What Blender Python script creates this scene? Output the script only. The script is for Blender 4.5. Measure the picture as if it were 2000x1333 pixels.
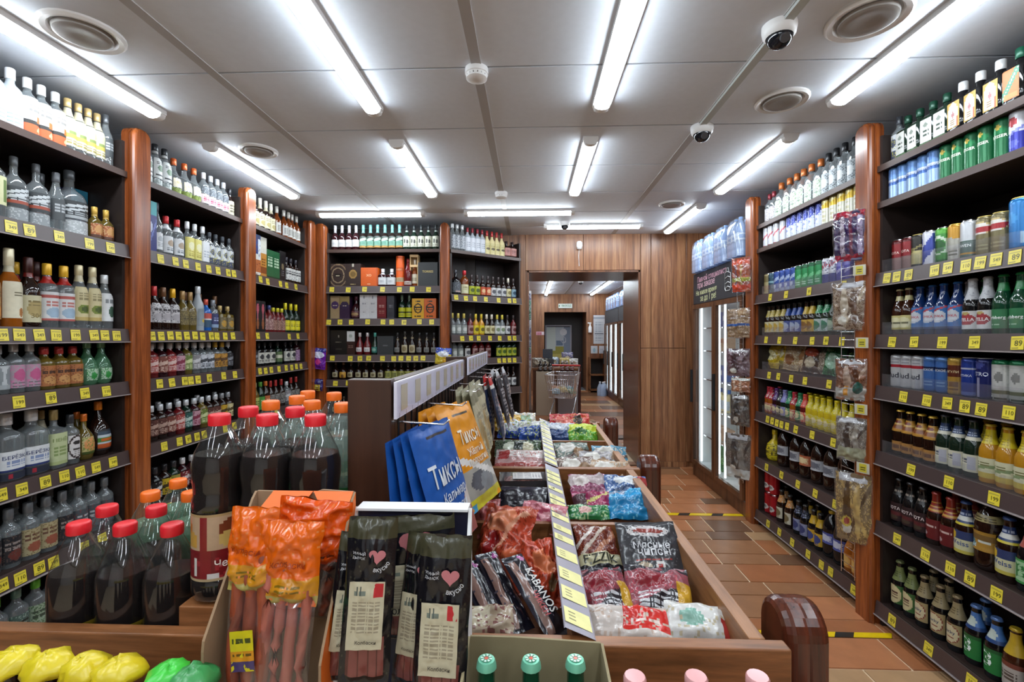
import bpy, math, random
from mathutils import Vector, noise as mnoise
random.seed(7)
PI = math.pi
scene = bpy.context.scene
for o in list(bpy.data.objects):
    bpy.data.objects.remove(o)
COL = scene.collection

# ---------------------------------------------------------------- camera
F = 915.0            # focal length in pixels of the 2000 px wide frame
CX, CY = 1000.0, 659.0
YAW = 0.038          # turned slightly towards the spirits wall
EYE = 1.5
cam_d = bpy.data.cameras.new('camera')
cam = bpy.data.objects.new('camera', cam_d)
COL.objects.link(cam)
cam.location = (0, 0, EYE)
cam.rotation_euler = (PI / 2, 0, YAW)
cam_d.sensor_width = 36.0
cam_d.lens = F / 2000 * 36.0
cam_d.shift_y = -(666.5 - CY) / 2000
cam_d.clip_start = 0.02
scene.camera = cam

# ---------------------------------------------------------------- world, exposure
world = bpy.data.worlds.new('world')
scene.world = world
world.use_nodes = True
world.node_tree.nodes['Background'].inputs[0].default_value = (0.8, 0.85, 1, 1)
world.node_tree.nodes['Background'].inputs[1].default_value = 0.05
scene.view_settings.view_transform = 'Standard'
scene.view_settings.look = 'None'
scene.view_settings.gamma = 1
scene.view_settings.use_curve_mapping = False
scene.view_settings.exposure = 0.08
scene.cycles.transparent_max_bounces = 24
scene.cycles.max_bounces = 8
scene.cycles.diffuse_bounces = 5
scene.cycles.sample_clamp_indirect = 6
LAMP = 37.0

# ---------------------------------------------------------------- small helpers
cyw, syw = math.cos(YAW), math.sin(YAW)
def lin(c):
    c = c / 255.0
    return c / 12.92 if c <= 0.04045 else ((c + 0.055) / 1.055) ** 2.4
def hx(h):
    """'rrggbb' -> linear rgb"""
    return (lin(int(h[0:2], 16)), lin(int(h[2:4], 16)), lin(int(h[4:6], 16)))
def ray(px, py):
    r = (px - CX) / F
    v = (CY - py) / F
    return (r * cyw - syw, r * syw + cyw, v)
def on_z(px, py, z):
    """the point of height z seen at a pixel of the photograph"""
    d = ray(px, py)
    t = (z - EYE) / d[2]
    return Vector((d[0] * t, d[1] * t, z))
def on_y(px, py, y):
    d = ray(px, py)
    t = y / d[1]
    return Vector((d[0] * t, y, EYE + d[2] * t))
def on_x(px, py, x):
    d = ray(px, py)
    t = x / d[0]
    return Vector((x, d[1] * t, EYE + d[2] * t))

MATS = {}
def mat(name, color=(0.8, 0.8, 0.8), rough=0.5, metal=0.0, spec=0.5, emit=0.0, vary=0.0, vscale=20.0, bump=0.0):
    if name in MATS:
        return MATS[name]
    m = bpy.data.materials.new(name)
    m.use_nodes = True
    nt = m.node_tree
    b = nt.nodes['Principled BSDF']
    b.inputs['Base Color'].default_value = (*color, 1)
    b.inputs['Roughness'].default_value = rough
    b.inputs['Metallic'].default_value = metal
    b.inputs['Specular IOR Level'].default_value = spec
    if emit:
        b.inputs['Emission Color'].default_value = (*color, 1)
        b.inputs['Emission Strength'].default_value = emit
    if vary or bump:
        tc = nt.nodes.new('ShaderNodeTexCoord')
        n = nt.nodes.new('ShaderNodeTexNoise')
        n.inputs['Scale'].default_value = vscale
        n.inputs['Detail'].default_value = 4
        nt.links.new(tc.outputs['Object'], n.inputs['Vector'])
        if vary:
            mp = nt.nodes.new('ShaderNodeMix'); mp.data_type = 'RGBA'
            mp.inputs['A'].default_value = (*[c * (1 - vary) for c in color], 1)
            mp.inputs['B'].default_value = (*[min(1, c * (1 + vary)) for c in color], 1)
            nt.links.new(n.outputs['Fac'], mp.inputs['Factor'])
            nt.links.new(mp.outputs['Result'], b.inputs['Base Color'])
        if bump:
            bp = nt.nodes.new('ShaderNodeBump')
            bp.inputs['Strength'].default_value = bump
            bp.inputs['Distance'].default_value = 0.003
            nt.links.new(n.outputs['Fac'], bp.inputs['Height'])
            nt.links.new(bp.outputs['Normal'], b.inputs['Normal'])
    MATS[name] = m
    return m

def wood(name, c1, c2, scale=(14, 14, 1.1), rough=0.4, coord='Object', c3=None, spec=0.5):
    """grain stretched along the axis with the small scale"""
    if name in MATS:
        return MATS[name]
    m = bpy.data.materials.new(name); m.use_nodes = True
    nt = m.node_tree; b = nt.nodes['Principled BSDF']
    tc = nt.nodes.new('ShaderNodeTexCoord')
    mp = nt.nodes.new('ShaderNodeMapping'); mp.inputs['Scale'].default_value = scale
    n1 = nt.nodes.new('ShaderNodeTexNoise'); n1.inputs['Scale'].default_value = 1.0; n1.inputs['Detail'].default_value = 6; n1.inputs['Roughness'].default_value = 0.65; n1.inputs['Distortion'].default_value = 0.6
    n2 = nt.nodes.new('ShaderNodeTexNoise'); n2.inputs['Scale'].default_value = 6.0; n2.inputs['Detail'].default_value = 3
    rp = nt.nodes.new('ShaderNodeValToRGB')
    rp.color_ramp.elements[0].position = 0.32; rp.color_ramp.elements[0].color = (*c1, 1)
    rp.color_ramp.elements[1].position = 0.68; rp.color_ramp.elements[1].color = (*c2, 1)
    if c3:
        e = rp.color_ramp.elements.new(0.5); e.color = (*c3, 1)
    mx = nt.nodes.new('ShaderNodeMath'); mx.operation = 'MULTIPLY_ADD'
    mx.inputs[1].default_value = 0.35
    nt.links.new(tc.outputs[coord], mp.inputs['Vector'])
    nt.links.new(mp.outputs['Vector'], n1.inputs['Vector']); nt.links.new(mp.outputs['Vector'], n2.inputs['Vector'])
    sb = nt.nodes.new('ShaderNodeMath'); sb.operation = 'SUBTRACT'; sb.inputs[1].default_value = 0.5
    nt.links.new(n2.outputs['Fac'], sb.inputs[0])
    nt.links.new(sb.outputs[0], mx.inputs[0]); nt.links.new(n1.outputs['Fac'], mx.inputs[2])
    nt.links.new(mx.outputs[0], rp.inputs['Fac'])
    nt.links.new(rp.outputs['Color'], b.inputs['Base Color'])
    b.inputs['Roughness'].default_value = rough
    b.inputs['Specular IOR Level'].default_value = spec
    MATS[name] = m
    return m

def print_mat(name, rough=0.45, metal=0.0, bump=0.0, bscale=60, spec=0.5, vary=0.06):
    """flat print: the mesh carries the printed colours, the nodes add a slight ink variation"""
    if name in MATS:
        return MATS[name]
    m = bpy.data.materials.new(name); m.use_nodes = True
    nt = m.node_tree; b = nt.nodes['Principled BSDF']
    a = nt.nodes.new('ShaderNodeAttribute'); a.attribute_name = 'ink'
    tc = nt.nodes.new('ShaderNodeTexCoord')
    n = nt.nodes.new('ShaderNodeTexNoise'); n.inputs['Scale'].default_value = bscale; n.inputs['Detail'].default_value = 3
    nt.links.new(tc.outputs['Object'], n.inputs['Vector'])
    mr = nt.nodes.new('ShaderNodeMapRange'); mr.inputs['To Min'].default_value = 1 - vary * 2; mr.inputs['To Max'].default_value = 1 + vary * 2
    nt.links.new(n.outputs['Fac'], mr.inputs['Value'])
    mu = nt.nodes.new('ShaderNodeVectorMath'); mu.operation = 'SCALE'
    nt.links.new(a.outputs['Color'], mu.inputs[0]); nt.links.new(mr.outputs['Result'], mu.inputs['Scale'])
    nt.links.new(mu.outputs['Vector'], b.inputs['Base Color'])
    b.inputs['Roughness'].default_value = rough
    b.inputs['Metallic'].default_value = metal
    b.inputs['Specular IOR Level'].default_value = spec
    if bump:
        bp = nt.nodes.new('ShaderNodeBump'); bp.inputs['Strength'].default_value = bump; bp.inputs['Distance'].default_value = 0.004
        nt.links.new(n.outputs['Fac'], bp.inputs['Height']); nt.links.new(bp.outputs['Normal'], b.inputs['Normal'])
    MATS[name] = m
    return m

def glass(name, tint=(1, 1, 1), body=(0.6, 0.65, 0.68), solid=0.12, rough=0.04, gloss=1.0):
    """thin clear or tinted wall: see-through, a little milky, mirror-like at grazing angles"""
    if name in MATS:
        return MATS[name]
    m = bpy.data.materials.new(name); m.use_nodes = True
    nt = m.node_tree
    for n in list(nt.nodes):
        nt.nodes.remove(n)
    out = nt.nodes.new('ShaderNodeOutputMaterial')
    tr = nt.nodes.new('ShaderNodeBsdfTransparent'); tr.inputs[0].default_value = (*tint, 1)
    df = nt.nodes.new('ShaderNodeBsdfDiffuse'); df.inputs[0].default_value = (*body, 1)
    gl = nt.nodes.new('ShaderNodeBsdfGlossy'); gl.inputs['Roughness'].default_value = rough
    m1 = nt.nodes.new('ShaderNodeMixShader'); m1.inputs[0].default_value = solid
    m2 = nt.nodes.new('ShaderNodeMixShader')
    # Schlick reflectance, the same from both sides of the wall
    lw = nt.nodes.new('ShaderNodeLayerWeight'); lw.inputs['Blend'].default_value = 0.5
    pw_ = nt.nodes.new('ShaderNodeMath'); pw_.operation = 'POWER'; pw_.inputs[1].default_value = 4.0
    mu = nt.nodes.new('ShaderNodeMath'); mu.operation = 'MULTIPLY_ADD'; mu.inputs[1].default_value = 0.9 * gloss; mu.inputs[2].default_value = 0.045 * gloss
    nt.links.new(lw.outputs['Facing'], pw_.inputs[0]); nt.links.new(pw_.outputs[0], mu.inputs[0])
    nt.links.new(tr.outputs[0], m1.inputs[1]); nt.links.new(df.outputs[0], m1.inputs[2])
    nt.links.new(mu.outputs[0], m2.inputs[0]); nt.links.new(m1.outputs[0], m2.inputs[1]); nt.links.new(gl.outputs[0], m2.inputs[2])
    nt.links.new(m2.outputs[0], out.inputs['Surface'])
    MATS[name] = m
    return m

class MB:
    """collects faces of ONE mesh; colours are the printed ink of each face"""
    def __init__(s):
        s.v = []; s.f = []; s.c = []; s.m = []; s.sm = []
    def face(s, pts, col=None, mi=0, smooth=False):
        k = len(s.v); s.v.extend([tuple(p) for p in pts]); s.f.append(tuple(range(k, k + len(pts))))
        s.c.append(col or (0.8, 0.8, 0.8)); s.m.append(mi); s.sm.append(smooth)
    def grid(s, pts, cols=None, smooth=True, mi=0, wrap=False, col=None):
        """pts[j][i] grid of points; cols[j][i] per cell"""
        nj = len(pts); ni = len(pts[0]); k = len(s.v)
        for row in pts:
            s.v.extend([tuple(p) for p in row])
        for j in range(nj - 1):
            for i in range(ni if wrap else ni - 1):
                i2 = (i + 1) % ni
                s.f.append((k + j * ni + i, k + j * ni + i2, k + (j + 1) * ni + i2, k + (j + 1) * ni + i))
                s.c.append(cols[j][i] if cols else (col or (0.8, 0.8, 0.8))); s.m.append(mi); s.sm.append(smooth)
    def box(s, x0, x1, y0, y1, z0, z1, col=None, mi=0):
        P = [(x0, y0, z0), (x1, y0, z0), (x1, y1, z0), (x0, y1, z0), (x0, y0, z1), (x1, y0, z1), (x1, y1, z1), (x0, y1, z1)]
        k = len(s.v); s.v.extend(P)
        for q in ((0, 3, 2, 1), (4, 5, 6, 7), (0, 1, 5, 4), (1, 2, 6, 5), (2, 3, 7, 6), (3, 0, 4, 7)):
            s.f.append(tuple(k + a for a in q)); s.c.append(col or (0.8, 0.8, 0.8)); s.m.append(mi); s.sm.append(False)
        return s
    def tube(s, path, r, n=8, col=None, mi=0, caps=True):
        rings = []
        for i, p in enumerate(path):
            p = Vector(p)
            a = Vector(path[max(0, i - 1)]); b = Vector(path[min(len(path) - 1, i + 1)])
            t = (b - a).normalized()
            u = t.cross(Vector((0, 0, 1)))
            if u.length < 0.05:
                u = t.cross(Vector((0, 1, 0)))
            u.normalize(); w = t.cross(u)
            rr = r[i] if isinstance(r, (list, tuple)) else r
            rings.append([p + u * (rr * math.cos(2 * PI * k / n)) + w * (rr * math.sin(2 * PI * k / n)) for k in range(n)])
        s.grid(rings, wrap=True, col=col, mi=mi)
        if caps:
            s.face(rings[0][::-1], col, mi); s.face(rings[-1], col, mi)
        return s
    def mesh(s, name, mats, sharp=None):
        me = bpy.data.meshes.new(name)
        me.from_pydata(s.v, [], s.f)
        at = me.attributes.new('ink', 'FLOAT_COLOR', 'CORNER')
        buf = []
        for f, c in zip(s.f, s.c):
            buf.extend((c[0], c[1], c[2], 1.0) * len(f))
        at.data.foreach_set('color', buf)
        me.polygons.foreach_set('material_index', s.m)
        me.polygons.foreach_set('use_smooth', s.sm)
        for m in (mats if isinstance(mats, (list, tuple)) else [mats]):
            me.materials.append(m)
        me.update()
        if sharp:
            me.set_sharp_from_angle(angle=math.radians(sharp))
        return me
    def build(s, name, mats, parent=None, loc=None, rotz=0, sharp=None):
        return link(name, s.mesh(name, mats, sharp), parent, loc, rotz)

def link(name, me, parent=None, loc=None, rotz=0):
    o = bpy.data.objects.new(name, me)
    COL.objects.link(o)
    if parent is not None:
        o.parent = parent
    if loc is not None:
        o.location = loc
    if rotz:
        o.rotation_euler = (0, 0, rotz)
    return o
def empty(name, loc=(0, 0, 0), rotz=0):
    return link(name, None, None, loc, rotz)
def tag(o, label=None, cat=None, group=None, kind=None):
    if label: o['label'] = label
    if cat: o['category'] = cat
    if group: o['group'] = group
    if kind: o['kind'] = kind
    return o
def struct(o):
    o['kind'] = 'structure'
    return o
def box_obj(name, x0, x1, y0, y1, z0, z1, m, parent=None, bevel=0.0, col=None):
    b = MB().box(x0, x1, y0, y1, z0, z1, col)
    o = b.build(name, m, parent)
    if bevel:
        md = o.modifiers.new('edge', 'BEVEL'); md.width = bevel; md.segments = 2; md.limit_method = 'ANGLE'
    return o

_font_cache = {}
def text_polys(word):
    """triangulated outline of a word, unit wide, centred: list of polygons (x,y) and its height"""
    if word in _font_cache:
        return _font_cache[word]
    cu = bpy.data.curves.new('word', 'FONT'); cu.body = word; cu.resolution_u = 2
    cu.align_x = 'CENTER'; cu.offset = 0.012
    ob = bpy.data.objects.new('word', cu); COL.objects.link(ob)
    dg = bpy.context.evaluated_depsgraph_get()
    me = bpy.data.meshes.new_from_object(ob.evaluated_get(dg))
    xs = [v.co.x for v in me.vertices]; ys = [v.co.y for v in me.vertices]
    w = max(xs) - min(xs); cx = (max(xs) + min(xs)) / 2; cyy = (max(ys) + min(ys)) / 2
    polys = [[((me.vertices[i].co.x - cx) / w, (me.vertices[i].co.y - cyy) / w) for i in p.vertices] for p in me.polygons]
    h = (max(ys) - min(ys)) / w
    bpy.data.objects.remove(ob); bpy.data.curves.remove(cu); bpy.data.meshes.remove(me)
    _font_cache[word] = (polys, h)
    return _font_cache[word]
# ---------------------------------------------------------------- materials of the place
W_WALL = wood('walnut_laminate', hx('5e3c28'), hx('a47752'), (26, 26, 0.9), 0.34, c3=hx('85583a'))
W_PIL = wood('cherry_varnish', hx('58290f'), hx('9c5426'), (22, 22, 1.0), 0.24, c3=hx('7a3d1a'))
W_GON = wood('oak_laminate', hx('5e3a1e'), hx('935f38'), (2.0, 22, 22), 0.38, c3=hx('7a4c2a'))
W_GONV = wood('oak_laminate_upright', hx('4a2a18'), hx('7d4b2a'), (20, 20, 1.2), 0.35, c3=hx('643a20'))
W_POST = wood('mahogany_varnish', hx('35170e'), hx('5f2b1a'), (24, 24, 1.4), 0.2)
DARK = mat('dark_laminate', hx('221815'), 0.5, vary=0.25, vscale=8)
SHELF = mat('shelf_board', hx('2c201d'), 0.45, vary=0.2, vscale=12)
EDGE = mat('shelf_edge', hx('42302a'), 0.4, vary=0.15, vscale=14)
RAIL = mat('price_rail_plastic', hx('413433'), 0.35, vary=0.1, vscale=10)
CHROME = mat('chrome', (0.75, 0.75, 0.77), 0.18, 1.0)
DGREY = mat('dark_grey_plastic', hx('3c3c40'), 0.4)
WHITE_P = mat('white_plastic', hx('e4e4e4'), 0.4)
BLACK_P = mat('black_plastic', hx('141416'), 0.3)
TILE_C = mat('ceiling_panel_vinyl', hx('d3d9e2'), 0.6, vary=0.05, vscale=30, bump=0.03)
PROF = mat('ceiling_profile', hx('a8a5a4'), 0.5)
CEIL_B = mat('ceiling_base', hx('5a5756'), 0.7)
CLEAR = glass("clear_acrylic", (0.97, 0.97, 0.98), (0.6, 0.6, 0.64), 0.03, 0.05)
PRINT = print_mat('printed_paper', 0.5)
GLOSSP = print_mat('printed_gloss', 0.28)
INK = mat('black_ink', hx('1c1a1a'), 0.6)

H_C = 2.7
# ---------------------------------------------------------------- room shell
Y_W, Y_P, Y_F = 5.5, 6.35, 13.1          # doorway wall, far side of the passage, far wall
X_D0, X_D1, Z_D = -0.03, 1.275, 2.275    # doorway
fl = struct(box_obj('floor', -2.8, 2.9, -3.8, 13.4, -0.1, -0.006, mat('grout', hx('d2bb9c'), 0.7, vary=0.2, vscale=30)))
ce = struct(box_obj('ceiling', -2.8, 2.9, -3.8, 13.4, H_C + 0.012, H_C + 0.1, CEIL_B))
struct(box_obj('wall_left', -2.85, -2.66, -3.8, 6.35, 0, H_C + 0.01, DARK))
struct(box_obj('wall_right', 2.36, 2.5, -3.8, 13.4, 0, H_C + 0.01, W_WALL))
struct(box_obj('wall_front', -2.8, 2.9, -3.9, -3.8, 0, H_C + 0.01, mat('painted_wall', hx('dedcd8'), 0.8)))
wd = struct(box_obj('wall_doorway', X_D1, 2.36, Y_W, Y_P, 0, H_C + 0.01, W_WALL))
box_obj('wall_pier', -2.66, X_D0, Y_W, Y_P, 0, H_C + 0.01, W_WALL, wd)
box_obj('lintel', X_D0, X_D1, Y_W, Y_P, Z_D, H_C + 0.01, W_WALL, wd)
# laminate panels on the doorway wall, with open joints
for (a, b, c, d) in ((X_D0 - 0.02, 0.62, Z_D + 0.006, H_C), (0.625, X_D1 + 0.005, Z_D + 0.006, H_C),
                     (X_D1 + 0.01, 1.40, 1.375, H_C), (X_D1 + 0.01, 1.40, 0.06, 1.37),
                     (1.405, 1.80, 1.375, H_C), (1.405, 1.80, 0.06, 1.37), (1.805, 2.3, 0.06, H_C),
                     (-0.125, X_D0 - 0.025, 0.06, H_C)):
    box_obj('wall_panel', a, b, Y_W - 0.018, Y_W, c, d, W_WALL, wd, 0.003)
box_obj('jamb_lining', X_D0 - 0.001, X_D0 + 0.02, Y_W - 0.03, Y_P, 0, Z_D, wood('dark_walnut', hx('482a19'), hx('7a4c30'), (20, 20, 1), 0.25), wd)
box_obj('jamb_lining', X_D1 - 0.02, X_D1 + 0.001, Y_W - 0.03, Y_P, 0, Z_D, wood('dark_walnut', 0, 0), wd)
box_obj('head_lining', X_D0, X_D1, Y_W - 0.03, Y_P, Z_D - 0.02, Z_D + 0.001, wood('dark_walnut', 0, 0), wd)
struct(box_obj('baseboard_doorway', X_D1 + 0.01, 1.80, Y_W - 0.03, Y_W - 0.018, 0, 0.06, W_WALL))
wb = struct(box_obj('wall_back', -2.66, -0.6, 5.12, 5.2, 0, H_C + 0.01, DARK))

# ceiling panels 1.2 x 0.6, each a piece of its own
tm = MB().box(-0.588, 0.588, -0.296, 0.296, 0, 0.01).mesh('ceiling_panel', TILE_C)
X_B, Y_0, D_T = -0.235, 2.075, 0.605
for i in range(-2, 3):
    for j in range(-9, 19):
        y = Y_0 + (j + 0.5) * D_T
        x = X_B + (i + 0.5) * 1.2
        if x < -2.75:
            continue
        link('ceiling_panel', tm, ce, (x, y, H_C))
for i in range(-2, 3):
    x = X_B + i * 1.2
    box_obj('ceiling_profile', x - 0.022, x + 0.022, -3.7, 13.2, H_C - 0.004, H_C + 0.012, PROF, ce)
box_obj('cable_trunking', X_B + 1.2 - 0.018, X_B + 1.2 + 0.018, 1.0, 2.66, H_C - 0.017, H_C - 0.002, mat('grey_trunking', hx('b3b8b4'), 0.45), ce)

# floor tiles: terracotta in mixed lengths
TC = [mat('terracotta_%s' % n, hx(c), 0.3, vary=0.28, vscale=9, bump=0.10) for n, c in
      (('orange', 'a66c48'), ('brown', '8e6344'), ('tan', 'a5825f'), ('dark', '694a36'), ('rust', '965e3c'))]
tile_mesh = {}
def floor_tile(x, y, w, d, k):
    key = (round(w, 3), round(d, 3), k)
    if key not in tile_mesh:
        b = MB(); e = 0.0055
        b.box(e, w - e, e, d - e, -0.006, 0.0)
        tile_mesh[key] = b.mesh('floor_tile', TC[k])
    link('floor_tile', tile_mesh[key], fl, (x, y, 0))
rt = random.Random(3)
def tile_field(x0, x1, y0, y1, unit=0.15):
    y = y0; row = 0
    while y < y1 - 1e-6:
        d = unit if row % 2 == 0 else unit * 1.5
        x = x0 - rt.choice((0, 0.5, 1)) * unit
        while x < x1 - 1e-6:
            w = unit * rt.choice((1, 2, 2, 3, 2.5))
            floor_tile(x, y, w, d, rt.choice((0, 0, 1, 1, 2, 3, 4)))
            x += w
        y += d; row += 1
tile_field(0.3, 1.9, 0.9, 5.5)
tile_field(0.0, 1.2, 5.5, 6.9, 0.2)
tile_field(-2.15, -1.0, 1.2, 4.6, 0.2)
tile_field(-0.2, 2.0, 6.9, 13.0, 0.34)

# hazard tape on the floor
def hazard(x0, x1, y, d, label):
    b = MB(); n = int((x1 - x0) / 0.09)
    for i in range(n):
        a = x0 + (x1 - x0) * i / n; c = x0 + (x1 - x0) * (i + 1) / n
        col = hx('d8b512') if i % 3 != 2 else hx('2a2724')
        s = 0.03
        b.face([(a, y, 0.002), (c, y, 0.002), (c + s, y + d, 0.002), (a + s, y + d, 0.002)], col)
        b.face([(a + s, y + d, 0.0005), (c + s, y + d, 0.0005), (c, y, 0.0005), (a, y, 0.0005)], col)
    tag(b.build('hazard_tape', GLOSSP), label, 'floor tape', 'hazard tape on the floor')
q = on_z(1620, 1245, 0)
hazard(0.5, 1.8, q.y, 0.04, 'yellow and black tape across the aisle beside rounded post of near island')
q = on_z(1370, 1008, 0)
hazard(0.5, 1.8, q.y, 0.05, 'yellow and black tape across the aisle by the fridge door')

# ---------------------------------------------------------------- linear ceiling lamps
LAMP_M = mat('lamp_diffuser', (0.84, 0.93, 1.0), 0.4, emit=LAMP)
def linear_lamp(x, y, length, along_y, label):
    """white housing against the ceiling with a lit rounded diffuser and end caps"""
    t = tag(empty('linear_lamp', (x, y, H_C)), label, 'ceiling lamp', 'linear ceiling lamps')
    if not along_y:
        t.rotation_euler = (0, 0, -PI / 2)
    L = length
    b = MB(); b.box(-0.045, 0.045, 0, L, -0.022, 0)
    b.build('housing', WHITE_P, t)
    b = MB(); n = 6
    pr = [(-0.04 * math.cos(PI * k / n), -0.022 - 0.027 * math.sin(PI * k / n) ** 0.7) for k in range(n + 1)]
    b.grid([[(p[0], yy, p[1]) for p in pr] for yy in (0.035, L - 0.035)])
    b.build('diffuser', LAMP_M, t)
    for a, c in ((0.0, 0.035), (L - 0.035, L)):
        b = MB()
        r0 = [(p[0] * 1.04, a, -0.022 + (p[1] + 0.022) * 1.04) for p in pr]; r1 = [(p[0], c, p[2]) for p in r0]
        b.grid([r0, r1]); b.face(r0[::-1]); b.face(r1)
        b.build('end_cap', WHITE_P, t)
rows = ((-1.975, 'over the spirits wall'), (-0.81, 'over the bottle side of the island'), (0.365, 'over the snack side of the island'), (1.535, 'over the beer wall'))
for x, w in rows:
    linear_lamp(x, 1.36, 1.06, True, 'lit white linear ceiling lamp ' + w + ', in the nearer row')
    linear_lamp(x, 2.81, 1.06, True, 'lit white linear ceiling lamp ' + w + ', in the second row')
    linear_lamp(x, -1.55, 1.06, True, 'lit white linear ceiling lamp ' + w + ', added behind the camera')  # unseen row, added to lighten surfaces that face the camera
    linear_lamp(x, -3.0, 1.06, True, 'lit white linear ceiling lamp ' + w + ', added unseen last row')  # farther unseen row, added as extra frontal fill light
    linear_lamp(x, -0.1, 1.06, True, 'lit white linear ceiling lamp ' + w + ', above the camera')
linear_lamp(1.535, 4.25, 1.06, True, 'lit white linear ceiling lamp over the beer wall, third, beside the fridge')
linear_lamp(-2.04, 4.43, 1.04, False, 'lit white linear ceiling lamp across the back gift shelves')
linear_lamp(-0.62, 4.43, 1.04, False, 'lit white linear ceiling lamp across the island end, before the doorway')
linear_lamp(0.15, 5.0, 1.04, False, 'lit white linear ceiling lamp right above the doorway lintel')

# round air diffusers
def vent(px, py, rx, label):
    p = on_z(px, py, H_C)
    d = math.hypot(p.x, p.y)
    t = tag(empty('air_diffuser', (p.x, p.y, H_C)), label, 'vent', 'round ceiling vents')
    R = rx
    n = 28
    def lathe(prof, nm, m):
        b = MB(); b.grid([[(r * math.cos(-2 * PI * k / n), r * math.sin(-2 * PI * k / n), z) for k in range(n)] for r, z in prof], wrap=True)
        b.build(nm, m, t, sharp=35)
    lathe([(R, 0), (R, -0.008), (R * 0.93, -0.016), (R * 0.80, -0.012), (R * 0.74, -0.002)], 'outer_ring', mat('vent_white', hx('dcdbda'), 0.4))
    lathe([(R * 0.70, -0.006), (R * 0.68, -0.02), (R * 0.60, -0.024), (R * 0.3, -0.018), (0.001, -0.016)], 'core_disc', mat('vent_core', hx('96928e'), 0.5))
for a in ((163, 62, 0.135, 'round white ceiling vent beside the first lamp over the spirits wall'),
          (505, 293, 0.115, 'small round ceiling vent beside second lamp over the spirits wall'),
          (1527, 195, 0.125, 'round white ceiling vent between the two dome cameras and the beer wall lamp'),
          (1695, 33, 0.14, 'large grey ceiling vent next to the first lamp over the beer wall'),
          (1312, 398, 0.115, 'small round ceiling vent near the third beer wall lamp')):
    vent(*a)

# smoke detectors
def detector(px, py, s, label):
    p = on_z(px, py, H_C)
    t = tag(empty('smoke_detector', (p.x, p.y, H_C)), label, 'smoke detector', 'ceiling smoke detectors')
    n = 20
    b = MB(); b.grid([[(r * s * math.cos(-2 * PI * k / n), r * s * math.sin(-2 * PI * k / n), z * s) for k in range(n)] for r, z in
                      ((1, 0), (1, -0.45), (0.92, -0.5), (0.9, -0.85), (0.6, -1.0), (0.001, -1.0))], wrap=True)
    b.build('housing', WHITE_P, t, sharp=35)
    for k in range(8):
        a = 2 * PI * k / 8; b = MB(); w = 0.24
        pts = [(0.915 * s * math.cos(a + u), 0.915 * s * math.sin(a + u), z * s) for u, z in ((-w, -0.58), (w, -0.58), (w, -0.72), (-w, -0.72))]
        b.face(pts); b.build('slot', DGREY, t)
detector(931, 135, 0.052, 'white smoke detector on ceiling joint, the nearer and larger one')
detector(979, 376, 0.052, 'small white smoke detector before the back lamps')

# dome cameras
def dome(px, py, s, label, toward=(0, -1)):
    p = on_z(px, py, H_C)
    t = tag(empty('dome_camera', (p.x, p.y, H_C)), label, 'security camera', 'dome security cameras')
    n = 22
    b = MB(); b.grid([[(r * s * math.cos(-2 * PI * k / n), r * s * math.sin(-2 * PI * k / n), z * s) for k in range(n)] for r, z in
                      ((1, 0), (1, -0.25), (0.93, -0.62), (0.78, -0.75))], wrap=True)
    b.build('base', WHITE_P, t, sharp=50)
    b = MB(); b.grid([[(0.76 * s * math.cos(a) * math.cos(-2 * PI * k / n), 0.76 * s * math.cos(a) * math.sin(-2 * PI * k / n), -0.72 * s - 0.72 * s * math.sin(a)) for k in range(n)]
                      for a in [PI / 2 * i / 6 for i in range(7)]], wrap=True)
    b.build('dome', mat('smoked_dome', hx('15171d'), 0.05), t)
    b = MB(); c = Vector((0, -0.62 * s, -1.12 * s)); d = Vector((0, -0.8, -0.6)).normalized()
    b.tube([c - d * 0.3 * s, c + d * 0.12 * s], [0.30 * s, 0.28 * s], 12)
    b.build('lens_barrel', DGREY, t)
dome(1522, 50, 0.062, 'white dome security camera on ceiling near the large grey vent')
dome(1371, 247, 0.062, 'white dome security camera on ceiling between trunking and small vent')
dome(1103, 434, 0.055, 'small white dome security camera just before the doorway lamp')

# motion sensor with its cable above the doorway
t = tag(empty('motion_sensor', on_y(1131, 480, Y_W - 0.02)), 'small white motion sensor with hanging cable on wood above doorway', 'sensor')
b = MB(); n = 14
b.grid([[(r * math.cos(2 * PI * k / n), -0.03 + r * math.sin(2 * PI * k / n) * 0.8, z) for k in range(n)] for r, z in ((0.001, -0.05), (0.026, -0.045), (0.036, -0.01), (0.034, 0.03), (0.02, 0.045), (0.001, 0.048))], wrap=True)
b.build('housing', WHITE_P, t)
MB().tube([(0, -0.012, -0.04), (-0.006, -0.008, -0.12), (0.0, -0.006, -0.24)], 0.004, 6).build('cable', WHITE_P, t)

# ---------------------------------------------------------------- pilasters with moulded edges
def tomb(w, h, r, y0, y1, n=6, ybev=0.0):
    """upright board w wide, h high, rounded top corners, between depths y0 (front) and y1"""
    out = [(-w / 2, 0)]
    for k in range(n + 1):
        a = PI - (PI / 2) * k / n
        out.append((-w / 2 + r + r * math.cos(a), h - r + r * math.sin(a)))
    for k in range(n + 1):
        a = PI / 2 - (PI / 2) * k / n
        out.append((w / 2 - r + r * math.cos(a), h - r + r * math.sin(a)))
    out.append((w / 2, 0))
    return out
def board(name, w, h, layers, m, parent, r=0.05, rotz=0, loc=(0, 0, 0)):
    """stack of rounded outlines: layers are (depth, inset)"""
    b = MB(); rings = []
    for d, ins in layers:
        rings.append([(x, d, z) for x, z in tomb(w - 2 * ins, h - ins, r - ins, 0, 0)])
    b.grid(rings, wrap=True, smooth=False)
    b.face(rings[0]); b.face(rings[-1][::-1])
    return b.build(name, m, parent, loc, rotz)
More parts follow.
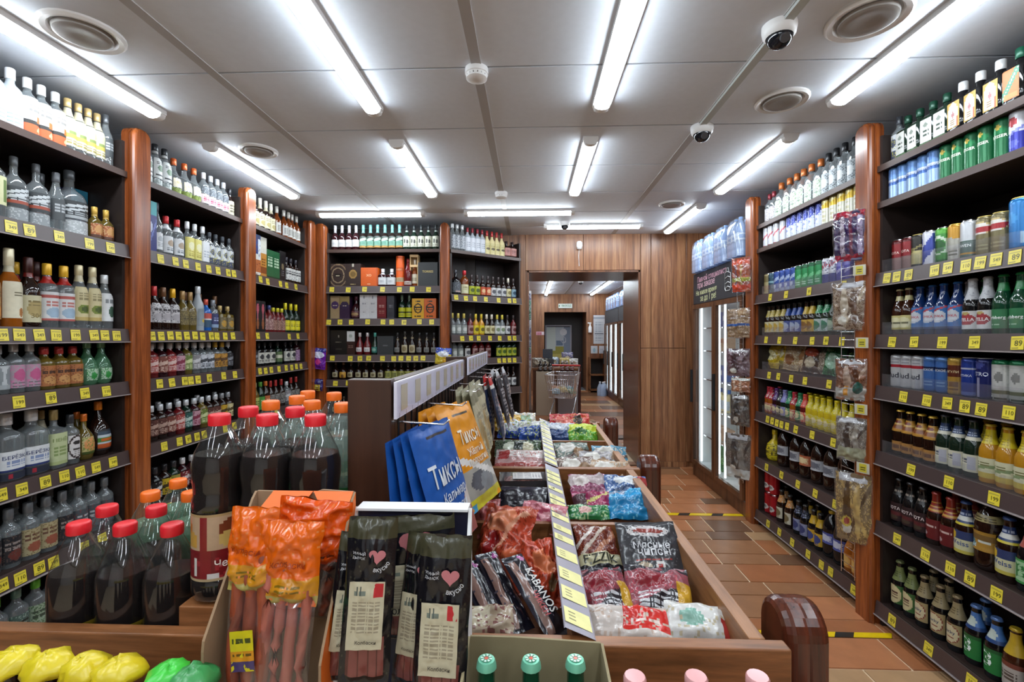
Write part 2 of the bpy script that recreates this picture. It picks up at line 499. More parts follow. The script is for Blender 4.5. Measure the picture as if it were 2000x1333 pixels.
MOULD = [(-0.045, 0.014), (-0.040, 0.006), (-0.030, 0.001), (-0.022, 0.0), (-0.014, 0.003), (-0.012, 0.009), (-0.006, 0.010), (-0.004, 0.001), (0.01, 0.0), (0.03, 0.0)]
pil_cache = {}
def pilaster(x, y, rotz, label, w=0.118, h=2.64, name='shelf_pilaster', deep=0.36):
    t = tag(empty(name, (x, y, 0), rotz), label, 'pilaster', 'moulded wooden pilasters')
    o = board('moulded_front', w, h, MOULD, W_PIL, t)
    b = MB(); b.box(-0.016, 0.016, 0.03, deep, 0, h - 0.08)
    b.build('divider_panel', W_PIL, t)
    return t
XL, XR = -2.158, 1.82
for k, lb in enumerate(('tall cherry wood pilaster on spirits wall, the nearest to the camera', 'tall cherry wood pilaster in the middle of the spirits wall', 'tall cherry wood pilaster at the far corner end of spirits wall')):
    pilaster(XL, 2.488 + 1.006 * k, PI / 2, lb)
pilaster(XL, 1.482, PI / 2, 'tall cherry wood pilaster on spirits wall beside the camera')
for k, lb in ((0, 'tall cherry wood pilaster between the two beer wall bays'), (1, 'tall cherry wood pilaster between beer wall and glass door fridge')):
    pilaster(XR, 2.58 + 1.305 * k, -PI / 2, lb)
pilaster(XR, 1.275, -PI / 2, 'tall cherry wood pilaster on beer wall beside the camera')
pilaster(-2.10, 4.64, 0, 'tall cherry wood pilaster at the left end of back gift shelves')
pilaster(-0.845, 4.64, 0, 'straight cherry wood pilaster between gift shelves and angled corner bay', w=0.09)

# ---------------------------------------------------------------- shelving
TAGM = {}
def tag_mesh(k):
    """yellow price ticket with a dark printed price"""
    if k not in TAGM:
        b = MB(); w, h = 0.046, 0.05
        ye = hx('d0be3a')
        b.box(-w / 2, w / 2, 0, 0.0012, -h / 2, h / 2, ye)
        b.face([(-w * 0.42, -0.0004, h * 0.26), (w * 0.42, -0.0004, h * 0.26), (w * 0.42, -0.0004, h * 0.38), (-w * 0.42, -0.0004, h * 0.38)], hx('a89a3c'))
        b.face([(-w * 0.42, -0.0004, -h * 0.42), (w * 0.1, -0.0004, -h * 0.42), (w * 0.1, -0.0004, -h * 0.34), (-w * 0.42, -0.0004, -h * 0.34)], hx('8e833a'))
        polys, hh = text_polys(('199', '349', '89', '549', '110')[k % 5])
        for p in polys:
            b.face([(x * w * 0.62 + w * 0.1, -0.0006, y * w * 0.62 - h * 0.02) for x, y in p], hx('55501e'))
        TAGM[k] = b.mesh('price_tag', GLOSSP)
    return TAGM[k]

class Bay:
    """a bay of shelves: front edge from a to b as seen from the aisle, goods stand behind it"""
    def __init__(s, key, a, b, depth, zs, place, rails, label, lips=(), edge_h=0.03, guards=()):
        s.key = key; s.a = Vector(a); s.b = Vector(b); s.place = place
        s.u = (s.b - s.a).normalized(); s.L = (s.b - s.a).length
        s.n = Vector((-s.u.y, s.u.x))          # into the shelf
        s.rot = math.atan2(s.u.y, s.u.x)
        s.zs = zs; s.depth = depth
        t = tag(empty('shelving_bay', (s.a.x, s.a.y, 0), s.rot), label, 'shelving', 'wall shelving bays')
        s.root = t
        box_obj('back_panel', 0, s.L, depth, depth + 0.02, 0.0, 2.6, DARK, t)
        for x in (0.0, s.L - 0.018):
            box_obj('side_panel', x, x + 0.018, 0.01, depth, 0.0, 2.55, DARK, t)
        rr = random.Random(hash(key) % 97 if False else sum(map(ord, key)))
        for i, z in enumerate(zs):
            box_obj('shelf', 0.018, s.L - 0.018, 0.008, depth, z - 0.025, z, SHELF, t)
            if i in lips:
                box_obj('shelf_edge', 0.0, s.L, -0.004, 0.008, z - edge_h, z + 0.002, EDGE, t)
                continue
            rb = MB(); hh = 0.062
            rb.grid([[(xx, yy, zz) for yy, zz in ((-0.002, z + 0.004), (-0.010, z + 0.004), (-0.018, z - hh), (-0.024, z - hh - 0.004), (-0.004, z - hh - 0.004))] for xx in (0.0, s.L)], smooth=False)
            r = rb.build('price_rail', RAIL, t)
            b2 = MB(); b2.box(0.0, s.L, -0.0255, -0.020, z - hh - 0.006, z - hh - 0.002)
            b2.build('rail_lip', mat('rail_lip', hx('8f8583'), 0.3), r)
            for px in rails.get(i, ()):
                sx = s.s_at(px, -0.016)
                if -0.0 < sx - 0.025 and sx + 0.025 < s.L:
                    g = link('price_tag', tag_mesh(rr.randrange(5)), r, (sx, -0.0165, z - 0.032 + rr.uniform(-0.003, 0.003)))
                    g.rotation_euler = (math.radians(-7), rr.uniform(-0.05, 0.05), 0)
            if i in guards:
                for gx0, gx1 in guards[i]:
                    a0 = max(0.02, s.s_at(gx0, 0.0)); a1 = min(s.L - 0.02, s.s_at(gx1, 0.0))
                    gb = MB(); gb.box(a0, a1, -0.006, -0.003, z + 0.002, z + 0.066)
                    gd = gb.build('shelf_guard', CLEAR, t)
                    k = 1
                    while a0 + 0.2 * k < a1:
                        MB().box(a0 + 0.2 * k, a0 + 0.2 * k + 0.003, -0.003, 0.018, z + 0.002, z + 0.06).build('guard_divider', CLEAR, gd)
                        k += 1
    def s_at(s, px, dep):
        """distance along the bay at which a photograph column crosses the plane dep behind the front edge"""
        d = ray(px, CY)
        o = s.a + s.n * dep
        D = Vector((d[0], d[1]))
        den = D.dot(s.n)
        t = o.dot(s.n) / den
        return (D * t - s.a).dot(s.u)
    def pt(s, sx, dep, z):
        p = s.a + s.u * sx + s.n * dep
        return (p.x, p.y, z)

ZL = [2.385, 1.99, 1.54, 1.26, 0.89, 0.52, 0.17]
ZR = [2.39, 2.20, 1.83, 1.51, 1.245, 0.905, 0.54, 0.12]
ZB = [2.38, 2.008, 1.683, 1.32, 1.07, 0.72, 0.3]
ZA = [2.38, 1.93, 1.52, 1.28, 0.95, 0.6, 0.2]
pw = 0.059
L1 = Bay('L1', (XL, 1.482 + pw), (XL, 2.488 - pw), 0.40, ZL, 'first spirits bay',
         {1: (22, 58, 116, 175, 216), 2: (4, 38, 77, 110, 148, 184, 205, 228), 3: (37, 100, 166, 208), 4: (2, 43, 89, 126, 157, 188, 221), 5: (4, 40, 77, 105, 165, 200), 6: (20, 60, 90)},
         'dark wooden shelving bay nearest the camera on the spirits wall', (0,))
L2 = Bay('L2', (XL, 2.488 + pw), (XL, 3.494 - pw), 0.40, ZL, 'middle spirits bay',
         {1: (286, 314, 343, 363, 387, 408, 426, 446, 457), 2: (297, 315, 333, 349, 365, 381, 396, 413, 424, 440, 455), 3: (291, 312, 336, 361, 373, 387, 409, 437, 459),
          4: (291, 321, 351, 368, 385, 399, 440, 458), 5: (300, 330)},
         'dark wooden shelving bay between first and second spirits wall pilasters', (0,))
L3 = Bay('L3', (XL, 3.494 + pw), (XL, 4.50 - pw), 0.40, ZL, 'last spirits bay',
         {1: (497, 509, 523, 548, 560, 578), 2: (504, 522, 565, 582), 3: (496, 508, 519, 530, 545, 559, 570, 579, 588), 4: (500, 515, 540)},
         'dark wooden shelving bay before the far corner of the spirits wall', (0,))
BK = Bay('BK', (-2.10 + pw, 4.64), (-0.89, 4.64), 0.40, ZB, 'gift shelves',
         {1: (648, 680, 712, 747, 780, 805, 837), 2: (642, 664, 686, 718, 748, 765, 789, 819, 843), 3: (649, 684, 703, 720, 747, 769, 783, 798, 812, 826), 4: (638, 655, 680)},
         'shelving bay with gift boxes facing the camera at the back', (0,))
AN = Bay('AN', (-0.79, 4.66), (-0.10, 5.24), 0.30, ZA, 'angled corner bay',
         {1: (891, 910, 928, 949, 974, 995, 1005), 2: (885, 903, 920, 935, 957, 976, 995, 1005), 3: (975, 985, 995, 1005)},
         'angled shelving bay in the corner beside the doorway', (0,))
g_all = {2: ((1725, 2000),), 3: ((1725, 2000),), 4: ((1725, 2000),), 5: ((1725, 2000),)}
RA = Bay('RA', (XR, 2.58 - pw), (XR, 1.275 + pw), 0.42, ZR, 'first beer bay',
         {2: (1732, 1751, 1774, 1825, 1851, 1886, 1914, 1945, 1982), 3: (1742, 1785, 1840, 1903, 1987), 4: (1764, 1810, 1850, 1884, 1916, 1970), 5: (1779, 1853, 1941),
          6: (1752, 1807, 1856, 1894, 1946), 7: (1742, 1813, 1897)},
         'dark wooden shelving bay nearest the camera on the beer wall', (0, 1), guards=g_all)
g_all = {2: ((1490, 1690),), 3: ((1490, 1690),), 4: ((1490, 1690),), 5: ((1490, 1690),)}
RB = Bay('RB', (XR, 3.885 - pw), (XR, 2.58 + pw), 0.42, ZR, 'second beer bay',
         {2: (1504, 1535, 1580, 1647), 3: (1496, 1522, 1553, 1586, 1613, 1644), 4: (1502, 1520, 1545, 1572, 1619), 5: (1499, 1508, 1517, 1526, 1537, 1554, 1586, 1627),
          6: (1497, 1526, 1558, 1592, 1631), 7: (1500, 1522, 1547, 1578, 1604, 1622, 1667)},
         'dark wooden shelving bay between beer wall pilaster and fridge pilaster', (0, 1), guards=g_all)
# ---------------------------------------------------------------- display island
RIM = 0.95
XS0, XS1 = -0.375, -0.285       # spine panel
XG0, XG1 = -1.13, 0.43          # outer rims
XMID = 0.09                     # clear price strip between the two rows of bins
YU = (0.84, 1.967, 3.06)
W_SP = wood('dark_spine_laminate', hx('2b1911'), hx('42281b'), (16, 16, 1.2), 0.35)
def post(x, y, label_parent):
    t = label_parent
    o = board('end_post', 0.112, 0.985, [(d * 0.85, i) for d, i in MOULD], W_POST, t, 0.055, PI / 2, (x - 0.005, y + 0.085, 0))
    o2 = board('end_post', 0.112, 0.985, [(d * 0.85, i) for d, i in MOULD], W_POST, t, 0.055, -PI / 2, (x - 0.012, y + 0.085, 0))
STRIP = print_mat('price_strip_card', 0.3)
def island(y0, y1, label, ys, first):
    t = tag(empty('display_island', (0, 0, 0)), label, 'display island', 'snack display island')
    T = 0.03
    box_obj('base_cabinet', XG0 + 0.03, XG1 - 0.02, y0 + T, y1 - 0.004, 0.08, 0.74, W_GONV, t)
    box_obj('plinth', XG0 + 0.08, XG1 - 0.07, y0 + 0.06, y1 - 0.01, 0.0, 0.08, DARK, t)
    box_obj('front_board', XG0, XG1 + 0.030, y0, y0 + T, 0.66, RIM, W_GON, t, 0.003)
    box_obj('side_board', XG1 - T, XG1, y0 + T, y1, 0.62, RIM, wood('oak_laminate_long', hx('6a4426'), hx('9a6a44'), (22, 2, 22), 0.4), t, 0.003)
    box_obj('side_board', XG0, XG0 + T, y0 + T, y1, 0.62, 0.80, wood('oak_laminate_long', 0, 0), t, 0.003)
    box_obj('centre_board', XMID - 0.012, XMID + 0.012, y0 + T, y1, 0.72, RIM - 0.012, W_GON, t)
    ym = (y0 + y1) / 2
    box_obj('cross_board', XS1, XG1 - T, ym - 0.01, ym + 0.01, 0.72, RIM - 0.004, W_GON, t)
    box_obj('cross_board', XG0 + T, XS1 - 0.028, ym - 0.01, ym + 0.01, 0.72, 0.80, W_GON, t)
    if not first:
        box_obj('end_board', XS0, XG1 + 0.02, y1 - T, y1, 0.66, RIM, W_GON, t, 0.003)
    box_obj('end_panel', XS0, XS1, ys, ys + 0.03, 0.74, 1.413, W_SP, t, 0.002)
    box_obj('spine_panel', XS1 - 0.026, XS1, ys + 0.03, y1 - 0.02, 0.74, 1.408, W_SP, t, 0.002)
    # wire back grid on the snack side
    k = 0
    while ys + 0.03 + k * 0.055 < y1 - 0.03:
        yy = ys + 0.03 + k * 0.055
        MB().tube([(XS1 + 0.008, yy, 1.0), (XS1 + 0.008, yy, 1.34)], 0.0025, 5).build('grid_wire', BLACK_P, t); k += 1
    # clear header with price cards along the top of the spine
    b = MB(); b.box(XS1 + 0.012, XS1 + 0.015, ys + 0.01, y1 - 0.03, 1.335, 1.405)
    hd = b.build('header_rail', glass('lilac_cover', (0.97, 0.97, 0.99), (0.72, 0.71, 0.82), 0.06, 0.1, 0.35), t)
    b = MB(); b.box(XS1 + 0.004, XS1 + 0.010, ys + 0.008, y1 - 0.03, 1.33, 1.407)
    b.build('rail_back', mat('lilac_plastic', hx('dcdaea'), 0.35, vary=0.1), hd)
    yy = ys + 0.04
    while yy < y1 - 0.09:
        b = MB(); b.box(XS1 + 0.0105, XS1 + 0.0115, yy, yy + 0.05, 1.343, 1.398, hx('c7b98f'))
        b.build('price_card', STRIP, hd); yy += 0.125
    # slanted clear price strip over the centre board
    b = MB(); z0, z1 = RIM + 0.0, RIM + 0.022
    b.grid([[(x, yy, z) for x, z in ((XMID - 0.028, z1), (XMID - 0.026, z1 + 0.002), (XMID + 0.028, z0 + 0.002), (XMID + 0.030, z0))] for yy in (y0 + 0.012, y1 - 0.012)], smooth=False)
    st = b.build('price_strip', mat('strip_grey', hx('9b97a0'), 0.22, vary=0.1), t)
    yy = y0 + 0.03; rr = random.Random(5)
    while yy < y1 - 0.08:
        dl = rr.choice((0.035, 0.04, 0.05))
        b = MB()
        b.face([(XMID - 0.024, yy, z1 + 0.0035), (XMID + 0.026, yy, z0 + 0.0035), (XMID + 0.026, yy + dl, z0 + 0.0035), (XMID - 0.024, yy + dl, z1 + 0.0035)], hx('e2dc9a'))
        for q in range(3):
            a = yy + dl * (0.25 + 0.22 * q)
            b.face([(XMID - 0.016, a, z1 + 0.0037 - 0.0035), (XMID + 0.014, a, z0 + 0.0037 + 0.0048), (XMID + 0.014, a + 0.004, z0 + 0.0037 + 0.0048), (XMID - 0.016, a + 0.004, z1 + 0.0037 - 0.0035)], hx('8f8a63'))
        b.build('price_ticket', STRIP, st)
        yy += dl + rr.choice((0.012, 0.03, 0.05))
    post(XG1 + 0.098, y0 + 0.02, t)
    if not first:
        post(XG1 + 0.098, y1 - 0.11, t)
    return t
I1 = island(YU[0], YU[1] - 0.002, 'wooden snack display island unit with bins, the nearer one under price strip', 0.95, True)
I2 = island(YU[1], YU[2], 'wooden snack display island unit with bins, the farther one before the doorway', 2.08, False)
# raised deck on the bottle side of the nearer unit
box_obj('bottle_deck', -0.672, XS0 - 0.004, YU[0] + 0.032, 1.50, RIM - 0.005, RIM + 0.034, W_GON, I1, 0.002)
box_obj('deck_riser', -0.672, -0.660, YU[0] + 0.032, 1.50, 0.763, RIM - 0.005, W_GON, I1)
# low stand in front of the island
t = tag(empty('front_stand', (0, 0, 0)), 'low wooden stand in front of the island under boxes and bottles', 'stand')
box_obj('stand_top', -1.1, 0.62, 0.46, 0.815, 0.715, 0.74, W_GON, t)
box_obj('stand_body', -1.07, 0.59, 0.49, 0.81, 0.0, 0.715, W_GONV, t)
# ---------------------------------------------------------------- goods: shapes, glass, labels
SHAPES = {
 'vod': ([(0, 0), (.93, 0), (1, .015), (1, .60), (.94, .655), (.72, .70), (.46, .74), (.37, .78), (.36, .985), (0, .985)], (.82, 1.0, .43)),
 'cog': ([(0, 0), (.94, 0), (1, .02), (1, .50), (.93, .57), (.66, .64), (.44, .69), (.36, .75), (.34, .985), (0, .985)], (.78, 1.0, .41)),
 'slim': ([(0, 0), (.94, 0), (1, .02), (1, .55), (.9, .62), (.62, .70), (.45, .78), (.4, .84), (.4, .985), (0, .985)], (.84, 1.0, .46)),
 'beer': ([(0, 0), (.92, 0), (1, .02), (1, .50), (.95, .57), (.74, .66), (.52, .75), (.43, .83), (.41, .955), (.45, .965), (.45, .98), (0, .98)], (.965, 1.0, .48)),
 'flask': ([(0, 0), (.95, 0), (1, .02), (1, .62), (.92, .67), (.5, .70), (.34, .73), (.32, .985), (0, .985)], (.82, 1.0, .40)),
 'jug': ([(0, 0), (.94, 0), (1, .03), (1, .52), (.96, .57), (.80, .64), (.45, .70), (.30, .74), (.27, .985), (0, .985)], (.86, 1.0, .31)),
 'bell': ([(0, 0), (.72, 0), (.86, .04), (1, .20), (.98, .36), (.78, .52), (.48, .63), (.33, .70), (.30, .985), (0, .985)], (.82, 1.0, .38)),
 'round': ([(0, 0), (.70, 0), (.84, .03), (.99, .16), (1, .34), (.86, .52), (.5, .64), (.28, .70), (.26, .985), (0, .985)], (.84, 1.0, .33)),
 'pet': ([(0, 0), (.80, 0), (.95, .03), (1, .08), (1, .30), (.955, .34), (.955, .52), (1, .56), (.97, .66), (.82, .76), (.52, .87), (.33, .93), (.31, .985), (0, .985)], (.94, 1.0, .35)),
 'alco': ([(0, 0), (.93, 0), (1, .03), (1, .54), (.92, .62), (.62, .72), (.48, .80), (.46, .985), (0, .985)], (.93, 1.0, .52)),
}
def sup(th, n):
    if n <= 2.01:
        return 1.0
    return (abs(math.cos(th)) ** n + abs(math.sin(th)) ** n) ** (-1.0 / n)
GL = {
 'clear': glass('clear_glass', (0.86, 0.90, 0.91), (0.55, 0.59, 0.61), 0.16, 0.05, 1.35),
 'frost': glass('frosted_glass', (0.75, 0.8, 0.84), (0.58, 0.63, 0.68), 0.55, 0.25),
 'greenclear': glass('green_tinted_glass', (0.45, 0.8, 0.55), (0.18, 0.42, 0.24), 0.3, 0.05),
 'brown': mat('brown_glass', hx('35190d'), 0.07, vary=0.2, vscale=12),
 'dark': mat('dark_brown_glass', hx('1e0f0a'), 0.06, vary=0.2, vscale=12),
 'black': mat('black_glass', hx('0e0e10'), 0.07),
 'amber': mat('amber_glass', hx('8a4a12'), 0.07, vary=0.25, vscale=14),
 'whisky': mat('whisky_glass', hx('6b3210'), 0.07, vary=0.3, vscale=14),
 'green': mat('green_glass', hx('12402a'), 0.07, vary=0.2, vscale=12),
 'dgreen': mat('dark_green_glass', hx('12241a'), 0.07, vary=0.2, vscale=12),
 'olive': mat('olive_glass', hx('5a4a1c'), 0.08, vary=0.25, vscale=14),
 'red': mat('ruby_glass', hx('5c1416'), 0.07, vary=0.25, vscale=12),
 'wine': mat('wine_glass', hx('2b0d12'), 0.06),
 'dblue': mat('navy_glass', hx('142c5a'), 0.07, vary=0.2, vscale=12),
 'blue': mat('blue_glass', hx('1d5aa8'), 0.08, vary=0.2, vscale=12),
 'gold': mat('golden_glass', hx('a8761c'), 0.07, vary=0.25, vscale=14),
 'cream': mat('cream_ceramic', hx('d8cb9a'), 0.25),
 'yellow': mat('yellow_drink_glass', hx('b8a020'), 0.08, vary=0.25, vscale=20),
}
CAPM = {}
def capmat(h):
    if h not in CAPM:
        CAPM[h] = mat('cap_' + h, hx(h), 0.3, metal=0.25, vary=0.06, vscale=40)
    return CAPM[h]

def tone(h):
    '''printed white reflects about 65 percent'''
    return tuple(0.70 * x for x in hx(h))
def paint(ops, bg, nu, nv, seed):
    r = random.Random(seed)
    B = tone(bg)
    cols = [[B] * nu for _ in range(nv)]
    for op in ops:
        k = op[0]
        if k == 't':
            continue
        c = tone(op[-1]) if isinstance(op[-1], str) else None
        for j in range(nv):
            v = (j + 0.5) / nv
            for i in range(nu):
                u = (i + 0.5) / nu
                if k == 'b':
                    hit = op[1] <= v <= op[2]
                elif k == 'r':
                    hit = op[1] <= u <= op[2] and op[3] <= v <= op[4]
                elif k == 'e':
                    hit = ((u - op[1]) / op[3]) ** 2 + ((v - op[2]) / op[4]) ** 2 <= 1
                elif k == 'o':
                    q = ((u - op[1]) / op[3]) ** 2 + ((v - op[2]) / op[4]) ** 2
                    hit = op[5] <= q <= 1
                elif k == 'd':          # slanted band through v0 with slope
                    vv = v - op[3] * (u - 0.5); hit = op[1] <= vv <= op[2]
                elif k == 'l':          # lines of small print
                    hit = False
                    if op[1] <= u <= op[2] and op[3] <= v <= op[4]:
                        q = (v - op[3]) / (op[4] - op[3]) * op[5]
                        hit = (q % 1) < 0.55 and ((i * 7 + int(q) * 5 + (i * i) % 3) % 5) != 0
                elif k == 's':
                    hit = r.random() < op[1]
                elif k == 'g':          # dots on a lattice
                    hit = (i + j) % op[1] == 0
                if hit:
                    cols[j][i] = c
    return cols

def prof_r(prof, z):
    for (r0, z0), (r1, z1) in zip(prof, prof[1:]):
        if z0 <= z <= z1 and z1 > z0:
            return r0 + (r1 - r0) * (z - z0) / (z1 - z0)
    return prof[-2][0]

def patch(b, R, H, prof, n, z0, z1, ang, bg, ops, off=0.0006, res=None, seed=1, rscale=1.0):
    """label wrapped on the bottle from z0 to z1 (shares of the height), ang each way"""
    arc = 2 * ang * R; hh = (z1 - z0) * H
    nu, nv = res or (max(8, min(26, int(arc / 0.0045))), max(3, min(28, int(hh / 0.0045))))
    def S(u, v, o):
        th = (u - 0.5) * 2 * ang
        z = z0 + (z1 - z0) * v
        rr = R * prof_r(prof, z) * rscale * sup(th, n) + off + o
        return (rr * math.sin(th), -rr * math.cos(th), z * H)
    cols = paint(ops, bg, nu, nv, seed)
    b.grid([[S(i / nu, j / nv, 0) for i in range(nu + 1)] for j in range(nv + 1)], cols, smooth=True)
    for op in ops:
        if op[0] == 't':
            polys, th = text_polys(op[1])
            wu = op[4]; asp = arc / hh
            c = hx(op[-1])
            hs = op[5] if len(op) > 6 else 1.0
            for p in polys:
                b.face([S(op[2] + x * wu, op[3] + y * wu * asp * hs, 0.0005) for x, y in p], c, smooth=False)

PRODUCTS = {}
def lathe_mesh(name, prof, R, H, n, m, seg=18, z0=0, z1=1, rfix=None):
    b = MB()
    rings = []
    for r, z in prof:
        rings.append([(max(r, 1e-4) * R * sup(2 * PI * k / seg, n if r > 0.6 else 2) * math.sin(2 * PI * k / seg), -max(r, 1e-4) * R * sup(2 * PI * k / seg, n if r > 0.6 else 2) * math.cos(2 * PI * k / seg), z * H) for k in range(seg)])
    b.grid(rings, wrap=True)
    return b.mesh(name, m, sharp=48)

def bottle(key, name, desc, shape, H, R, gl, cap, labs=(), n=2, foil=None, cat='bottle', capz=None):
    PRODUCTS[key] = dict(name=name, desc=desc, shape=shape, H=H, R=R, gl=gl, cap=cap, labs=labs, n=n, foil=foil, cat=cat, kind='bottle', capz=capz)
def can(key, desc, bg, ops, H=0.168, R=0.033, name='beer_can', top=None):
    PRODUCTS[key] = dict(name=name, desc=desc, H=H, R=R, bg=bg, ops=ops, cat='can', kind='can', top=top)
def carton(key, desc, w, d, H, bg, ops, name='gift_box', side=None, cat='box'):
    PRODUCTS[key] = dict(name=name, desc=desc, H=H, R=w / 2, d=d, bg=bg, ops=ops, cat=cat, kind='box', side=side or bg)

def meshes(key):
    """the meshes of a product, made once and shared: [(part name, mesh)], the first is the thing itself"""
    p = PRODUCTS[key]
    if 'meshes' in p:
        return p['meshes']
    H, R = p['H'], p['R']; out = []; sd = sum(map(ord, key))
    if p['kind'] == 'bottle':
        prof, (c0, c1, cr) = SHAPES[p['shape']]
        if p['capz']: c0 = p['capz']
        big = R > 0.03
        out.append((p['name'], lathe_mesh(p['name'], prof, R, H, p['n'], GL[p['gl']], 24 if p['n'] > 2 else 18)))
        if p['shape'] == 'beer':
            cp = [(0.36, c0 - .01), (cr * 1.06, c0 - .008), (cr, c0 + .012), (cr * .85, c1 - .004), (0, c1)]
        else:
            cp = [(cr * .95, c0), (cr, c0 + .004), (cr, c1 - .012), (cr * .88, c1), (0, c1 + .001)]
        out.append(('cap', lathe_mesh('cap', cp, R, H, 2, capmat(p['cap']), 14)))
        for L in p['labs']:
            nm = L[5] if len(L) > 5 else ('label' if L[0] < 0.6 else 'neck_label')
            b = MB(); patch(b, R, H, prof, p['n'], L[0], L[1], L[2], L[3], L[4], seed=sd)
            out.append((nm, b.mesh(nm, PRINT if nm == 'label' else GLOSSP)))
    elif p['kind'] == 'can':
        prof = [(.78, 0), (.86, .012), (1, .045), (1, .925), (.93, .955), (.85, .985)]
        b = MB(); ops = p['ops']
        full = []
        for half in (0, 1):
            pass
        def S(u, v, o):
            th = (u - 0.5) * 2 * PI; rr = R * prof_r(prof, v * .985) + o
            return (rr * math.sin(th), -rr * math.cos(th), v * H * .985)
        nu, nv = 36, 26
        half = paint(ops, p['bg'], 18, nv, sd)
        cols = [[row[(i + 9) % 18] for i in range(36)] for row in half]
        vs = [0, .012, .03, .045] + [.045 + (.925 - .045) * j / 20 for j in range(1, 21)] + [.955, .985]
        b.grid([[S(i / nu, vs[j], 0) for i in range(nu + 1)] for j in range(len(vs))], [cols[min(nv - 1, int(vs[j] * nv))] for j in range(len(vs) - 1)])
        for op in ops:
            if op[0] == 't':
                polys, th = text_polys(op[1]); asp = PI * R / H; hs = op[5] if len(op) > 6 else 1.0
                for q in polys:
                    b.face([S(0.5 + (op[2] - 0.5 + x * op[4] * .72) * 0.5, op[3] + y * op[4] * .72 * asp * hs, 0.0006) for x, y in q], hx(op[-1]))
        out.append((p['name'], b.mesh(p['name'], print_mat('printed_metal', 0.24, 0.35))))
        b = MB(); k = 18
        b.grid([[(r * R * math.sin(2 * PI * i / k), -r * R * math.cos(2 * PI * i / k), z * H) for i in range(k)] for r, z in ((.85, .984), (.82, 1.0), (.77, 1.0), (.75, .985), (.001, .985))], wrap=True)
        out.append(('lid', b.mesh('lid', capmat(p['top']) if p['top'] else CHROME, sharp=40)))
    elif p['kind'] == 'box':
        b = MB(); w = 2 * R; d = p['d']
        nu = max(6, min(26, int(w / 0.006))); nv = max(6, min(30, int(H / 0.006)))
        cols = paint(p['ops'], p['bg'], nu, nv, sd)
        b.grid([[(-w / 2 + w * i / nu, -d / 2, H * j / nv) for i in range(nu + 1)] for j in range(nv + 1)], cols, smooth=False)
        sc = hx(p['side'])
        b.face([(w / 2, -d / 2, 0), (w / 2, d / 2, 0), (w / 2, d / 2, H), (w / 2, -d / 2, H)], sc)
        b.face([(-w / 2, d / 2, 0), (-w / 2, -d / 2, 0), (-w / 2, -d / 2, H), (-w / 2, d / 2, H)], sc)
        b.face([(-w / 2, -d / 2, H), (w / 2, -d / 2, H), (w / 2, d / 2, H), (-w / 2, d / 2, H)], sc)
        b.face([(w / 2, d / 2, 0), (-w / 2, d / 2, 0), (-w / 2, d / 2, H), (w / 2, d / 2, H)], sc)
        b.face([(-w / 2, d / 2, 0), (w / 2, d / 2, 0), (w / 2, -d / 2, 0), (-w / 2, -d / 2, 0)], sc)
        for op in p['ops']:
            if op[0] == 't':
                polys, th = text_polys(op[1])
                for q in polys:
                    b.face([(-w / 2 + w * (op[2] + x * op[4]), -d / 2 - 0.0006, H * op[3] + y * op[4] * w) for x, y in q], hx(op[-1]))
        out.append((p['name'], b.mesh(p['name'], GLOSSP)))
    p['meshes'] = out
    return out

REG = []          # (object, description, place, order) for the labels
def put(key, loc, rotz, place, order, jit=0.08, group=None):
    p = PRODUCTS[key]; ms = meshes(key)
    o = link(ms[0][0], ms[0][1], None, loc, rotz + random.uniform(-jit, jit))
    for nm, me in ms[1:]:
        link(nm, me, o)
    o['category'] = p['cat']
    REG.append((o, p['desc'], place, order, group))
    return o
ORD = ['first', 'second', 'third', 'fourth', 'fifth', 'sixth', 'seventh', 'eighth', 'ninth', 'tenth', 'eleventh', 'twelfth', 'thirteenth', 'fourteenth', 'fifteenth', 'sixteenth', 'seventeenth', 'eighteenth', 'nineteenth', 'twentieth']
def label_all():
    d = {}
    for r in REG:
        d.setdefault((r[1], r[2]), []).append(r)
    for (desc, place), rs in d.items():
        # the first spirits bay runs out of the picture on its left, so it is counted from the other end
        side = 'right' if 'first spirits bay' in place else 'left'
        rs.sort(key=lambda r: -r[3] if side == 'right' else r[3])
        for i, r in enumerate(rs):
            r[0]['label'] = desc + ', ' + place if len(rs) == 1 else '%s, %s from %s, %s' % (desc, ORD[i], side, place)
            r[0]['group'] = r[4] or ('goods on ' + place)
SH = ['top', 'second', 'third', 'fourth', 'fifth', 'sixth', 'seventh', 'bottom']
def stock(bay, i, items, dep=0.030, back=0.0):
    """items: (product, photograph columns...) on shelf i; neighbours are kept from touching"""
    L = []
    for it in items:
        for px in it[1:]:
            R = PRODUCTS[it[0]]['R']
            dd = PRODUCTS[it[0]].get('d', 2 * R) / 2
            L.append([bay.s_at(px, dep + dd + back), R, it[0], dep + dd + back + random.uniform(0, 0.006), px])
    L.sort()
    for _ in range(60):
        for a, b in zip(L, L[1:]):
            e = a[1] + b[1] + 0.0015 - (b[0] - a[0])
            if e > 0:
                a[0] -= e / 2; b[0] += e / 2
        for a in L:
            a[0] = min(max(a[0], a[1] + 0.022), bay.L - a[1] - 0.022)
    n = len(bay.zs)
    nm = SH[i] if i < n - 1 else 'bottom'
    for k, a in enumerate(L):
        put(a[2], bay.pt(a[0], a[3], bay.zs[i] + 0.0005), bay.rot, nm + ' shelf, ' + bay.place, a[0], 0.03 if PRODUCTS[a[2]]['kind'] == 'box' else 0.1)
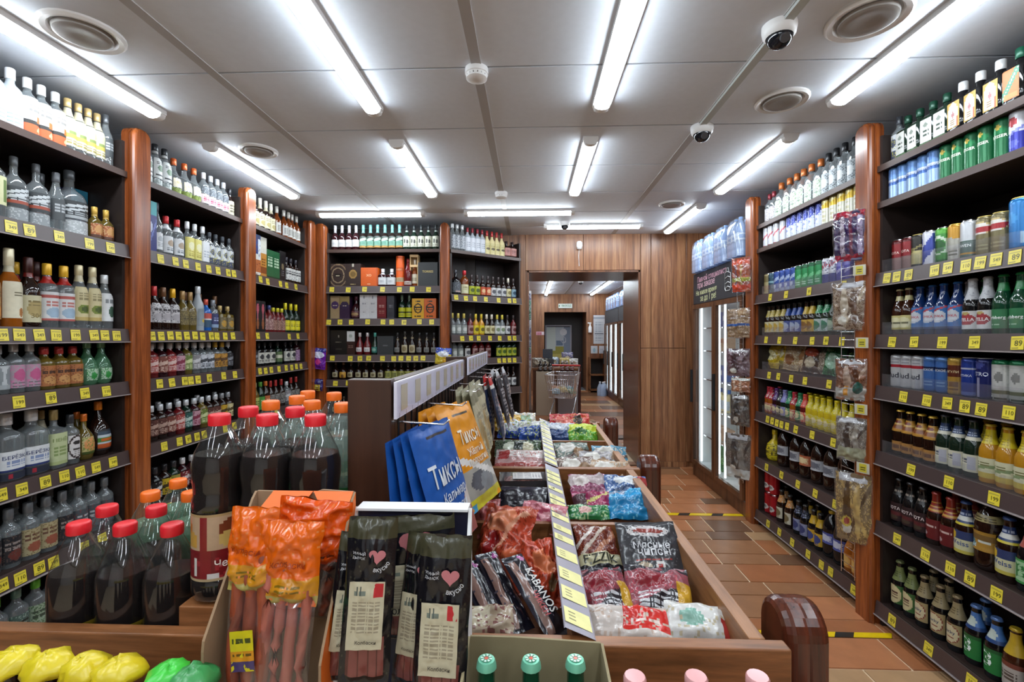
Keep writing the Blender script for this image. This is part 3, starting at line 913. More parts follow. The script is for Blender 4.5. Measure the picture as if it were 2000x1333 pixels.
# ---------------------------------------------------------------- the goods themselves
A1, A2 = 1.25, 0.95
def lab(bg, *ops, z=(.08, .56), a=A1):
    return (z[0], z[1], a, bg, ops)
def nck(bg, *ops, z=(.72, .83), a=PI):
    return (z[0], z[1], a, bg, ops)
TXT = lambda c='4a4a4a', v0=.1, v1=.42, n=3: ('l', .15, .85, v0, v1, n, c)
V, RU, BR, WH, LQ, GN, BE, WI = 'vodka_bottle', 'rum_bottle', 'brandy_bottle', 'whisky_bottle', 'liqueur_bottle', 'gin_bottle', 'beer_bottle', 'wine_bottle'
# --- spirits wall, first bay
bottle('v_pale', V, 'clear bottle with pale blue label', 'vod', .268, .040, 'frost', 'eeeef2', [lab('dfe8f2', ('e', .5, .75, .3, .12, 'b9cbe2'), TXT('9fb4d0'), z=(.05, .62))])
bottle('v_orb', RU, 'white capped bottle with orange banded label', 'vod', .262, .037, 'clear', 'f2f2f2', [lab('f4f1ec', ('b', .0, .26, 'd9642a'), ('b', .26, .36, '26231f'), ('r', .55, .9, .33, .5, 'e0762f'), ('l', .25, .75, .62, .85, 2, '8d8a86'), ('e', .72, .12, .16, .08, 'f2c9a0'), z=(.06, .66))])
bottle('v_gold', V, 'slim bottle with cream label, gold cap', 'slim', .262, .032, 'clear', 'b49a68', [lab('f1efcf', ('b', .30, .42, 'd9c35a'), ('e', .5, .68, .3, .14, 'd5dcae'), ('l', .2, .8, .08, .26, 2, 'a89a5a'), ('r', .3, .7, .44, .52, '8a9c58'), z=(.12, .64)), nck('d8cfb0', z=(.66, .82))])
bottle('v_script', V, 'clear bottle with silver script label', 'jug', .292, .045, 'clear', '55585c', [lab('33383c', ('d', .55, .9, .35, 'd8dde0'), ('d', .7, .76, .35, '4a5055'), ('b', .18, .30, 'a8482e'), ('l', .1, .8, .34, .5, 2, 'c8ccd0'), z=(.24, .54)), lab('9ba1a4', ('s', .2, 'c9cdd0'), z=(.03, .22))])
bottle('v_jug', V, 'wide clear jug bottle with black label', 'jug', .325, .068, 'clear', '4a4e52', [lab('2c3033', ('d', .5, .85, .3, 'd0d5d8'), ('d', .62, .70, .3, '2c3033'), ('b', .0, .16, 'b4b9bc'), ('l', .15, .8, .2, .42, 2, 'b8bec2'), z=(.26, .52)), lab('b9bec0', ('s', .25, 'dfe2e4'), z=(.03, .23))])
bottle('v_tallgr', V, 'clear bottle with pale green label', 'vod', .30, .040, 'clear', 'c8c46a', [lab('e6e6b4', ('r', .2, .35, .1, .9, '9cae5a'), ('r', .6, .75, .1, .9, '6e8a3c'), z=(.2, .6)), nck('dfe0a0')])
bottle('v_nar', V, 'narrow dark clear bottle', 'slim', .28, .032, 'clear', '5d6064', [lab('4a4f52', ('l', .2, .8, .4, .8, 3, 'b9bec2'), z=(.2, .55))])
bottle('b_smgold', BR, 'small gold capped bottle, orange label', 'cog', .175, .032, 'olive', 'c8a24a', [lab('b5683a', ('s', .3, 'e0b07a'), ('e', .5, .6, .3, .3, 'd8a060'), ('b', 0, .2, '5c3018'), z=(.1, .5)), nck('c8a24a')])
carton('bx_blue', 'tall dark blue carton', .09, .09, .28, '1c2560', (('r', .3, .7, .2, .3, '3a8fb0'), ('b', .75, 1, '2f7f9c')))
bottle('r_tan', RU, 'bottle with wide tan label', 'cog', .335, .041, 'brown', '7a5638', [lab('a8763c', ('l', .15, .85, .62, .78, 2, '5d3d1c'), ('e', .6, .22, .14, .16, 'd88a34'), z=(.1, .56)), nck('96724a')])
bottle('r_cream', RU, 'bottle with wide cream label', 'cog', .34, .042, 'amber', 'd8cfb0', [lab('ece4c8', ('l', .3, .8, .6, .74, 2, '7c7458'), ('e', .62, .16, .1, .12, 'b5763c'), ('e', .78, .16, .06, .10, 'b5763c'), z=(.12, .58)), nck('cfc6a6', z=(.70, .86))])
bottle('r_dark', RU, 'dark rum bottle, cream oval label', 'cog', .315, .042, 'dark', '3c1b18', [lab('d9d2ae', ('e', .5, .5, .32, .3, 'b9a46a'), ('t', '304', .5, .25, .4, '7a6a3c'), ('l', .2, .8, .6, .85, 2, '8b7a4a'), z=(.08, .46)), nck('7c2420')])
bottle('r_redcap', RU, 'bottle with yellow and red cap', 'vod', .30, .040, 'clear', 'd8a82e', [lab('e8e9ea', ('b', .78, .9, 'c05a52'), ('b', .0, .08, 'c4625a'), ('l', .2, .8, .5, .72, 2, 'c87c74'), ('e', .5, .28, .32, .18, 'a7c0d6'), z=(.12, .56)), nck('b6261f', z=(.69, .80))])
bottle('t_beige', LQ, 'bottle with beige label, long cream neck', 'slim', .315, .036, 'clear', 'c9bd98', [lab('dccfa0', ('e', .5, .34, .36, .14, '7c8c34'), ('e', .5, .34, .2, .08, '4c5c20'), ('l', .2, .8, .62, .85, 3, '9a8f66'), ('b', 0, .12, 'c9b06a'), z=(.13, .66)), nck('d2c7a2', z=(.74, .86))])
bottle('t_white', LQ, 'bottle with white label, green emblem', 'slim', .285, .036, 'clear', 'd7d9dc', [lab('eceef0', ('e', .55, .34, .2, .2, '3f5f4c'), ('l', .2, .8, .66, .8, 2, '8c9296'), z=(.15, .66))])
bottle('v_silv', V, 'short silver capped bottle, pale label', 'vod', .205, .040, 'clear', 'a9adb2', [lab('c9ced2', ('e', .3, .55, .16, .4, '8f969a'), ('e', .72, .55, .16, .4, '8f969a'), ('b', 0, .2, 'aeb4b8'), z=(.1, .58))])
bottle('v_pink', V, 'short silver capped bottle, pink label', 'vod', .215, .036, 'clear', 'b4b7ba', [lab('b9a3b0', ('s', .25, 'd98ab0'), ('e', .5, .55, .25, .25, 'cc5f90'), ('l', .2, .8, .05, .3, 2, '7a6a74'), z=(.1, .56))])
bottle('v_rust', LQ, 'squat red capped bottle, orange label', 'vod', .195, .040, 'olive', 'b23a38', [lab('b5703e', ('l', .1, .9, .62, .86, 1, '4a2814'), ('e', .5, .3, .32, .22, 'd29a5c'), ('s', .15, '8a4f2a'), z=(.08, .56))])
bottle('v_grn', V, 'clear green decanter with label', 'bell', .225, .046, 'greenclear', '6fa07c', [lab('bcd6bc', ('s', .3, '4f9a5c'), ('e', .5, .4, .2, .3, '2f9a42'), z=(.1, .36), a=.7)])
bottle('v_berez', V, 'clear bottle with white and blue label', 'vod', .285, .052, 'clear', 'd9dadc', [lab('eceff3', ('t', 'БЕРЁЗКА', .5, .72, .8, '1c2c58'), ('l', .2, .8, .28, .5, 2, '8fa0c8'), ('b', 0, .1, '2a3a74'), z=(.14, .44), a=1.1), (.02, .12, 1.1, '2b3142', (('e', .3, .5, .08, .3, 'b02a3a'),), 'label')], n=3.2)
bottle('v_pale_gr', V, 'tall flat bottle, pale green label', 'flask', .27, .040, 'clear', 'a08a58', [lab('cdd8a6', ('t', 'ПЕНЁК', .5, .8, .7, '6c7c44'), ('l', .2, .8, .3, .6, 3, '93a86a'), ('b', 0, .12, 'b8c488'), z=(.06, .60))], n=4)
bottle('v_bw', GN, 'dark clear bottle, white house label', 'vod', .235, .036, 'clear', '3a3c40', [lab('e8e4e4', ('o', .5, .5, .5, .5, .72, '3b2c2c'), ('e', .5, .68, .26, .1, '33302f'), ('r', .25, .75, .38, .44, '4a4442'), ('l', .3, .7, .12, .3, 2, '9c9692'), z=(.1, .58), a=1.0)])
bottle('l_peach', LQ, 'orange capped bottle, peach fruit label', 'round', .225, .042, 'olive', 'd86f24', [lab('c9b87c', ('e', .5, .55, .4, .38, 'e39a5c'), ('s', .2, '7f9440'), ('b', 0, .18, '4c5a24'), z=(.12, .5), a=1.0)])
bottle('l_round', LQ, 'round dark bottle, colourful oval label', 'round', .275, .052, 'dark', 'd87a20', [lab('2c2f33', ('b', .3, .75, 'c9d4dc'), ('b', .38, .62, '4f8a3a'), ('r', .15, .85, .44, .56, 'd86a2a'), ('b', .1, .3, 'c85a26'), ('b', .75, .9, '3a4a5c'), z=(.10, .48), a=.9)])
bottle('v_blk', V, 'clear bottle with black label', 'vod', .245, .040, 'clear', '70757a', [lab('22242a', ('l', .15, .85, .5, .85, 2, '9a8f8a'), ('e', .5, .28, .26, .2, '70342c'), ('s', .12, '5c4a44'), z=(.08, .55))])
bottle('v_crm', V, 'clear bottle with beige scripted label', 'vod', .245, .040, 'clear', '70757a', [lab('b8ab84', ('l', .15, .85, .55, .85, 2, '6e4a3a'), ('s', .2, '8f7a55'), ('e', .5, .3, .26, .2, 'a05a44'), z=(.08, .55))])
bottle('v_grey', V, 'clear bottle with grey label', 'vod', .245, .038, 'clear', '777c80', [lab('4e545a', ('l', .15, .85, .5, .85, 2, 'b8bcc0'), ('e', .5, .28, .3, .2, '70757c'), ('s', .12, '8e4048'), z=(.08, .55))])
bottle('v_low', V, 'clear bottle with green label', 'vod', .24, .040, 'clear', '5fb03c', [lab('9fb39c', ('s', .3, '54734f'), ('l', .15, .85, .5, .85, 2, '405040'), z=(.08, .55))])
bottle('v_lowc', V, 'clear bottle with dark teal label', 'vod', .24, .040, 'clear', '5a7a70', [lab('4d6660', ('s', .3, '8fa69c'), ('l', .15, .85, .5, .85, 2, '202c28'), z=(.08, .55))])

stock(L1, 0, [('v_pale', -130, -90, -55, -25, 4, 21), ('v_orb', 44, 80, 114), ('v_gold', 141, 166, 190, 213), ('v_nar', 233)])
stock(L1, 1, [('v_tallgr', -110, -70, -30, 2), ('v_script', 38, 73), ('v_nar', 110), ('v_jug', 150), ('b_smgold', 190, 216)])
stock(L1, 1, [('bx_blue', 226)], back=.16)
stock(L1, 1, [('v_script', 82)], back=.1)
stock(L1, 2, [('r_tan', -130, -85, -40, 12), ('r_cream', 48), ('r_dark', 90), ('r_redcap', 114, 140), ('t_beige', 166, 190), ('t_white', 214)])
stock(L1, 2, [('r_redcap', 30), ('r_dark', 70)], back=.1)
stock(L1, 3, [('v_silv', -110, -65, -25, 8, 34), ('v_pink', 68, 92), ('v_rust', 113, 135, 158), ('v_grn', 187, 217)])
stock(L1, 4, [('v_berez', -130, -75, -20, 22, 64), ('v_pale_gr', 105), ('v_bw', 144), ('l_peach', 172), ('l_round', 208)])
stock(L1, 4, [('l_peach', 150), ('v_gold', 80)], back=.1)
stock(L1, 5, [('v_blk', -90, -55, -20, 12, 44), ('v_crm', 80, 107), ('v_blk', 135), ('v_grey', 165, 192, 216)])
stock(L1, 5, [('v_grey', 30, 62, 95, 150, 180)], back=.1)
stock(L1, 6, [('v_low', -60, -25, 8, 62, 90), ('v_lowc', 36, 120, 150)])

# --- spirits wall, middle bay
bottle('m_silver', V, 'tall clear bottle, white and black label', 'slim', .262, .036, 'clear', '26282c', [lab('e4e8e8', ('e', .5, .5, .25, .16, '5d7a5c'), ('l', .2, .8, .7, .86, 2, '4a4e52'), ('r', .1, .9, .1, .2, '34383c'), z=(.22, .68), a=1.1), nck('d8dcdc', z=(.78, .84)), (.04, .18, 1.1, '9aa6a4', (('s', .35, 'd5dcda'),), 'label')])
bottle('m_pear', LQ, 'orange capped bottle with cream oval label', 'bell', .235, .043, 'clear', 'c05a28', [lab('f0e6cc', ('e', .5, .6, .3, .2, 'd5c48e'), z=(.22, .46), a=1.0), (.05, .2, 1.4, '7d8f3c', (('s', .4, 'a9bc62'),), 'label')])
bottle('m_pinkb', GN, 'clear bottle with pink band label', 'vod', .235, .034, 'clear', 'cfd2d8', [lab('e9d3da', ('l', .1, .9, .2, .8, 3, 'c2406c'), z=(.1, .36)), (.38, .58, 1.2, '59616a', (('s', .2, 'a9b0b8'),), 'label')])
bottle('m_small', LQ, 'small dark bottle', 'cog', .21, .030, 'dark', '2a2a2e', [lab('cfc9b2', ('l', .2, .8, .2, .8, 3, '6d6650'))])
carton('bx_bluew', 'tall blue carton with pale bird print', .085, .085, .30, '232c78', (('b', .72, 1, '38a0a8'), ('e', .4, .5, .25, .12, 'c9d2ec'), ('d', .2, .3, .8, '6a78c0')))
bottle('m_slimw', GN, 'tall slim bottle with white label', 'slim', .31, .034, 'clear', '3c4048', [lab('e6e8ea', ('e', .5, .65, .25, .16, 'b5bac0'), ('l', .25, .75, .2, .45, 3, '8d9298'), z=(.1, .42), a=1.0)])
bottle('m_redw', V, 'clear bottle, white label, red cap', 'vod', .25, .037, 'clear', 'b92a2e', [lab('e3e5e8', ('e', .5, .6, .26, .2, 'b5a08a'), ('l', .2, .8, .15, .38, 2, '7d838a'), z=(.1, .5)), nck('d8dade', z=(.68, .8))])
bottle('m_yel', GN, 'clear bottle with yellow label, white cap', 'flask', .26, .034, 'clear', 'dfe2e6', [lab('e2d878', ('e', .5, .6, .3, .2, 'f0ecc0'), ('l', .2, .8, .12, .4, 3, 'a89a3c'), z=(.08, .6))], n=4)
bottle('m_wht', GN, 'clear bottle with plain white label', 'flask', .26, .034, 'clear', 'dfe2e6', [lab('e6e8ec', ('l', .2, .8, .2, .6, 3, 'b2b8c2'), z=(.08, .6))], n=4)
bottle('m_navy', V, 'dark bottle with white and navy label', 'vod', .235, .032, 'clear', '34383e', [lab('d5d9de', ('b', 0, .3, '39415c'), ('e', .5, .65, .25, .18, '4c5266'), ('s', .12, 'c9c04a'), z=(.1, .6))])
def wl(key, cap, desc):
    bottle(key, WH, desc, 'cog', .262, .037, 'dark', cap, [lab('d5d2d4', ('l', .1, .9, .6, .85, 1, '3a3638'), ('s', .22, '6a646a'), ('e', .5, .3, .4, .2, 'b5b0b4'), z=(.18, .62))])
wl('m_wl_red', 'b02c2c', 'dark whisky bottle, white label, red cap'); wl('m_wl_drk', '6c4a30', 'dark whisky bottle, white label, brown cap'); wl('m_wl_gld', 'd8a322', 'dark whisky bottle, white label, gold cap')
bottle('m_oliv', WH, 'olive liquor bottle, gold cap', 'cog', .255, .036, 'olive', '9a7a4c', [lab('6f6038', ('s', .3, '9a8a52'), ('l', .2, .8, .3, .7, 3, '463c20'), z=(.15, .5))])
bottle('m_clr', V, 'tall frosted bottle, gold seal', 'slim', .30, .036, 'frost', 'd0d4d8', [lab('8f9aa2', ('e', .6, .3, .22, .12, 'd2b040'), z=(.12, .5), a=1.0)])
bottle('m_tric', V, 'bottle with red, white, blue label', 'vod', .22, .034, 'blue', 'b84a3a', [lab('c8564a', ('b', .5, .62, 'e6e6ea'), ('b', 0, .5, '30506c'), z=(.12, .56))])
bottle('m_blul', V, 'clear bottle with navy label', 'vod', .22, .034, 'clear', '8a9098', [lab('30386c', ('l', .2, .8, .5, .8, 2, 'b0b8d8'), ('b', 0, .22, '8fa8c8'), z=(.12, .56))])
bottle('m_star', BR, 'flat golden flask with star label', 'flask', .185, .036, 'olive', 'b9a06a', [lab('6f6244', ('e', .5, .45, .25, .28, 'c9962e'), ('s', .15, '9a8c62'), z=(.1, .56))], n=4)
def lk(key, bg, ink, desc, gl='red', cap='c9ccd0'):
    bottle(key, LQ, desc, 'vod', .205, .037, gl, cap, [lab(bg, ('d', .5, .72, .25, ink), ('l', .1, .9, .1, .4, 3, ink), ('s', .1, ink), z=(.14, .60))])
lk('k_red', 'a8423e', 'e8c8c0', 'liqueur bottle with brick red label'); lk('k_brn', '7a3c30', 'd8b8a8', 'liqueur bottle with brown label', 'wine'); lk('k_pnk', 'c99aa8', '8a2c48', 'liqueur bottle with pink label', 'wine')
lk('k_grn', '6c8038', 'd8e0a8', 'liqueur bottle with green label', 'olive'); lk('k_teal', '2a5a54', 'c0d8d0', 'liqueur bottle with teal label', 'dgreen')
lk('k_gry', '8f8c90', 'd8d8dc', 'clear bottle with grey label', 'clear'); lk('k_wht', 'd0d4dc', '3c4048', 'clear bottle with white figure label', 'clear'); lk('k_gld', 'bd8a34', '5c3a10', 'bottle with golden ornate label', 'clear', 'c9a23a')
lk('k_drk', '2a2a30', '8a8c94', 'dark bottle with black label', 'black'); lk('k_dbrn', '5a3028', 'c0a090', 'dark bottle with chocolate label', 'dark'); lk('k_yel', 'c9a028', '4a3a10', 'dark bottle with yellow label', 'dark', '8a8c90'); lk('k_crm', 'd8cc9a', '5a4c28', 'dark bottle with cream label', 'dark', '9a9ca0')
lk('k_mul', '9aa048', 'd04a30', 'bottle with motley fruit label', 'dgreen', '3c3c40'); lk('k_yel2', 'd2b428', '3c3010', 'bottle with bright yellow label', 'dark', '303034'); lk('k_redw', '7a2028', 'e0d8d8', 'bottle with dark red label', 'wine', 'e6e6ea'); lk('k_cyr', '1c1a1e', 'd8d8d8', 'black bottle with white lettering', 'black', '3a3a3e')
stock(L2, 0, [('m_silver', 287, 304, 320), ('m_pear', 341, 362, 385), ('m_pinkb', 401, 416, 430, 442), ('m_small', 456)])
stock(L2, 1, [('bx_bluew', 286), ('m_slimw', 302), ('m_redw', 325, 346), ('m_yel', 367, 381), ('m_wht', 395), ('m_navy', 409, 422, 435, 448)])
stock(L2, 2, [('m_wl_red', 289, 304), ('m_wl_drk', 322), ('m_wl_gld', 340), ('m_oliv', 356, 370), ('m_clr', 384), ('m_tric', 399), ('m_blul', 415), ('m_star', 430, 444)])
stock(L2, 3, [('k_red', 293, 308), ('k_brn', 328), ('k_red', 345), ('k_pnk', 357), ('k_grn', 370), ('k_gry', 384), ('k_wht', 398, 411), ('k_gld', 426, 441), ('k_drk', 455)])
stock(L2, 4, [('k_dbrn', 288, 303, 321), ('k_brn', 335), ('k_red', 348), ('k_teal', 362), ('k_pnk', 378), ('k_grn', 394), ('k_dbrn', 411, 426), ('k_yel', 441), ('k_crm', 455)])
stock(L2, 5, [('k_cyr', 290, 304), ('k_yel2', 318), ('k_mul', 336), ('k_redw', 357, 373), ('k_cyr', 392, 410, 430, 450)])
for i, ks in ((1, (330, 350, 372, 400, 430)), (2, (295, 315, 335, 360, 390, 420)), (3, (300, 335, 365, 400, 430)), (4, (310, 345, 385, 420))):
    stock(L2, i, [(('m_navy', 'm_wl_drk', 'k_drk', 'k_dbrn')[i - 1],) + ks], back=.095)

# --- spirits wall, last bay
bottle('w_cream', WH, 'whisky bottle with cream label, white cap', 'cog', .262, .037, 'dark', 'e6e2d4', [lab('e0d8b4', ('l', .15, .85, .6, .85, 2, '6a6040'), ('e', .5, .3, .3, .2, 'b8a868'), z=(.1, .5)), nck('d5cdb0', z=(.66, .78))])
bottle('w_white', WH, 'whisky bottle with white label', 'cog', .265, .036, 'whisky', 'c9c6c0', [lab('e4e2dc', ('l', .15, .85, .2, .8, 4, '8c8a82'), z=(.12, .46))])
carton('bx_bw', 'tall carton, blue over orange', .085, .085, .335, 'e6e2da', (('b', .55, 1, '1e3a80'), ('r', .55, 1, .45, .9, 'dce4ee'), ('b', .1, .4, 'c07040'), ('s', .1, '7a3a2a')), side='b08a5c')
carton('bx_tan', 'tall tan and orange whisky carton', .085, .085, .33, 'c98a3c', (('b', .6, 1, 'dcd8cc'), ('b', .1, .25, '8a4a20'), ('l', .2, .8, .3, .5, 3, '7a4a1c')))
carton('bx_grn', 'green whisky carton', .10, .09, .245, '20603a', (('l', .15, .85, .45, .75, 3, 'b8d0b0'), ('b', 0, .1, '143c24')))
carton('bx_blk', 'black whisky carton', .10, .09, .27, '1b191c', (('e', .5, .5, .2, .1, '7a6a50'), ('l', .3, .7, .2, .35, 2, '6a6468')))
bottle('w_wlb', WH, 'dark square bottle with white label', 'flask', .24, .042, 'dark', '26222a', [lab('d8d8d4', ('l', .15, .85, .5, .85, 2, '3a3a3e'), ('s', .15, '6c6c6c'), z=(.14, .58))], n=4)
carton('bx_pinkblk', 'black carton with pink glass print', .075, .07, .255, '1e1a1e', (('e', .5, .75, .26, .16, 'c05a6a'), ('e', .5, .28, .22, .2, '9a5a3a'), ('r', .45, .55, .4, .6, 'c86a78')))
bottle('w_red', LQ, 'red liqueur bottle, coloured label', 'slim', .23, .034, 'red', '3a3f70', [lab('8a5a58', ('s', .4, 'c8a8a0'), z=(.1, .5))])
bottle('w_ytop', LQ, 'dark bottle with yellow cap', 'slim', .215, .033, 'red', 'c9c02c', [lab('7a4a40', ('s', .4, 'b08a78'), z=(.1, .5))])
bottle('w_yell', LQ, 'dark bottle, wide yellow label, yellow cap', 'cog', .27, .038, 'dgreen', 'd2c51e', [lab('e4d51a', ('l', .15, .85, .4, .75, 2, '7a6f14'), ('b', 0, .12, 'b8a814'), z=(.08, .42))])
bottle('w_bkw', LQ, 'black bottle with white arched label', 'flask', .20, .038, 'black', '26262a', [lab('d4d2c8', ('e', .5, .6, .25, .25, '3a3a40'), ('l', .2, .8, .1, .35, 2, '6c6a64'), z=(.12, .56))], n=3.5)
bottle('w_bkg', LQ, 'dark bottle with green label', 'flask', .20, .038, 'dgreen', '26262a', [lab('5a7048', ('b', .35, .7, 'd0d0b8'), z=(.12, .56))], n=3.5)
bottle('w_purp', LQ, 'bottle with purple patterned label', 'vod', .215, .036, 'wine', '5a5a60', [lab('7a5a86', ('s', .4, 'c09ab8'), z=(.08, .56))])
bottle('w_lim', LQ, 'bottle with lime green label', 'slim', .24, .036, 'olive', 'd2d4a0', [lab('b9c46a', ('l', .2, .8, .3, .8, 3, '4c5c1c'), z=(.06, .5))])
bottle('w_grn', LQ, 'bottle with bright green label', 'slim', .24, .036, 'dgreen', '5aa040', [lab('4f9a3c', ('l', .2, .8, .3, .8, 3, 'd0e0a8'), z=(.06, .5))])
bottle('w_org', LQ, 'bottle with orange label', 'slim', .24, .036, 'dark', 'd87a34', [lab('c86a3c', ('l', .2, .8, .3, .8, 3, 'f0d0a8'), z=(.06, .5))])
bottle('w_drd', BR, 'dark bottle with red cap', 'cog', .235, .035, 'dark', 'b03434', [lab('8f8c88', ('s', .35, '33302f'), z=(.1, .5))])
stock(L3, 0, [('w_cream', 497, 508, 519, 530), ('w_white', 541, 555, 567, 577, 584)])
stock(L3, 1, [('bx_bw', 496), ('bx_tan', 507), ('bx_grn', 517, 527), ('bx_blk', 543), ('w_wlb', 560, 573, 584)])
stock(L3, 2, [('bx_pinkblk', 499, 507), ('w_red', 516, 525), ('w_ytop', 533, 541, 549), ('w_yell', 558, 568, 578)])
stock(L3, 3, [('k_drk', 494), ('w_bkw', 505, 516, 527), ('w_bkg', 541), ('w_bkw', 557, 568), ('w_purp', 580)])
stock(L3, 4, [('w_lim', 498), ('w_grn', 509), ('w_org', 518), ('w_drd', 529, 538, 549), ('k_gry', 559), ('w_drd', 568, 578)])
stock(L3, 5, [('k_dbrn', 500, 515), ('k_cyr', 530, 545)])

# --- gift shelves facing the camera
bottle('g_white', BR, 'dark bottle with white label, silver top', 'cog', .258, .036, 'wine', 'd8d8de', [lab('e8e8e8', ('l', .2, .8, .25, .6, 3, '9a9aa0'), z=(.14, .42)), nck('c8c8d0', z=(.70, .80))])
bottle('g_teal', BR, 'dark bottle with teal label and neck', 'cog', .262, .037, 'dark', '7ab8b4', [lab('7fb49c', ('b', .62, 1, '3a4a44'), ('d', .6, .82, .2, 'c8d8c8'), ('b', 0, .16, 'c09048'), ('l', .2, .8, .2, .5, 3, '2c6058'), z=(.10, .54)), nck('8cc4c0', z=(.68, .80))])
bottle('g_lat', BR, 'black bottle with cream printed label', 'cog', .256, .037, 'dgreen', '2a3032', [lab('dfe0cc', ('e', .35, .55, .12, .2, '3a3c38'), ('e', .65, .5, .12, .2, '4a4c48'), ('l', .2, .8, .08, .28, 2, '8a8c7c'), ('s', .08, '6a6c60'), z=(.12, .54)), nck('b8c8c0', z=(.72, .80))])
carton('bx_gold_dia', 'dark gift box with gold diamond pattern', .155, .12, .235, '3a2a26', (('o', .5, .5, .62, .5, .8, '8a7258'), ('o', .5, .5, .42, .34, .75, 'a08a6c'), ('r', .3, .7, .45, .55, '1e1614'), ('l', .35, .65, .47, .53, 1, 'd8c8a8')))
carton('bx_gold_disc', 'dark gift box with gold disc', .155, .12, .235, '382a28', (('e', .5, .55, .26, .2, 'a8844a'), ('e', .5, .55, .18, .13, '7c6034'), ('l', .3, .7, .1, .16, 1, 'b09868'), ('r', .46, .54, .88, 1, 'c8c0b0')))
carton('bx_xo', 'bright orange cognac box', .17, .12, .195, 'e4631c', (('t', 'XO', .48, .6, .3, 'f4c8a0'), ('l', .4, .6, .12, .18, 1, 'f4d0b0'), ('b', 0, .05, 'b84a10'), ('r', .92, 1, 0, 1, 'c65214')))
bottle('g_sq', BR, 'short clear bottle with white label', 'flask', .185, .044, 'wine', 'd8dade', [lab('e4e6e8', ('l', .25, .75, .3, .6, 2, 'a4a6ac'), z=(.12, .52)), nck('d8dade', z=(.68, .8))], n=3.4)
carton('tube_or', 'tall orange cognac tube', .084, .084, .315, 'd4591c', (('b', .88, .93, 'e07834'), ('b', .16, .3, 'c8a070'), ('l', .2, .8, .34, .42, 1, 'f0b888')), name='gift_tube')
PRODUCTS['tube_or'].update(kind='bottle', shape='tube', gl='orange_tube', cap='c04c14', n=2, foil=None, capz=None, labs=[(.16, .30, 1.2, 'c8b08a', (('l', .2, .8, .2, .8, 2, '8a5a30'),), 'label'), (.5, .62, 1.2, 'd4591c', (('l', .2, .8, .2, .8, 2, 'f0b888'),), 'label')])
SHAPES['tube'] = ([(0, 0), (1, 0), (1, .93), (0, .93)], (.93, 1.0, 1.02)); GL['orange_tube'] = mat('orange_card', hx('d4591c'), 0.4)
bottle('g_ruby', BR, 'tall ruby bottle with white label', 'slim', .285, .038, 'red', '7a2024', [lab('d8ccc4', ('l', .2, .8, .3, .7, 2, '6a3c34'), z=(.08, .2)), ])
carton('bx_noir', 'large black gift box with gold lettering', .20, .12, .245, '1f2224', (('t', 'TORRES', .5, .62, .55, 'b09a58'), ('l', .3, .7, .36, .40, 1, '8a7a48'), ('r', 0, .04, 0, 1, '34383a')))
carton('bx_beige', 'beige cognac box with purple emblem', .093, .09, .235, 'a8906c', (('e', .5, .6, .42, .16, '4a3460'), ('l', .3, .7, .57, .63, 1, 'd8c8b0'), ('b', .92, 1, '8a744e')))
carton('bx_purp', 'purple cognac box with gold top', .10, .09, .23, '3a2440', (('b', .62, 1, '9a844e'), ('e', .5, .6, .42, .18, '3a2a4a'), ('l', .3, .7, .57, .63, 1, 'd8c8b0')))
bottle('g_bell', BR, 'bell shaped dark red cognac bottle', 'bell', .235, .052, 'wine', '4a2030', [lab('5a2838', ('e', .5, .5, .3, .3, 'b09060'), ('s', .12, '8a5a50'), z=(.08, .34))], n=2)
carton('bx_wht', 'tall white whisky box', .088, .085, .245, 'd9d7d9', (('r', .42, .58, .84, .96, '9a98a0'), ('l', .3, .7, .6, .68, 2, 'a8a6ac'), ('l', .35, .65, .28, .32, 1, '8a888e')))
carton('bx_red', 'dark red whisky box', .09, .085, .235, '7c2026', (('l', .2, .8, .5, .62, 2, 'd0a8a0'), ('b', .02, .1, '5c1418'), ('l', .2, .8, .25, .35, 2, 'a06058')))
carton('bx_slate', 'slate grey whisky box', .072, .085, .235, '3a3a42', (('l', .2, .8, .5, .62, 2, '8a8a92'), ('r', .2, .8, .1, .3, '30303a')))
bottle('g_yel', BR, 'dark bottle with yellow green label', 'cog', .25, .036, 'dgreen', '5a6a58', [lab('c9c81e', ('b', .42, .58, '3a3c18'), ('l', .2, .8, .12, .34, 2, '6a6a14'), z=(.08, .46))])
def vbox(key, bg, desc):
    carton(key, desc, .12, .10, .205, bg, (('o', .5, .52, .36, .24, .55, '1c1814'), ('r', .2, .8, .45, .6, '1c1814'), ('l', .25, .75, .48, .57, 1, bg), ('l', .3, .7, .84, .92, 1, '3a2c10'), ('l', .2, .8, .1, .18, 2, '4a3810')))
vbox('bx_yel', 'e2a81c', 'yellow box with black round emblem'); vbox('bx_or', 'd8651c', 'orange box with black round emblem')
carton('bx_blk2', 'black gift box with small emblem', .17, .12, .25, '1c1816', (('e', .5, .75, .05, .05, '8a8478'), ('l', .3, .7, .5, .56, 1, '7a7264'), ('r', .3, .7, .2, .26, '3a342e')))
carton('bx_whb', 'white topped brown whisky box', .085, .085, .24, '3c2420', (('b', .58, 1, 'd8d8d8'), ('e', .5, .8, .2, .08, 'a8b0a8'), ('l', .2, .8, .3, .42, 2, '8a6a60')))
bottle('g_redw', BR, 'red bottle with small white label', 'bell', .225, .040, 'red', 'c8c0c0', [lab('e2dede', ('l', .2, .8, .3, .7, 2, '8a8a8a'), z=(.14, .34), a=.8)])
bottle('g_tealb', BR, 'dark bottle with teal label', 'bell', .225, .038, 'dgreen', '4a9a8c', [lab('2f7a70', ('e', .5, .5, .3, .3, '8ab8a8'), z=(.1, .36), a=.9)])
carton('bx_gry', 'plain dark grey gift box', .16, .12, .19, '3c3f42', (('e', .5, .5, .16, .04, '6a6c70'), ('r', 0, .03, 0, 1, '55585c')))
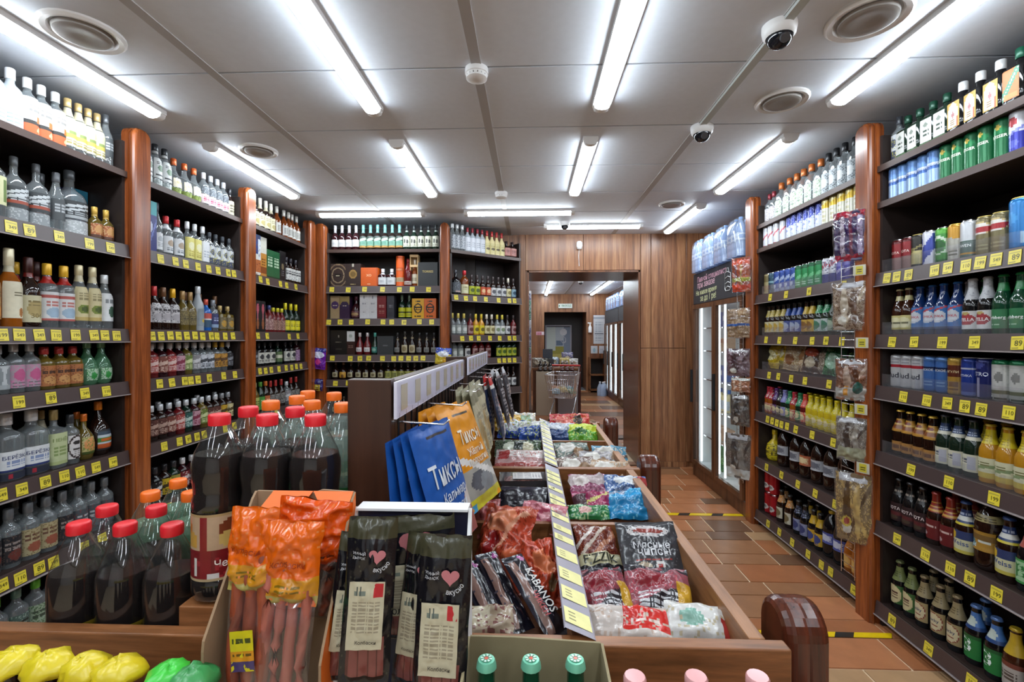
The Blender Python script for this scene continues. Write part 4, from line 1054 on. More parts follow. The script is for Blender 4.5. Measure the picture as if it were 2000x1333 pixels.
bottle('g_owl', BR, 'dark bottle with cream oval label', 'bell', .24, .038, 'dark', '3c3a38', [lab('c8bc9a', ('e', .5, .5, .3, .35, '8a7a54'), z=(.1, .42), a=.9), nck('9a8c70', z=(.68, .76))])
bottle('g_plain', BR, 'dark bottle with narrow grey label', 'bell', .225, .036, 'dark', '2a2a2c', [lab('8a8a88', ('l', .2, .8, .2, .8, 3, '4a4a48'), z=(.12, .34), a=.8), nck('7a6a50', z=(.66, .74))])
bottle('g_low', BR, 'squat dark brandy bottle, small label', 'round', .175, .040, 'dark', '4a3c30', [lab('b0a684', ('e', .5, .5, .25, .3, '6a5c3c'), z=(.14, .42), a=.7)])
bottle('g_fan', BR, 'squat bottle with golden fan label', 'round', .175, .045, 'dark', '6a4a2c', [lab('c9942e', ('e', .5, .3, .2, .3, '6a4410'), z=(.1, .44), a=.8)])
bottle('g_lowy', BR, 'squat bottle with yellow green label', 'cog', .175, .034, 'dark', '3c3c3c', [lab('a8a858', ('l', .2, .8, .2, .8, 3, '4a4a20'), z=(.1, .5))])
stock(BK, 0, [('g_white', 643, 658, 673, 688), ('g_teal', 703, 719, 734, 750, 768, 784), ('g_lat', 797, 811, 825, 838, 851)])
stock(BK, 1, [('bx_gold_dia', 647), ('bx_gold_disc', 680), ('bx_xo', 713), ('g_sq', 738, 757), ('tube_or', 777), ('g_ruby', 793), ('bx_noir', 838)])
stock(BK, 2, [('bx_beige', 643), ('bx_purp', 664), ('g_bell', 687), ('bx_wht', 709, 728), ('bx_red', 747), ('bx_slate', 765), ('g_yel', 786, 799), ('bx_yel', 818), ('bx_or', 842)])
stock(BK, 3, [('bx_blk2', 649), ('bx_whb', 675), ('g_redw', 690, 707), ('g_tealb', 723), ('bx_gry', 746), ('g_plain', 771), ('g_owl', 785, 799), ('g_plain', 813, 828, 845)])
stock(BK, 4, [('g_low', 638), ('g_fan', 655), ('g_low', 675, 690, 705, 719, 733), ('g_lowy', 748, 762, 776, 790, 805, 820, 835, 848)])
stock(BK, 5, [('g_low', 640, 655, 670)])
# open wooden crate with a bottle
p = BK.pt(BK.s_at(810, .08), .09, ZB[1] + .0005)
ct = tag(empty('wooden_crate', p, BK.rot), 'open pale wooden gift crate holding a bottle, second shelf, gift shelves', 'crate')
cw = mat('pale_pine', hx('c9a878'), .6, vary=.15, vscale=30)
box_obj('side_slat', -.042, -.034, -.04, .04, 0, .325, cw, ct); box_obj('side_slat', .034, .042, -.04, .04, 0, .325, cw, ct)
box_obj('crate_back', -.034, .034, .034, .04, 0, .325, cw, ct); box_obj('crate_bottom', -.034, .034, -.04, .034, 0, .008, cw, ct)
box_obj('crossbar', -.042, .042, -.044, -.04, .20, .222, cw, ct); box_obj('crossbar', -.042, .042, -.044, -.04, .3, .325, cw, ct)
bottle('g_crate', BR, 'amber bottle inside the wooden crate', 'cog', .27, .030, 'whisky', 'd8d0c0', [lab('e4dcc4', ('l', .2, .8, .3, .7, 3, '8a7a5a'), z=(.1, .45))])
put('g_crate', (p[0], p[1], p[2] + .009), BK.rot, 'second shelf, gift shelves', 0)

# --- angled corner bay
bottle('c_silv', V, 'tall clear bottle with silver label', 'slim', .275, .035, 'clear', 'd8dce0', [lab('7a8088', ('s', .4, 'd0d4da'), z=(.1, .6))])
bottle('c_redw', V, 'clear bottle, white label, dark red cap', 'vod', .262, .034, 'frost', '8a2a34', [lab('dfe2ea', ('l', .3, .7, .3, .7, 3, '9aa0ac'), z=(.08, .6))])
bottle('c_crm', WI, 'cream bottle with red cap', 'cog', .262, .035, 'cream', 'a83434', [lab('e2d69a', ('e', .5, .4, .3, .12, '5a4a28'), ('l', .2, .8, .6, .8, 2, '9a8a4c'), z=(.1, .5))])
bottle('c_pink', LQ, 'squat dark bottle with pink label', 'flask', .185, .044, 'dark', '2c1c1c', [lab('c88a80', ('l', .2, .8, .3, .8, 3, '6a2c28'), ('b', 0, .1, '8a4a40'), z=(.1, .58))], n=4)
bottle('c_big', BR, 'big round dark bottle', 'jug', .26, .055, 'black', '3a3c42', [lab('4a4e56', ('s', .3, '7a8088'), ('r', .3, .8, .05, .16, 'c8a8a0'), z=(.1, .5))])
bottle('c_rcap', WH, 'red capped bottle, cream label', 'vod', .262, .045, 'whisky', 'b82830', [lab('e2dcb4', ('l', .2, .8, .4, .8, 3, '8a8450'), z=(.08, .44))])
def mini(key, bg, ink, desc, gl='dark', cap='3a3030'):
    bottle(key, LQ, desc, 'cog', .225, .034, gl, cap, [lab(bg, ('e', .5, .5, .3, .26, ink), ('l', .2, .8, .08, .25, 1, ink), z=(.08, .46))])
mini('c_yg', 'b8c02c', '4a5c14', 'dark bottle, yellow green label'); mini('c_ro', 'c8502c', 'f0c090', 'dark bottle, red orange label'); mini('c_wh', 'd8d8d8', '5a5a60', 'dark bottle, white label')
mini('c_cr', 'dcd2a4', '8a7c4a', 'dark bottle, cream label', 'dark', 'd8d0c0'); mini('c_bl', '8aa8b8', '2c4a60', 'bottle with pale blue label'); mini('c_clr', '9aa09c', 'd0d4d0', 'clear bottle, gold cap', 'clear', 'c8b45a')
mini('c_yr', 'e2cc1c', '6a5c10', 'bottle with round yellow label', 'gold', 'd2b838'); mini('c_wht2', 'e0e0dc', '7a8a6a', 'clear bottle, white label, gold cap', 'clear', 'd2c04a'); mini('c_rd', 'b08a88', '5c2420', 'reddish bottle with grey label', 'red')
mini('c_lime', 'c8cc3c', '4c6a1c', 'bottle with lime label', 'dgreen')
stock(AN, 0, [('c_silv', 880, 889, 898), ('c_redw', 908, 918, 928, 937), ('c_crm', 947, 957, 969, 980), ('c_pink', 992, 1005)])
stock(AN, 1, [('c_big', 890), ('c_rcap', 907), ('c_yg', 922, 932), ('c_ro', 943, 953), ('c_wh', 964, 973, 981), ('c_cr', 992), ('c_bl', 1003)])
stock(AN, 2, [('c_clr', 883, 895, 906), ('c_rd', 919), ('c_yr', 929, 940), ('c_cr', 951, 961), ('c_wht2', 970, 980), ('c_wh', 991), ('c_rd', 1003)])
stock(AN, 3, [('c_clr', 887, 899), ('c_wh', 912), ('c_rd', 927, 940, 953), ('c_lime', 976, 986, 996, 1006)])
stock(AN, 4, [('c_wh', 965, 978, 992, 1005)])
# --- beer wall, first bay
CB = 'beer_can'
bottle('h_herb', LQ, 'square green bottle with white label', 'flask', .215, .0405, 'dgreen', '12402e', [lab('e6e6e0', ('l', .2, .8, .25, .6, 2, '3a4a3c'), ('e', .5, .75, .2, .1, '8a9488'), z=(.12, .62), a=.62), (.03, .11, .74, '3f6a34', (), 'label')], n=5)
bottle('h_stag', LQ, 'square black bottle, ornate framed label', 'flask', .225, .0435, 'black', 'dcdcdc', [lab('c9a24a', ('e', .5, .5, .42, .48, 'e8e4de'), ('r', .12, .88, .05, .45, 'e8e4de'), ('e', .5, .5, .12, .12, 'b87a7a'), ('l', .25, .75, .12, .3, 2, '9a7a4a'), ('r', .8, .92, .02, .4, 'b8643a'), z=(.12, .62), a=.62)], n=5)
bottle('h_mango', LQ, 'square black bottle, orange and green label', 'flask', .225, .0435, 'black', '12503a', [lab('e0824a', ('d', .35, .7, .9, '5a9a7c'), ('d', .5, .56, .9, 'd8e0d0'), ('r', .1, .9, .05, .2, 'e89a5c'), z=(.12, .64), a=.62)], n=5)
can('k_lblue', 'light blue tall beer can', '7098d0', (('b', 0, .42, '9db8dc'), ('b', .44, .62, '3f68b0'), ('b', .5, .56, 'c8d4e8'), ('e', .5, .8, .25, .1, '5c86c4'), ('t', 'ЖИГУЛИ', .5, .53, .8, '25407c')))
can('k_green', 'green tall beer can', '136a3c', (('e', .5, .68, .3, .08, '1c8048'), ('t', 'GÖSSER', .5, .56, .78, 'e6ead8'), ('b', 0, .04, '0e4a2c'), ('e', .5, .75, .12, .04, 'c8b04a')))
can('k_whblue', 'white can with blue lower half', 'e8e8ee', (('b', 0, .45, '3438a8'), ('e', .5, .72, .16, .1, 'b84a50'), ('d', .42, .48, .3, '8a90d8'), ('e', .5, .2, .2, .08, '5c64c8')))
can('k_redc', 'dark red beer can', '8c1a20', (('b', 0, .42, '8a6a64'), ('t', 'ОХОТА', .5, .60, .75, 'e0c8c0'), ('b', .86, .95, '5c1014')), H=.165)
can('k_blkg', 'black and gold beer can', '26221c', (('b', .1, .5, 'c0b47c'), ('d', .5, .6, .3, '8a8050')), H=.165, top='c8b060')
can('k_wblu', 'white can with blue diagonal', 'd8d8e4', (('d', .1, .55, .9, '3c4aa0'), ('e', .3, .7, .15, .12, '5c68b8')), H=.168)
can('k_grsw', 'green can with silver emblem', '3c8a34', (('o', .5, .5, .42, .26, .5, 'c8d8c0'), ('e', .5, .5, .26, .16, '2a5c2c'), ('b', 0, .1, '1e5c24'), ('b', .82, .95, '58a83c')), H=.168)
can('k_goldw', 'silver can with gold top', 'c8c4b8', (('b', .62, .95, 'c8922a'), ('e', .5, .45, .36, .2, 'b0aca0'), ('l', .2, .8, .15, .35, 2, '7a7668')), top='d8b040')
can('k_wgrn', 'white can with grey green base', 'd2d4d8', (('b', 0, .45, '5c7068'), ('t', 'LOWEN', .5, .36, .8, 'd8dcd8'), ('b', .1, .16, 'c8963c')))
can('k_olive', 'olive can with red and white oval', '7a6f4a', (('e', .5, .68, .42, .16, 'e2ddd6'), ('b', .63, .72, 'a8242c'), ('o', .5, .68, .42, .16, .8, 'c8b078'), ('l', .2, .8, .15, .35, 2, 'a09870')), top='d0b45c')
can('k_blue1', 'wide bright blue beer can', '1f7ac0', (('r', .65, .95, .1, .35, 'a8c8e0'), ('e', .4, .6, .2, .12, '3c94d4')), H=.205, R=.042, top='d8b85c')
stock(RA, 0, [('m_navy', 1722), ('h_herb', 1747, 1768, 1793, 1823), ('h_stag', 1855, 1887, 1922), ('h_mango', 1958, 1994, 2035, 2080, 2130, 2190)])
stock(RA, 1, [('k_lblue', 1738, 1758, 1778, 1799, 1822), ('k_green', 1846, 1868, 1892, 1918, 1946), ('k_whblue', 1975, 2004, 2036, 2070, 2110, 2155, 2205)], dep=.02)
stock(RA, 2, [('k_redc', 1730, 1752), ('k_blkg', 1773), ('k_wblu', 1796), ('k_grsw', 1826), ('k_goldw', 1856), ('k_wgrn', 1884), ('k_olive', 1912, 1944), ('k_blue1', 1988, 2040, 2095, 2155)])
bottle('e_yel', BE, 'dark bottle with pale yellow label', 'beer', .235, .034, 'brown', 'd8c89a', [lab('dccf86', ('e', .5, .5, .44, .4, 'f0e8b8'), ('l', .15, .85, .4, .62, 1, '6a6428'), ('b', 0, .15, 'b8a84a'), z=(.12, .42)), nck('d8cc94', z=(.74, .84))])
bottle('e_blue', BE, 'blue sleeved bottle with red star', 'beer', .235, .034, 'dblue', '30609c', [lab('2470b8', ('e', .5, .55, .4, .28, 'd8dce4'), ('t', 'БОЧКА', .5, .55, .62, 'b02434'), ('d', .8, .88, .3, 'c03040'), ('b', 0, .1, '1a3c70'), z=(.12, .56), a=1.25)])
bottle('e_stel', BE, 'bottle with white foil, red oval label', 'beer', .24, .034, 'black', 'd8d8dc', [lab('e2e0de', ('e', .5, .52, .46, .3, 'b02c34'), ('t', 'STELLA', .5, .52, .78, 'f0ece8'), ('e', .5, .86, .2, .08, 'c8b068'), z=(.1, .42), a=1.15), (.62, .955, PI, 'd5d6da', (('s', .15, 'b8b8c0'),), 'foil')])
bottle('e_carl', BE, 'green bottle with square green label', 'beer', .24, .034, 'green', '2c8a4c', [lab('1d7a44', ('o', .5, .5, .9, .9, .62, 'd0e0d0'), ('t', 'Carlsberg', .5, .55, .86, 'eef4ee'), ('l', .3, .7, .15, .3, 1, 'a8d0b0'), z=(.1, .42), a=1.15), nck('2c8a4c', z=(.72, .86))])
stock(RA, 3, [('e_yel', 1732, 1752), ('e_blue', 1772, 1800, 1828, 1856), ('e_stel', 1880, 1908), ('e_carl', 1943, 1979, 2015, 2060, 2110, 2165)])
can('f_bud', 'white can with red and script', 'd8d8da', (('b', .62, .68, 'b8303c'), ('l', .2, .8, .72, .86, 2, 'b0b0b8'), ('t', 'Bud', .5, .38, .75, '30303c')))
can('f_nev', 'sky blue can with dark band', '4a78c0', (('b', .56, .68, '1c2c58'), ('t', 'НЕВСКОЕ', .5, .62, .85, 'e0e4ec'), ('b', .85, .95, '6a98d8'), ('l', .2, .8, .15, .3, 2, '8ab0e0')))
can('f_gbr', 'gold and brown beer can', 'c89a44', (('b', .48, .78, '6a3020'), ('t', 'ЖИГУЛИ', .5, .62, .8, 'e8d0a0'), ('b', .85, .95, 'd8b04c'), ('l', .2, .8, .1, .4, 3, '8a5c2a')))
can('f_dbl', 'dark blue can with white name', '26409c', (('t', 'БАЛТИКА', .5, .55, .85, 'd8dcec'), ('b', .7, .72, 'c8cce0'), ('b', .05, .1, '6a7cc8')), top='c8c8d0')
can('f_nvy', 'navy can with vertical stripe', '20286c', (('r', .46, .58, .04, .5, 'a8a8c8'), ('t', 'PETRO', .5, .62, .9, 'd0d4e8'), ('e', .5, .82, .2, .08, '4a54a0')), top='c8c8d0')
can('f_grw', 'white can with green rim', 'd4d6d0', (('b', .84, .95, '1c7a4c'), ('e', .55, .52, .34, .26, 'e4e4e0'), ('e', .6, .56, .14, .12, '9a9a98'), ('b', .14, .24, '6a7048'), ('b', 0, .14, 'b8bcb4'), ('l', .15, .85, .02, .12, 1, '3c4a3c')))
stock(RA, 4, [('f_bud', 1736, 1756, 1777), ('f_nev', 1801, 1826), ('f_gbr', 1854), ('f_dbl', 1883), ('f_nvy', 1915), ('f_grw', 1949, 1985, 2022, 2065, 2110, 2160)])
bottle('b_gold', BE, 'amber bottle with gold brown label', 'beer', .225, .036, 'dark', 'd2a838', [lab('b07c3c', ('l', .15, .85, .3, .7, 2, '6a3c18'), z=(.08, .30)), (.52, .80, PI * .8, 'c8923c', (('b', .2, .5, '8a4a20'), ('b', .55, .62, 'e8c878'), ('e', .5, .75, .2, .12, '7a2c1c')), 'neck_label')])
bottle('b_grnb', BE, 'green bottle with navy neck label', 'beer', .245, .035, 'dgreen', '3c3c44', [lab('d8d4bc', ('l', .15, .85, .5, .8, 2, '5a5c6c'), ('r', .6, .9, .1, .9, 'b8b8c4'), z=(.10, .40)), (.64, .84, PI * .7, '2c4068', (('b', .0, .25, 'd8d4c0'), ('l', .2, .8, .4, .8, 2, 'a8b4cc')), 'neck_label')])
bottle('b_cid', BE, 'amber cider bottle with yellow neck', 'beer', .24, .037, 'gold', 'c8a82c', [lab('dcd8b4', ('d', .45, .6, .2, '8a9a6c'), ('b', 0, .3, 'd2b84c'), ('l', .2, .8, .62, .85, 2, '7a7444'), z=(.08, .42)), (.66, .90, PI * .9, 'e0c828', (('l', .3, .7, .2, .7, 3, 'b09818'),), 'neck_label')])
stock(RA, 5, [('b_gold', 1738, 1759, 1783, 1811), ('b_grnb', 1836, 1862, 1888), ('b_cid', 1912, 1948, 1980, 2010, 2055, 2105, 2160)])
stock(RA, 5, [('b_cid', 1930, 1965), ('b_grnb', 1850, 1876)], back=.085)
bottle('b_oxo', BE, 'black bottle with red lettered label', 'beer', .24, .035, 'black', '2a2628', [lab('2c1418', ('t', 'ОХОТА', .5, .7, .8, 'd8c8c8'), ('b', .3, .5, '5c1c20'), ('e', .5, .2, .3, .12, '4a3a2c'), z=(.12, .5)), (.66, .84, PI * .8, '22201f', (('l', .2, .8, .3, .7, 2, '9a8c80'),), 'neck_label')])
bottle('b_redf', BE, 'dark bottle with red cone foil', 'beer', .24, .037, 'dark', '8c2c22', [lab('6c1418', ('l', .15, .85, .62, .8, 1, 'd8b8b0'), ('e', .3, .25, .14, .12, 'c0a0a0'), z=(.1, .48)), (.62, .965, PI, '8f2c20', (('b', .08, .14, 'd0a048'), ('b', .3, .36, 'd0a048'), ('b', .52, .58, 'c89440')), 'foil')])
bottle('b_edel', BE, 'dark bottle, blue white and yellow label', 'beer', .25, .040, 'dark', '2c4478', [lab('d8d4a8', ('b', .62, 1, '2c3c6c'), ('e', .25, .78, .18, .2, 'e0b828'), ('t', 'Weiss', .5, .45, .72, '2c4478'), ('b', 0, .16, 'c8b850'), z=(.12, .50)), (.60, .86, PI * .8, '2c4070', (('b', .3, .6, 'dcdcd4'), ('b', 0, .14, 'd8c43c'), ('l', .2, .8, .64, .9, 1, 'b8c4dc')), 'neck_label')])
bottle('b_gldp', BE, 'big brown bottle with gold label', 'pet', .285, .050, 'dark', '5a4c34', [lab('b08430', ('b', .55, .8, '7a5a28'), ('r', .55, .9, .4, .55, 'd0d4cc'), ('e', .25, .3, .2, .25, '4a7c8c'), ('t', 'Gold', .3, .25, .36, 'c8dce0'), z=(.28, .56)), (.70, .80, PI * .7, 'a89a68', (('l', .2, .8, .2, .8, 2, '5a5030'),), 'neck_label')])
bottle('b_grB', BE, 'black bottle with green letter label', 'beer', .25, .038, 'black', '2a2a2c', [lab('a8d0a0', ('t', 'B', .5, .5, .4, '2c6a34'), ('b', .9, 1, '4a9a50'), ('b', 0, .1, '4a9a50'), z=(.12, .48)), (.66, .82, PI * .8, 'b85c50', (), 'neck_label')])
stock(RA, 6, [('b_oxo', 1730, 1757, 1787), ('b_redf', 1818, 1848), ('b_edel', 1887), ('b_gldp', 1932), ('b_edel', 1968), ('b_grB', 2000, 2040, 2090, 2145)])
stock(RA, 6, [('b_redf', 1905, 1868), ('b_oxo', 1800)], back=.09)
bottle('b_lovg', BE, 'dark bottle, green edged cream label', 'beer', .24, .036, 'black', '6a7048', [lab('3c6a34', ('e', .48, .5, .44, .5, 'd8ca9c'), ('l', .25, .75, .3, .7, 3, '5c3c34'), z=(.12, .50)), (.60, .88, PI, '7a8450', (('l', .3, .7, .3, .7, 3, '4c5430'),), 'neck_label')])
bottle('b_lovb', BE, 'dark bottle, beige round label and neck', 'beer', .24, .036, 'black', '8a7858', [lab('a89468', ('e', .5, .5, .42, .44, 'dccfa8'), ('o', .5, .5, .42, .44, .82, '8c3c34'), ('t', 'Lucky', .5, .55, .5, '2c3a5c'), ('l', .3, .7, .28, .42, 1, '8c3c34'), z=(.12, .50)), (.60, .88, PI, '9a8a66', (('l', .3, .7, .3, .7, 3, '6a5a3c'),), 'neck_label')])
bottle('b_three', BE, 'bottle with green three label, blue neck', 'beer', .245, .038, 'black', '5a7ab0', [lab('23803c', ('t', '3', .5, .55, .34, 'd8e4e0'), ('b', .85, 1, '1a5c2c'), z=(.10, .50)), (.60, .88, PI, '4a78b8', (('e', .5, .45, .14, .3, 'c8d4cc'), ('b', 0, .2, '2c4a80')), 'neck_label')])
bottle('b_yneck', BE, 'brown bottle with yellow cone neck', 'beer', .25, .038, 'brown', 'b89a28', [lab('b8b0a8', ('l', .15, .85, .3, .7, 3, '5a4c44'), ('b', .8, 1, '7a3c2c'), z=(.10, .48)), (.60, .92, PI, 'c2a02c', (), 'neck_label')])
stock(RA, 7, [('b_lovg', 1751, 1780), ('b_lovb', 1806, 1837, 1870), ('b_three', 1905, 1946), ('b_yneck', 1984, 2030, 2085, 2140)])

stock(RA, 3, [('e_blue', 1786, 1814, 1842), ('e_stel', 1893), ('e_carl', 1925, 1960)], back=.085)
stock(RA, 7, [('b_lovb', 1822, 1853), ('b_three', 1925)], back=.085)
stock(RA, 0, [('h_herb', 1758, 1782), ('h_stag', 1838, 1870)], back=.105)
# --- beer wall, second bay
bottle('i_red', V, 'clear bottle with dark red cap', 'vod', .235, .036, 'clear', '7a2430', [lab('dcdce0', ('s', .3, 'a89aa0'), z=(.1, .5))])
bottle('i_flor', V, 'clear bottle, white floral label, orange cap', 'vod', .272, .045, 'clear', 'b8642c', [lab('d4dcd0', ('e', .5, .55, .4, .4, 'e8ece6'), ('s', .22, '8aa87c'), ('l', .25, .75, .3, .5, 2, '7a907c'), z=(.05, .50), a=.95)])
bottle('i_blk', V, 'clear bottle with black cap', 'vod', .275, .040, 'clear', '1c1e22', [lab('b0b8bc', ('s', .35, '60686c'), ('e', .5, .5, .3, .25, 'd8dcdc'), z=(.08, .52))])
can('j_wht', 'white can with red swirl', 'cccdd6', (('d', .35, .42, .5, 'b84a58'), ('e', .5, .6, .22, .12, 'c8ccd8'), ('b', 0, .08, 'b8303c')), H=.185, R=.036)
can('j_blu', 'white can with navy top', 'c4c9da', (('b', .62, .95, '2c3480'), ('e', .5, .62, .3, .16, '3c48a0'), ('e', .4, .3, .14, .08, '5c68b8'), ('s', .06, '8a94d0')), H=.185, R=.034)
can('j_yel', 'white can with yellow top', 'cfcdbd', (('b', .55, .95, 'd2ac1c'), ('e', .5, .8, .28, .1, 'e8d89a'), ('l', .35, .65, .1, .5, 6, 'b0a888')), H=.19, R=.036, top='d8b83c')
stock(RB, 0, [('i_red', 1498, 1510), ('i_flor', 1526, 1542, 1558, 1574, 1590, 1609), ('i_blk', 1623, 1634, 1646, 1658, 1671)])
stock(RB, 1, [('j_wht', 1496, 1508, 1520, 1532), ('j_blu', 1545, 1558, 1570, 1582, 1594, 1605), ('j_yel', 1618, 1631, 1644, 1657, 1671)], dep=.02)
can('n_gold', 'khaki beer can', 'a89a70', (('b', .6, .9, '7a6c44'),)); can('n_teal', 'dark teal beer can', '2c4a5c', (('b', .5, .6, '8ab0bc'), ('s', .12, '5c8090')))
can('n_blu', 'blue can with white swirl', '2c4a98', (('d', .45, .62, .4, 'a8b8d8'), ('b', 0, .2, '8a98b8'), ('e', .5, .3, .2, .1, 'c8d0e4')))
can('n_grn', 'bright green beer can', '2c8c50', (('b', .82, .95, '1c5c38'), ('d', .3, .45, .5, '6ab880'), ('l', .2, .8, .15, .3, 2, 'b8dcc0')))
can('n_fl', 'white can with red berries', 'd2d2da', (('e', .4, .65, .14, .1, 'a8384c'), ('e', .65, .75, .1, .08, 'a8384c'), ('s', .1, '7a7a90'), ('b', 0, .38, '4a4a88')))
can('n_pur', 'violet beer can', '5c58a8', (('b', .55, .9, '8a86c8'), ('d', .3, .4, .4, 'b0acd8')))
stock(RB, 2, [('n_gold', 1495), ('n_teal', 1508), ('n_blu', 1520, 1531, 1541, 1552), ('n_grn', 1563, 1575, 1588, 1601), ('n_fl', 1616, 1630), ('n_pur', 1646, 1661)])
def bb(key, gl, bg, ink, nk, desc, cap='3c3a38'):
    bottle(key, BE, desc, 'beer', .235, .036, gl, cap, [lab(bg, ('e', .5, .5, .36, .36, ink), ('l', .2, .8, .05, .2, 1, ink), z=(.12, .46)), (.62, .84, PI * .8, nk, (('s', .2, bg),), 'neck_label')])
bb('o_yel', 'dark', 'd8cfa8', 'c8a43c', 'c8b04a', 'dark bottle with yellow crescent label'); bb('o_blu', 'black', '3c4c90', 'a8b0c8', '2c50a0', 'dark bottle with blue label')
bb('o_gld', 'dark', 'd2a83c', '8a5c1c', 'd2b03c', 'dark bottle with golden neck'); bb('o_grn', 'dgreen', 'c8d4d0', '3c7a5c', '2c9a5c', 'green bottle with silver label'); bb('o_dkg', 'dgreen', '3c5c40', 'a8b8a0', '2c3c30', 'dark green bottle with red tape label')
stock(RB, 3, [('o_yel', 1493, 1503, 1514, 1528), ('o_blu', 1541, 1552, 1563), ('o_gld', 1575, 1588), ('o_grn', 1602, 1615), ('o_dkg', 1628, 1641, 1655, 1668)])
# small mixed drinks with coloured shrink sleeves
def al(key, gl, c, desc):
    bottle(key, 'drink_bottle', desc, 'alco', .205, .034, gl, c, [lab(c, ('s', .3, 'd8c8a0'), ('e', .5, .5, .3, .3, 'e8d8a8'), z=(.08, .40)), (.56, .93, PI, c, (('s', .08, 'e0e0d0'),), 'shrink_sleeve')])
al('a_red', 'amber', 'b8283c', 'small drink bottle with crimson sleeve'); al('a_pur', 'wine', '5c2c78', 'small drink bottle with purple sleeve'); al('a_lav', 'dgreen', '8a88c8', 'small drink bottle with lavender sleeve')
al('a_grn', 'dgreen', '2c8a5c', 'small drink bottle with green sleeve'); al('a_cor', 'red', 'd84a3c', 'small drink bottle with coral sleeve'); al('a_yel', 'yellow', 'dcc81c', 'small drink bottle with yellow sleeve'); al('a_drk', 'dark', '2a3038', 'small drink bottle with dark sleeve')
stock(RB, 5, [('a_red', 1490, 1499), ('a_pur', 1508), ('a_drk', 1517), ('a_lav', 1527), ('a_grn', 1537), ('a_red', 1547), ('a_grn', 1555), ('a_cor', 1563), ('a_yel', 1575, 1587, 1599, 1612, 1626, 1640, 1655, 1670)])
stock(RB, 5, [('a_red', 1496), ('a_yel', 1582, 1594, 1606, 1620)], back=.085)
bottle('q_yel', 'keg_bottle', 'round yellow sleeved keg bottle', 'round', .235, .062, 'yellow', 'c8b01c', [lab('e0cc1c', ('s', .3, '6a5c14'), ('l', .15, .85, .3, .7, 4, '4a4010'), z=(.06, .56), a=PI * .9)])
def pb(key, bg, ink, desc, gl='dark'):
    bottle(key, 'beer_bottle', desc, 'pet', .285, .052, gl, 'b89c2c', [lab(bg, ('l', .1, .9, .2, .8, 4, ink), ('e', .5, .5, .3, .3, ink), z=(.30, .54), a=1.5)])
pb('q_sil', 'b4b6bc', '6a6c78', 'brown plastic beer bottle, silver label'); pb('q_org', 'b8623c', 'e8d0a0', 'brown plastic beer bottle, orange label'); pb('q_crm', 'd2c490', '6a5c38', 'brown plastic beer bottle, cream label')
stock(RB, 6, [('q_yel', 1505), ('q_sil', 1533, 1558), ('q_org', 1578), ('q_sil', 1600, 1625), ('q_crm', 1654)])
can('s_red', 'tall red can with white emblem', 'b01c28', (('e', .5, .3, .28, .14, 'dcdcdc'), ('e', .5, .3, .16, .08, '8a8a90'), ('b', .9, .95, '7c1018')), H=.165, R=.037)
bb('s_cr', 'dark', 'cfc9b4', '7a6a48', 'c8843c', 'dark bottle, white label, orange neck'); bb('s_bl', 'black', '8a90b0', '3c4478', '2a2e3c', 'dark bottle with pale blue label'); bb('s_yl', 'black', 'd2a82c', '3c4a8c', 'c8a02c', 'dark bottle with yellow blue label')
pb('s_pet', '4a549c', 'c8cce0', 'dark plastic beer bottle, navy label', 'black'); bb('s_am', 'amber', 'c87c2c', 'e0b060', 'a8642c', 'amber bottle with orange label')
stock(RB, 7, [('s_red', 1492, 1507), ('s_cr', 1526, 1543), ('s_bl', 1559, 1574), ('s_yl', 1590, 1606), ('s_pet', 1622, 1645), ('s_am', 1662, 1677)])
# second layer of red cans standing on the first
for q, px in enumerate((1492, 1507)):
    sx = max(RB.s_at(px, .067), .06 + q * .078)
    put('s_red', RB.pt(sx, .07, ZR[7] + .0005 + .166), RB.rot, 'stacked layer, second beer bay', sx)
stock(RB, 0, [('i_flor', 1534, 1550, 1566, 1582), ('i_blk', 1629, 1641, 1652)], back=.105)
stock(RB, 3, [('o_yel', 1509, 1521), ('o_blu', 1547, 1558), ('o_grn', 1608, 1621)], back=.085)
stock(RB, 7, [('s_cr', 1535), ('s_yl', 1582, 1598)], back=.085)
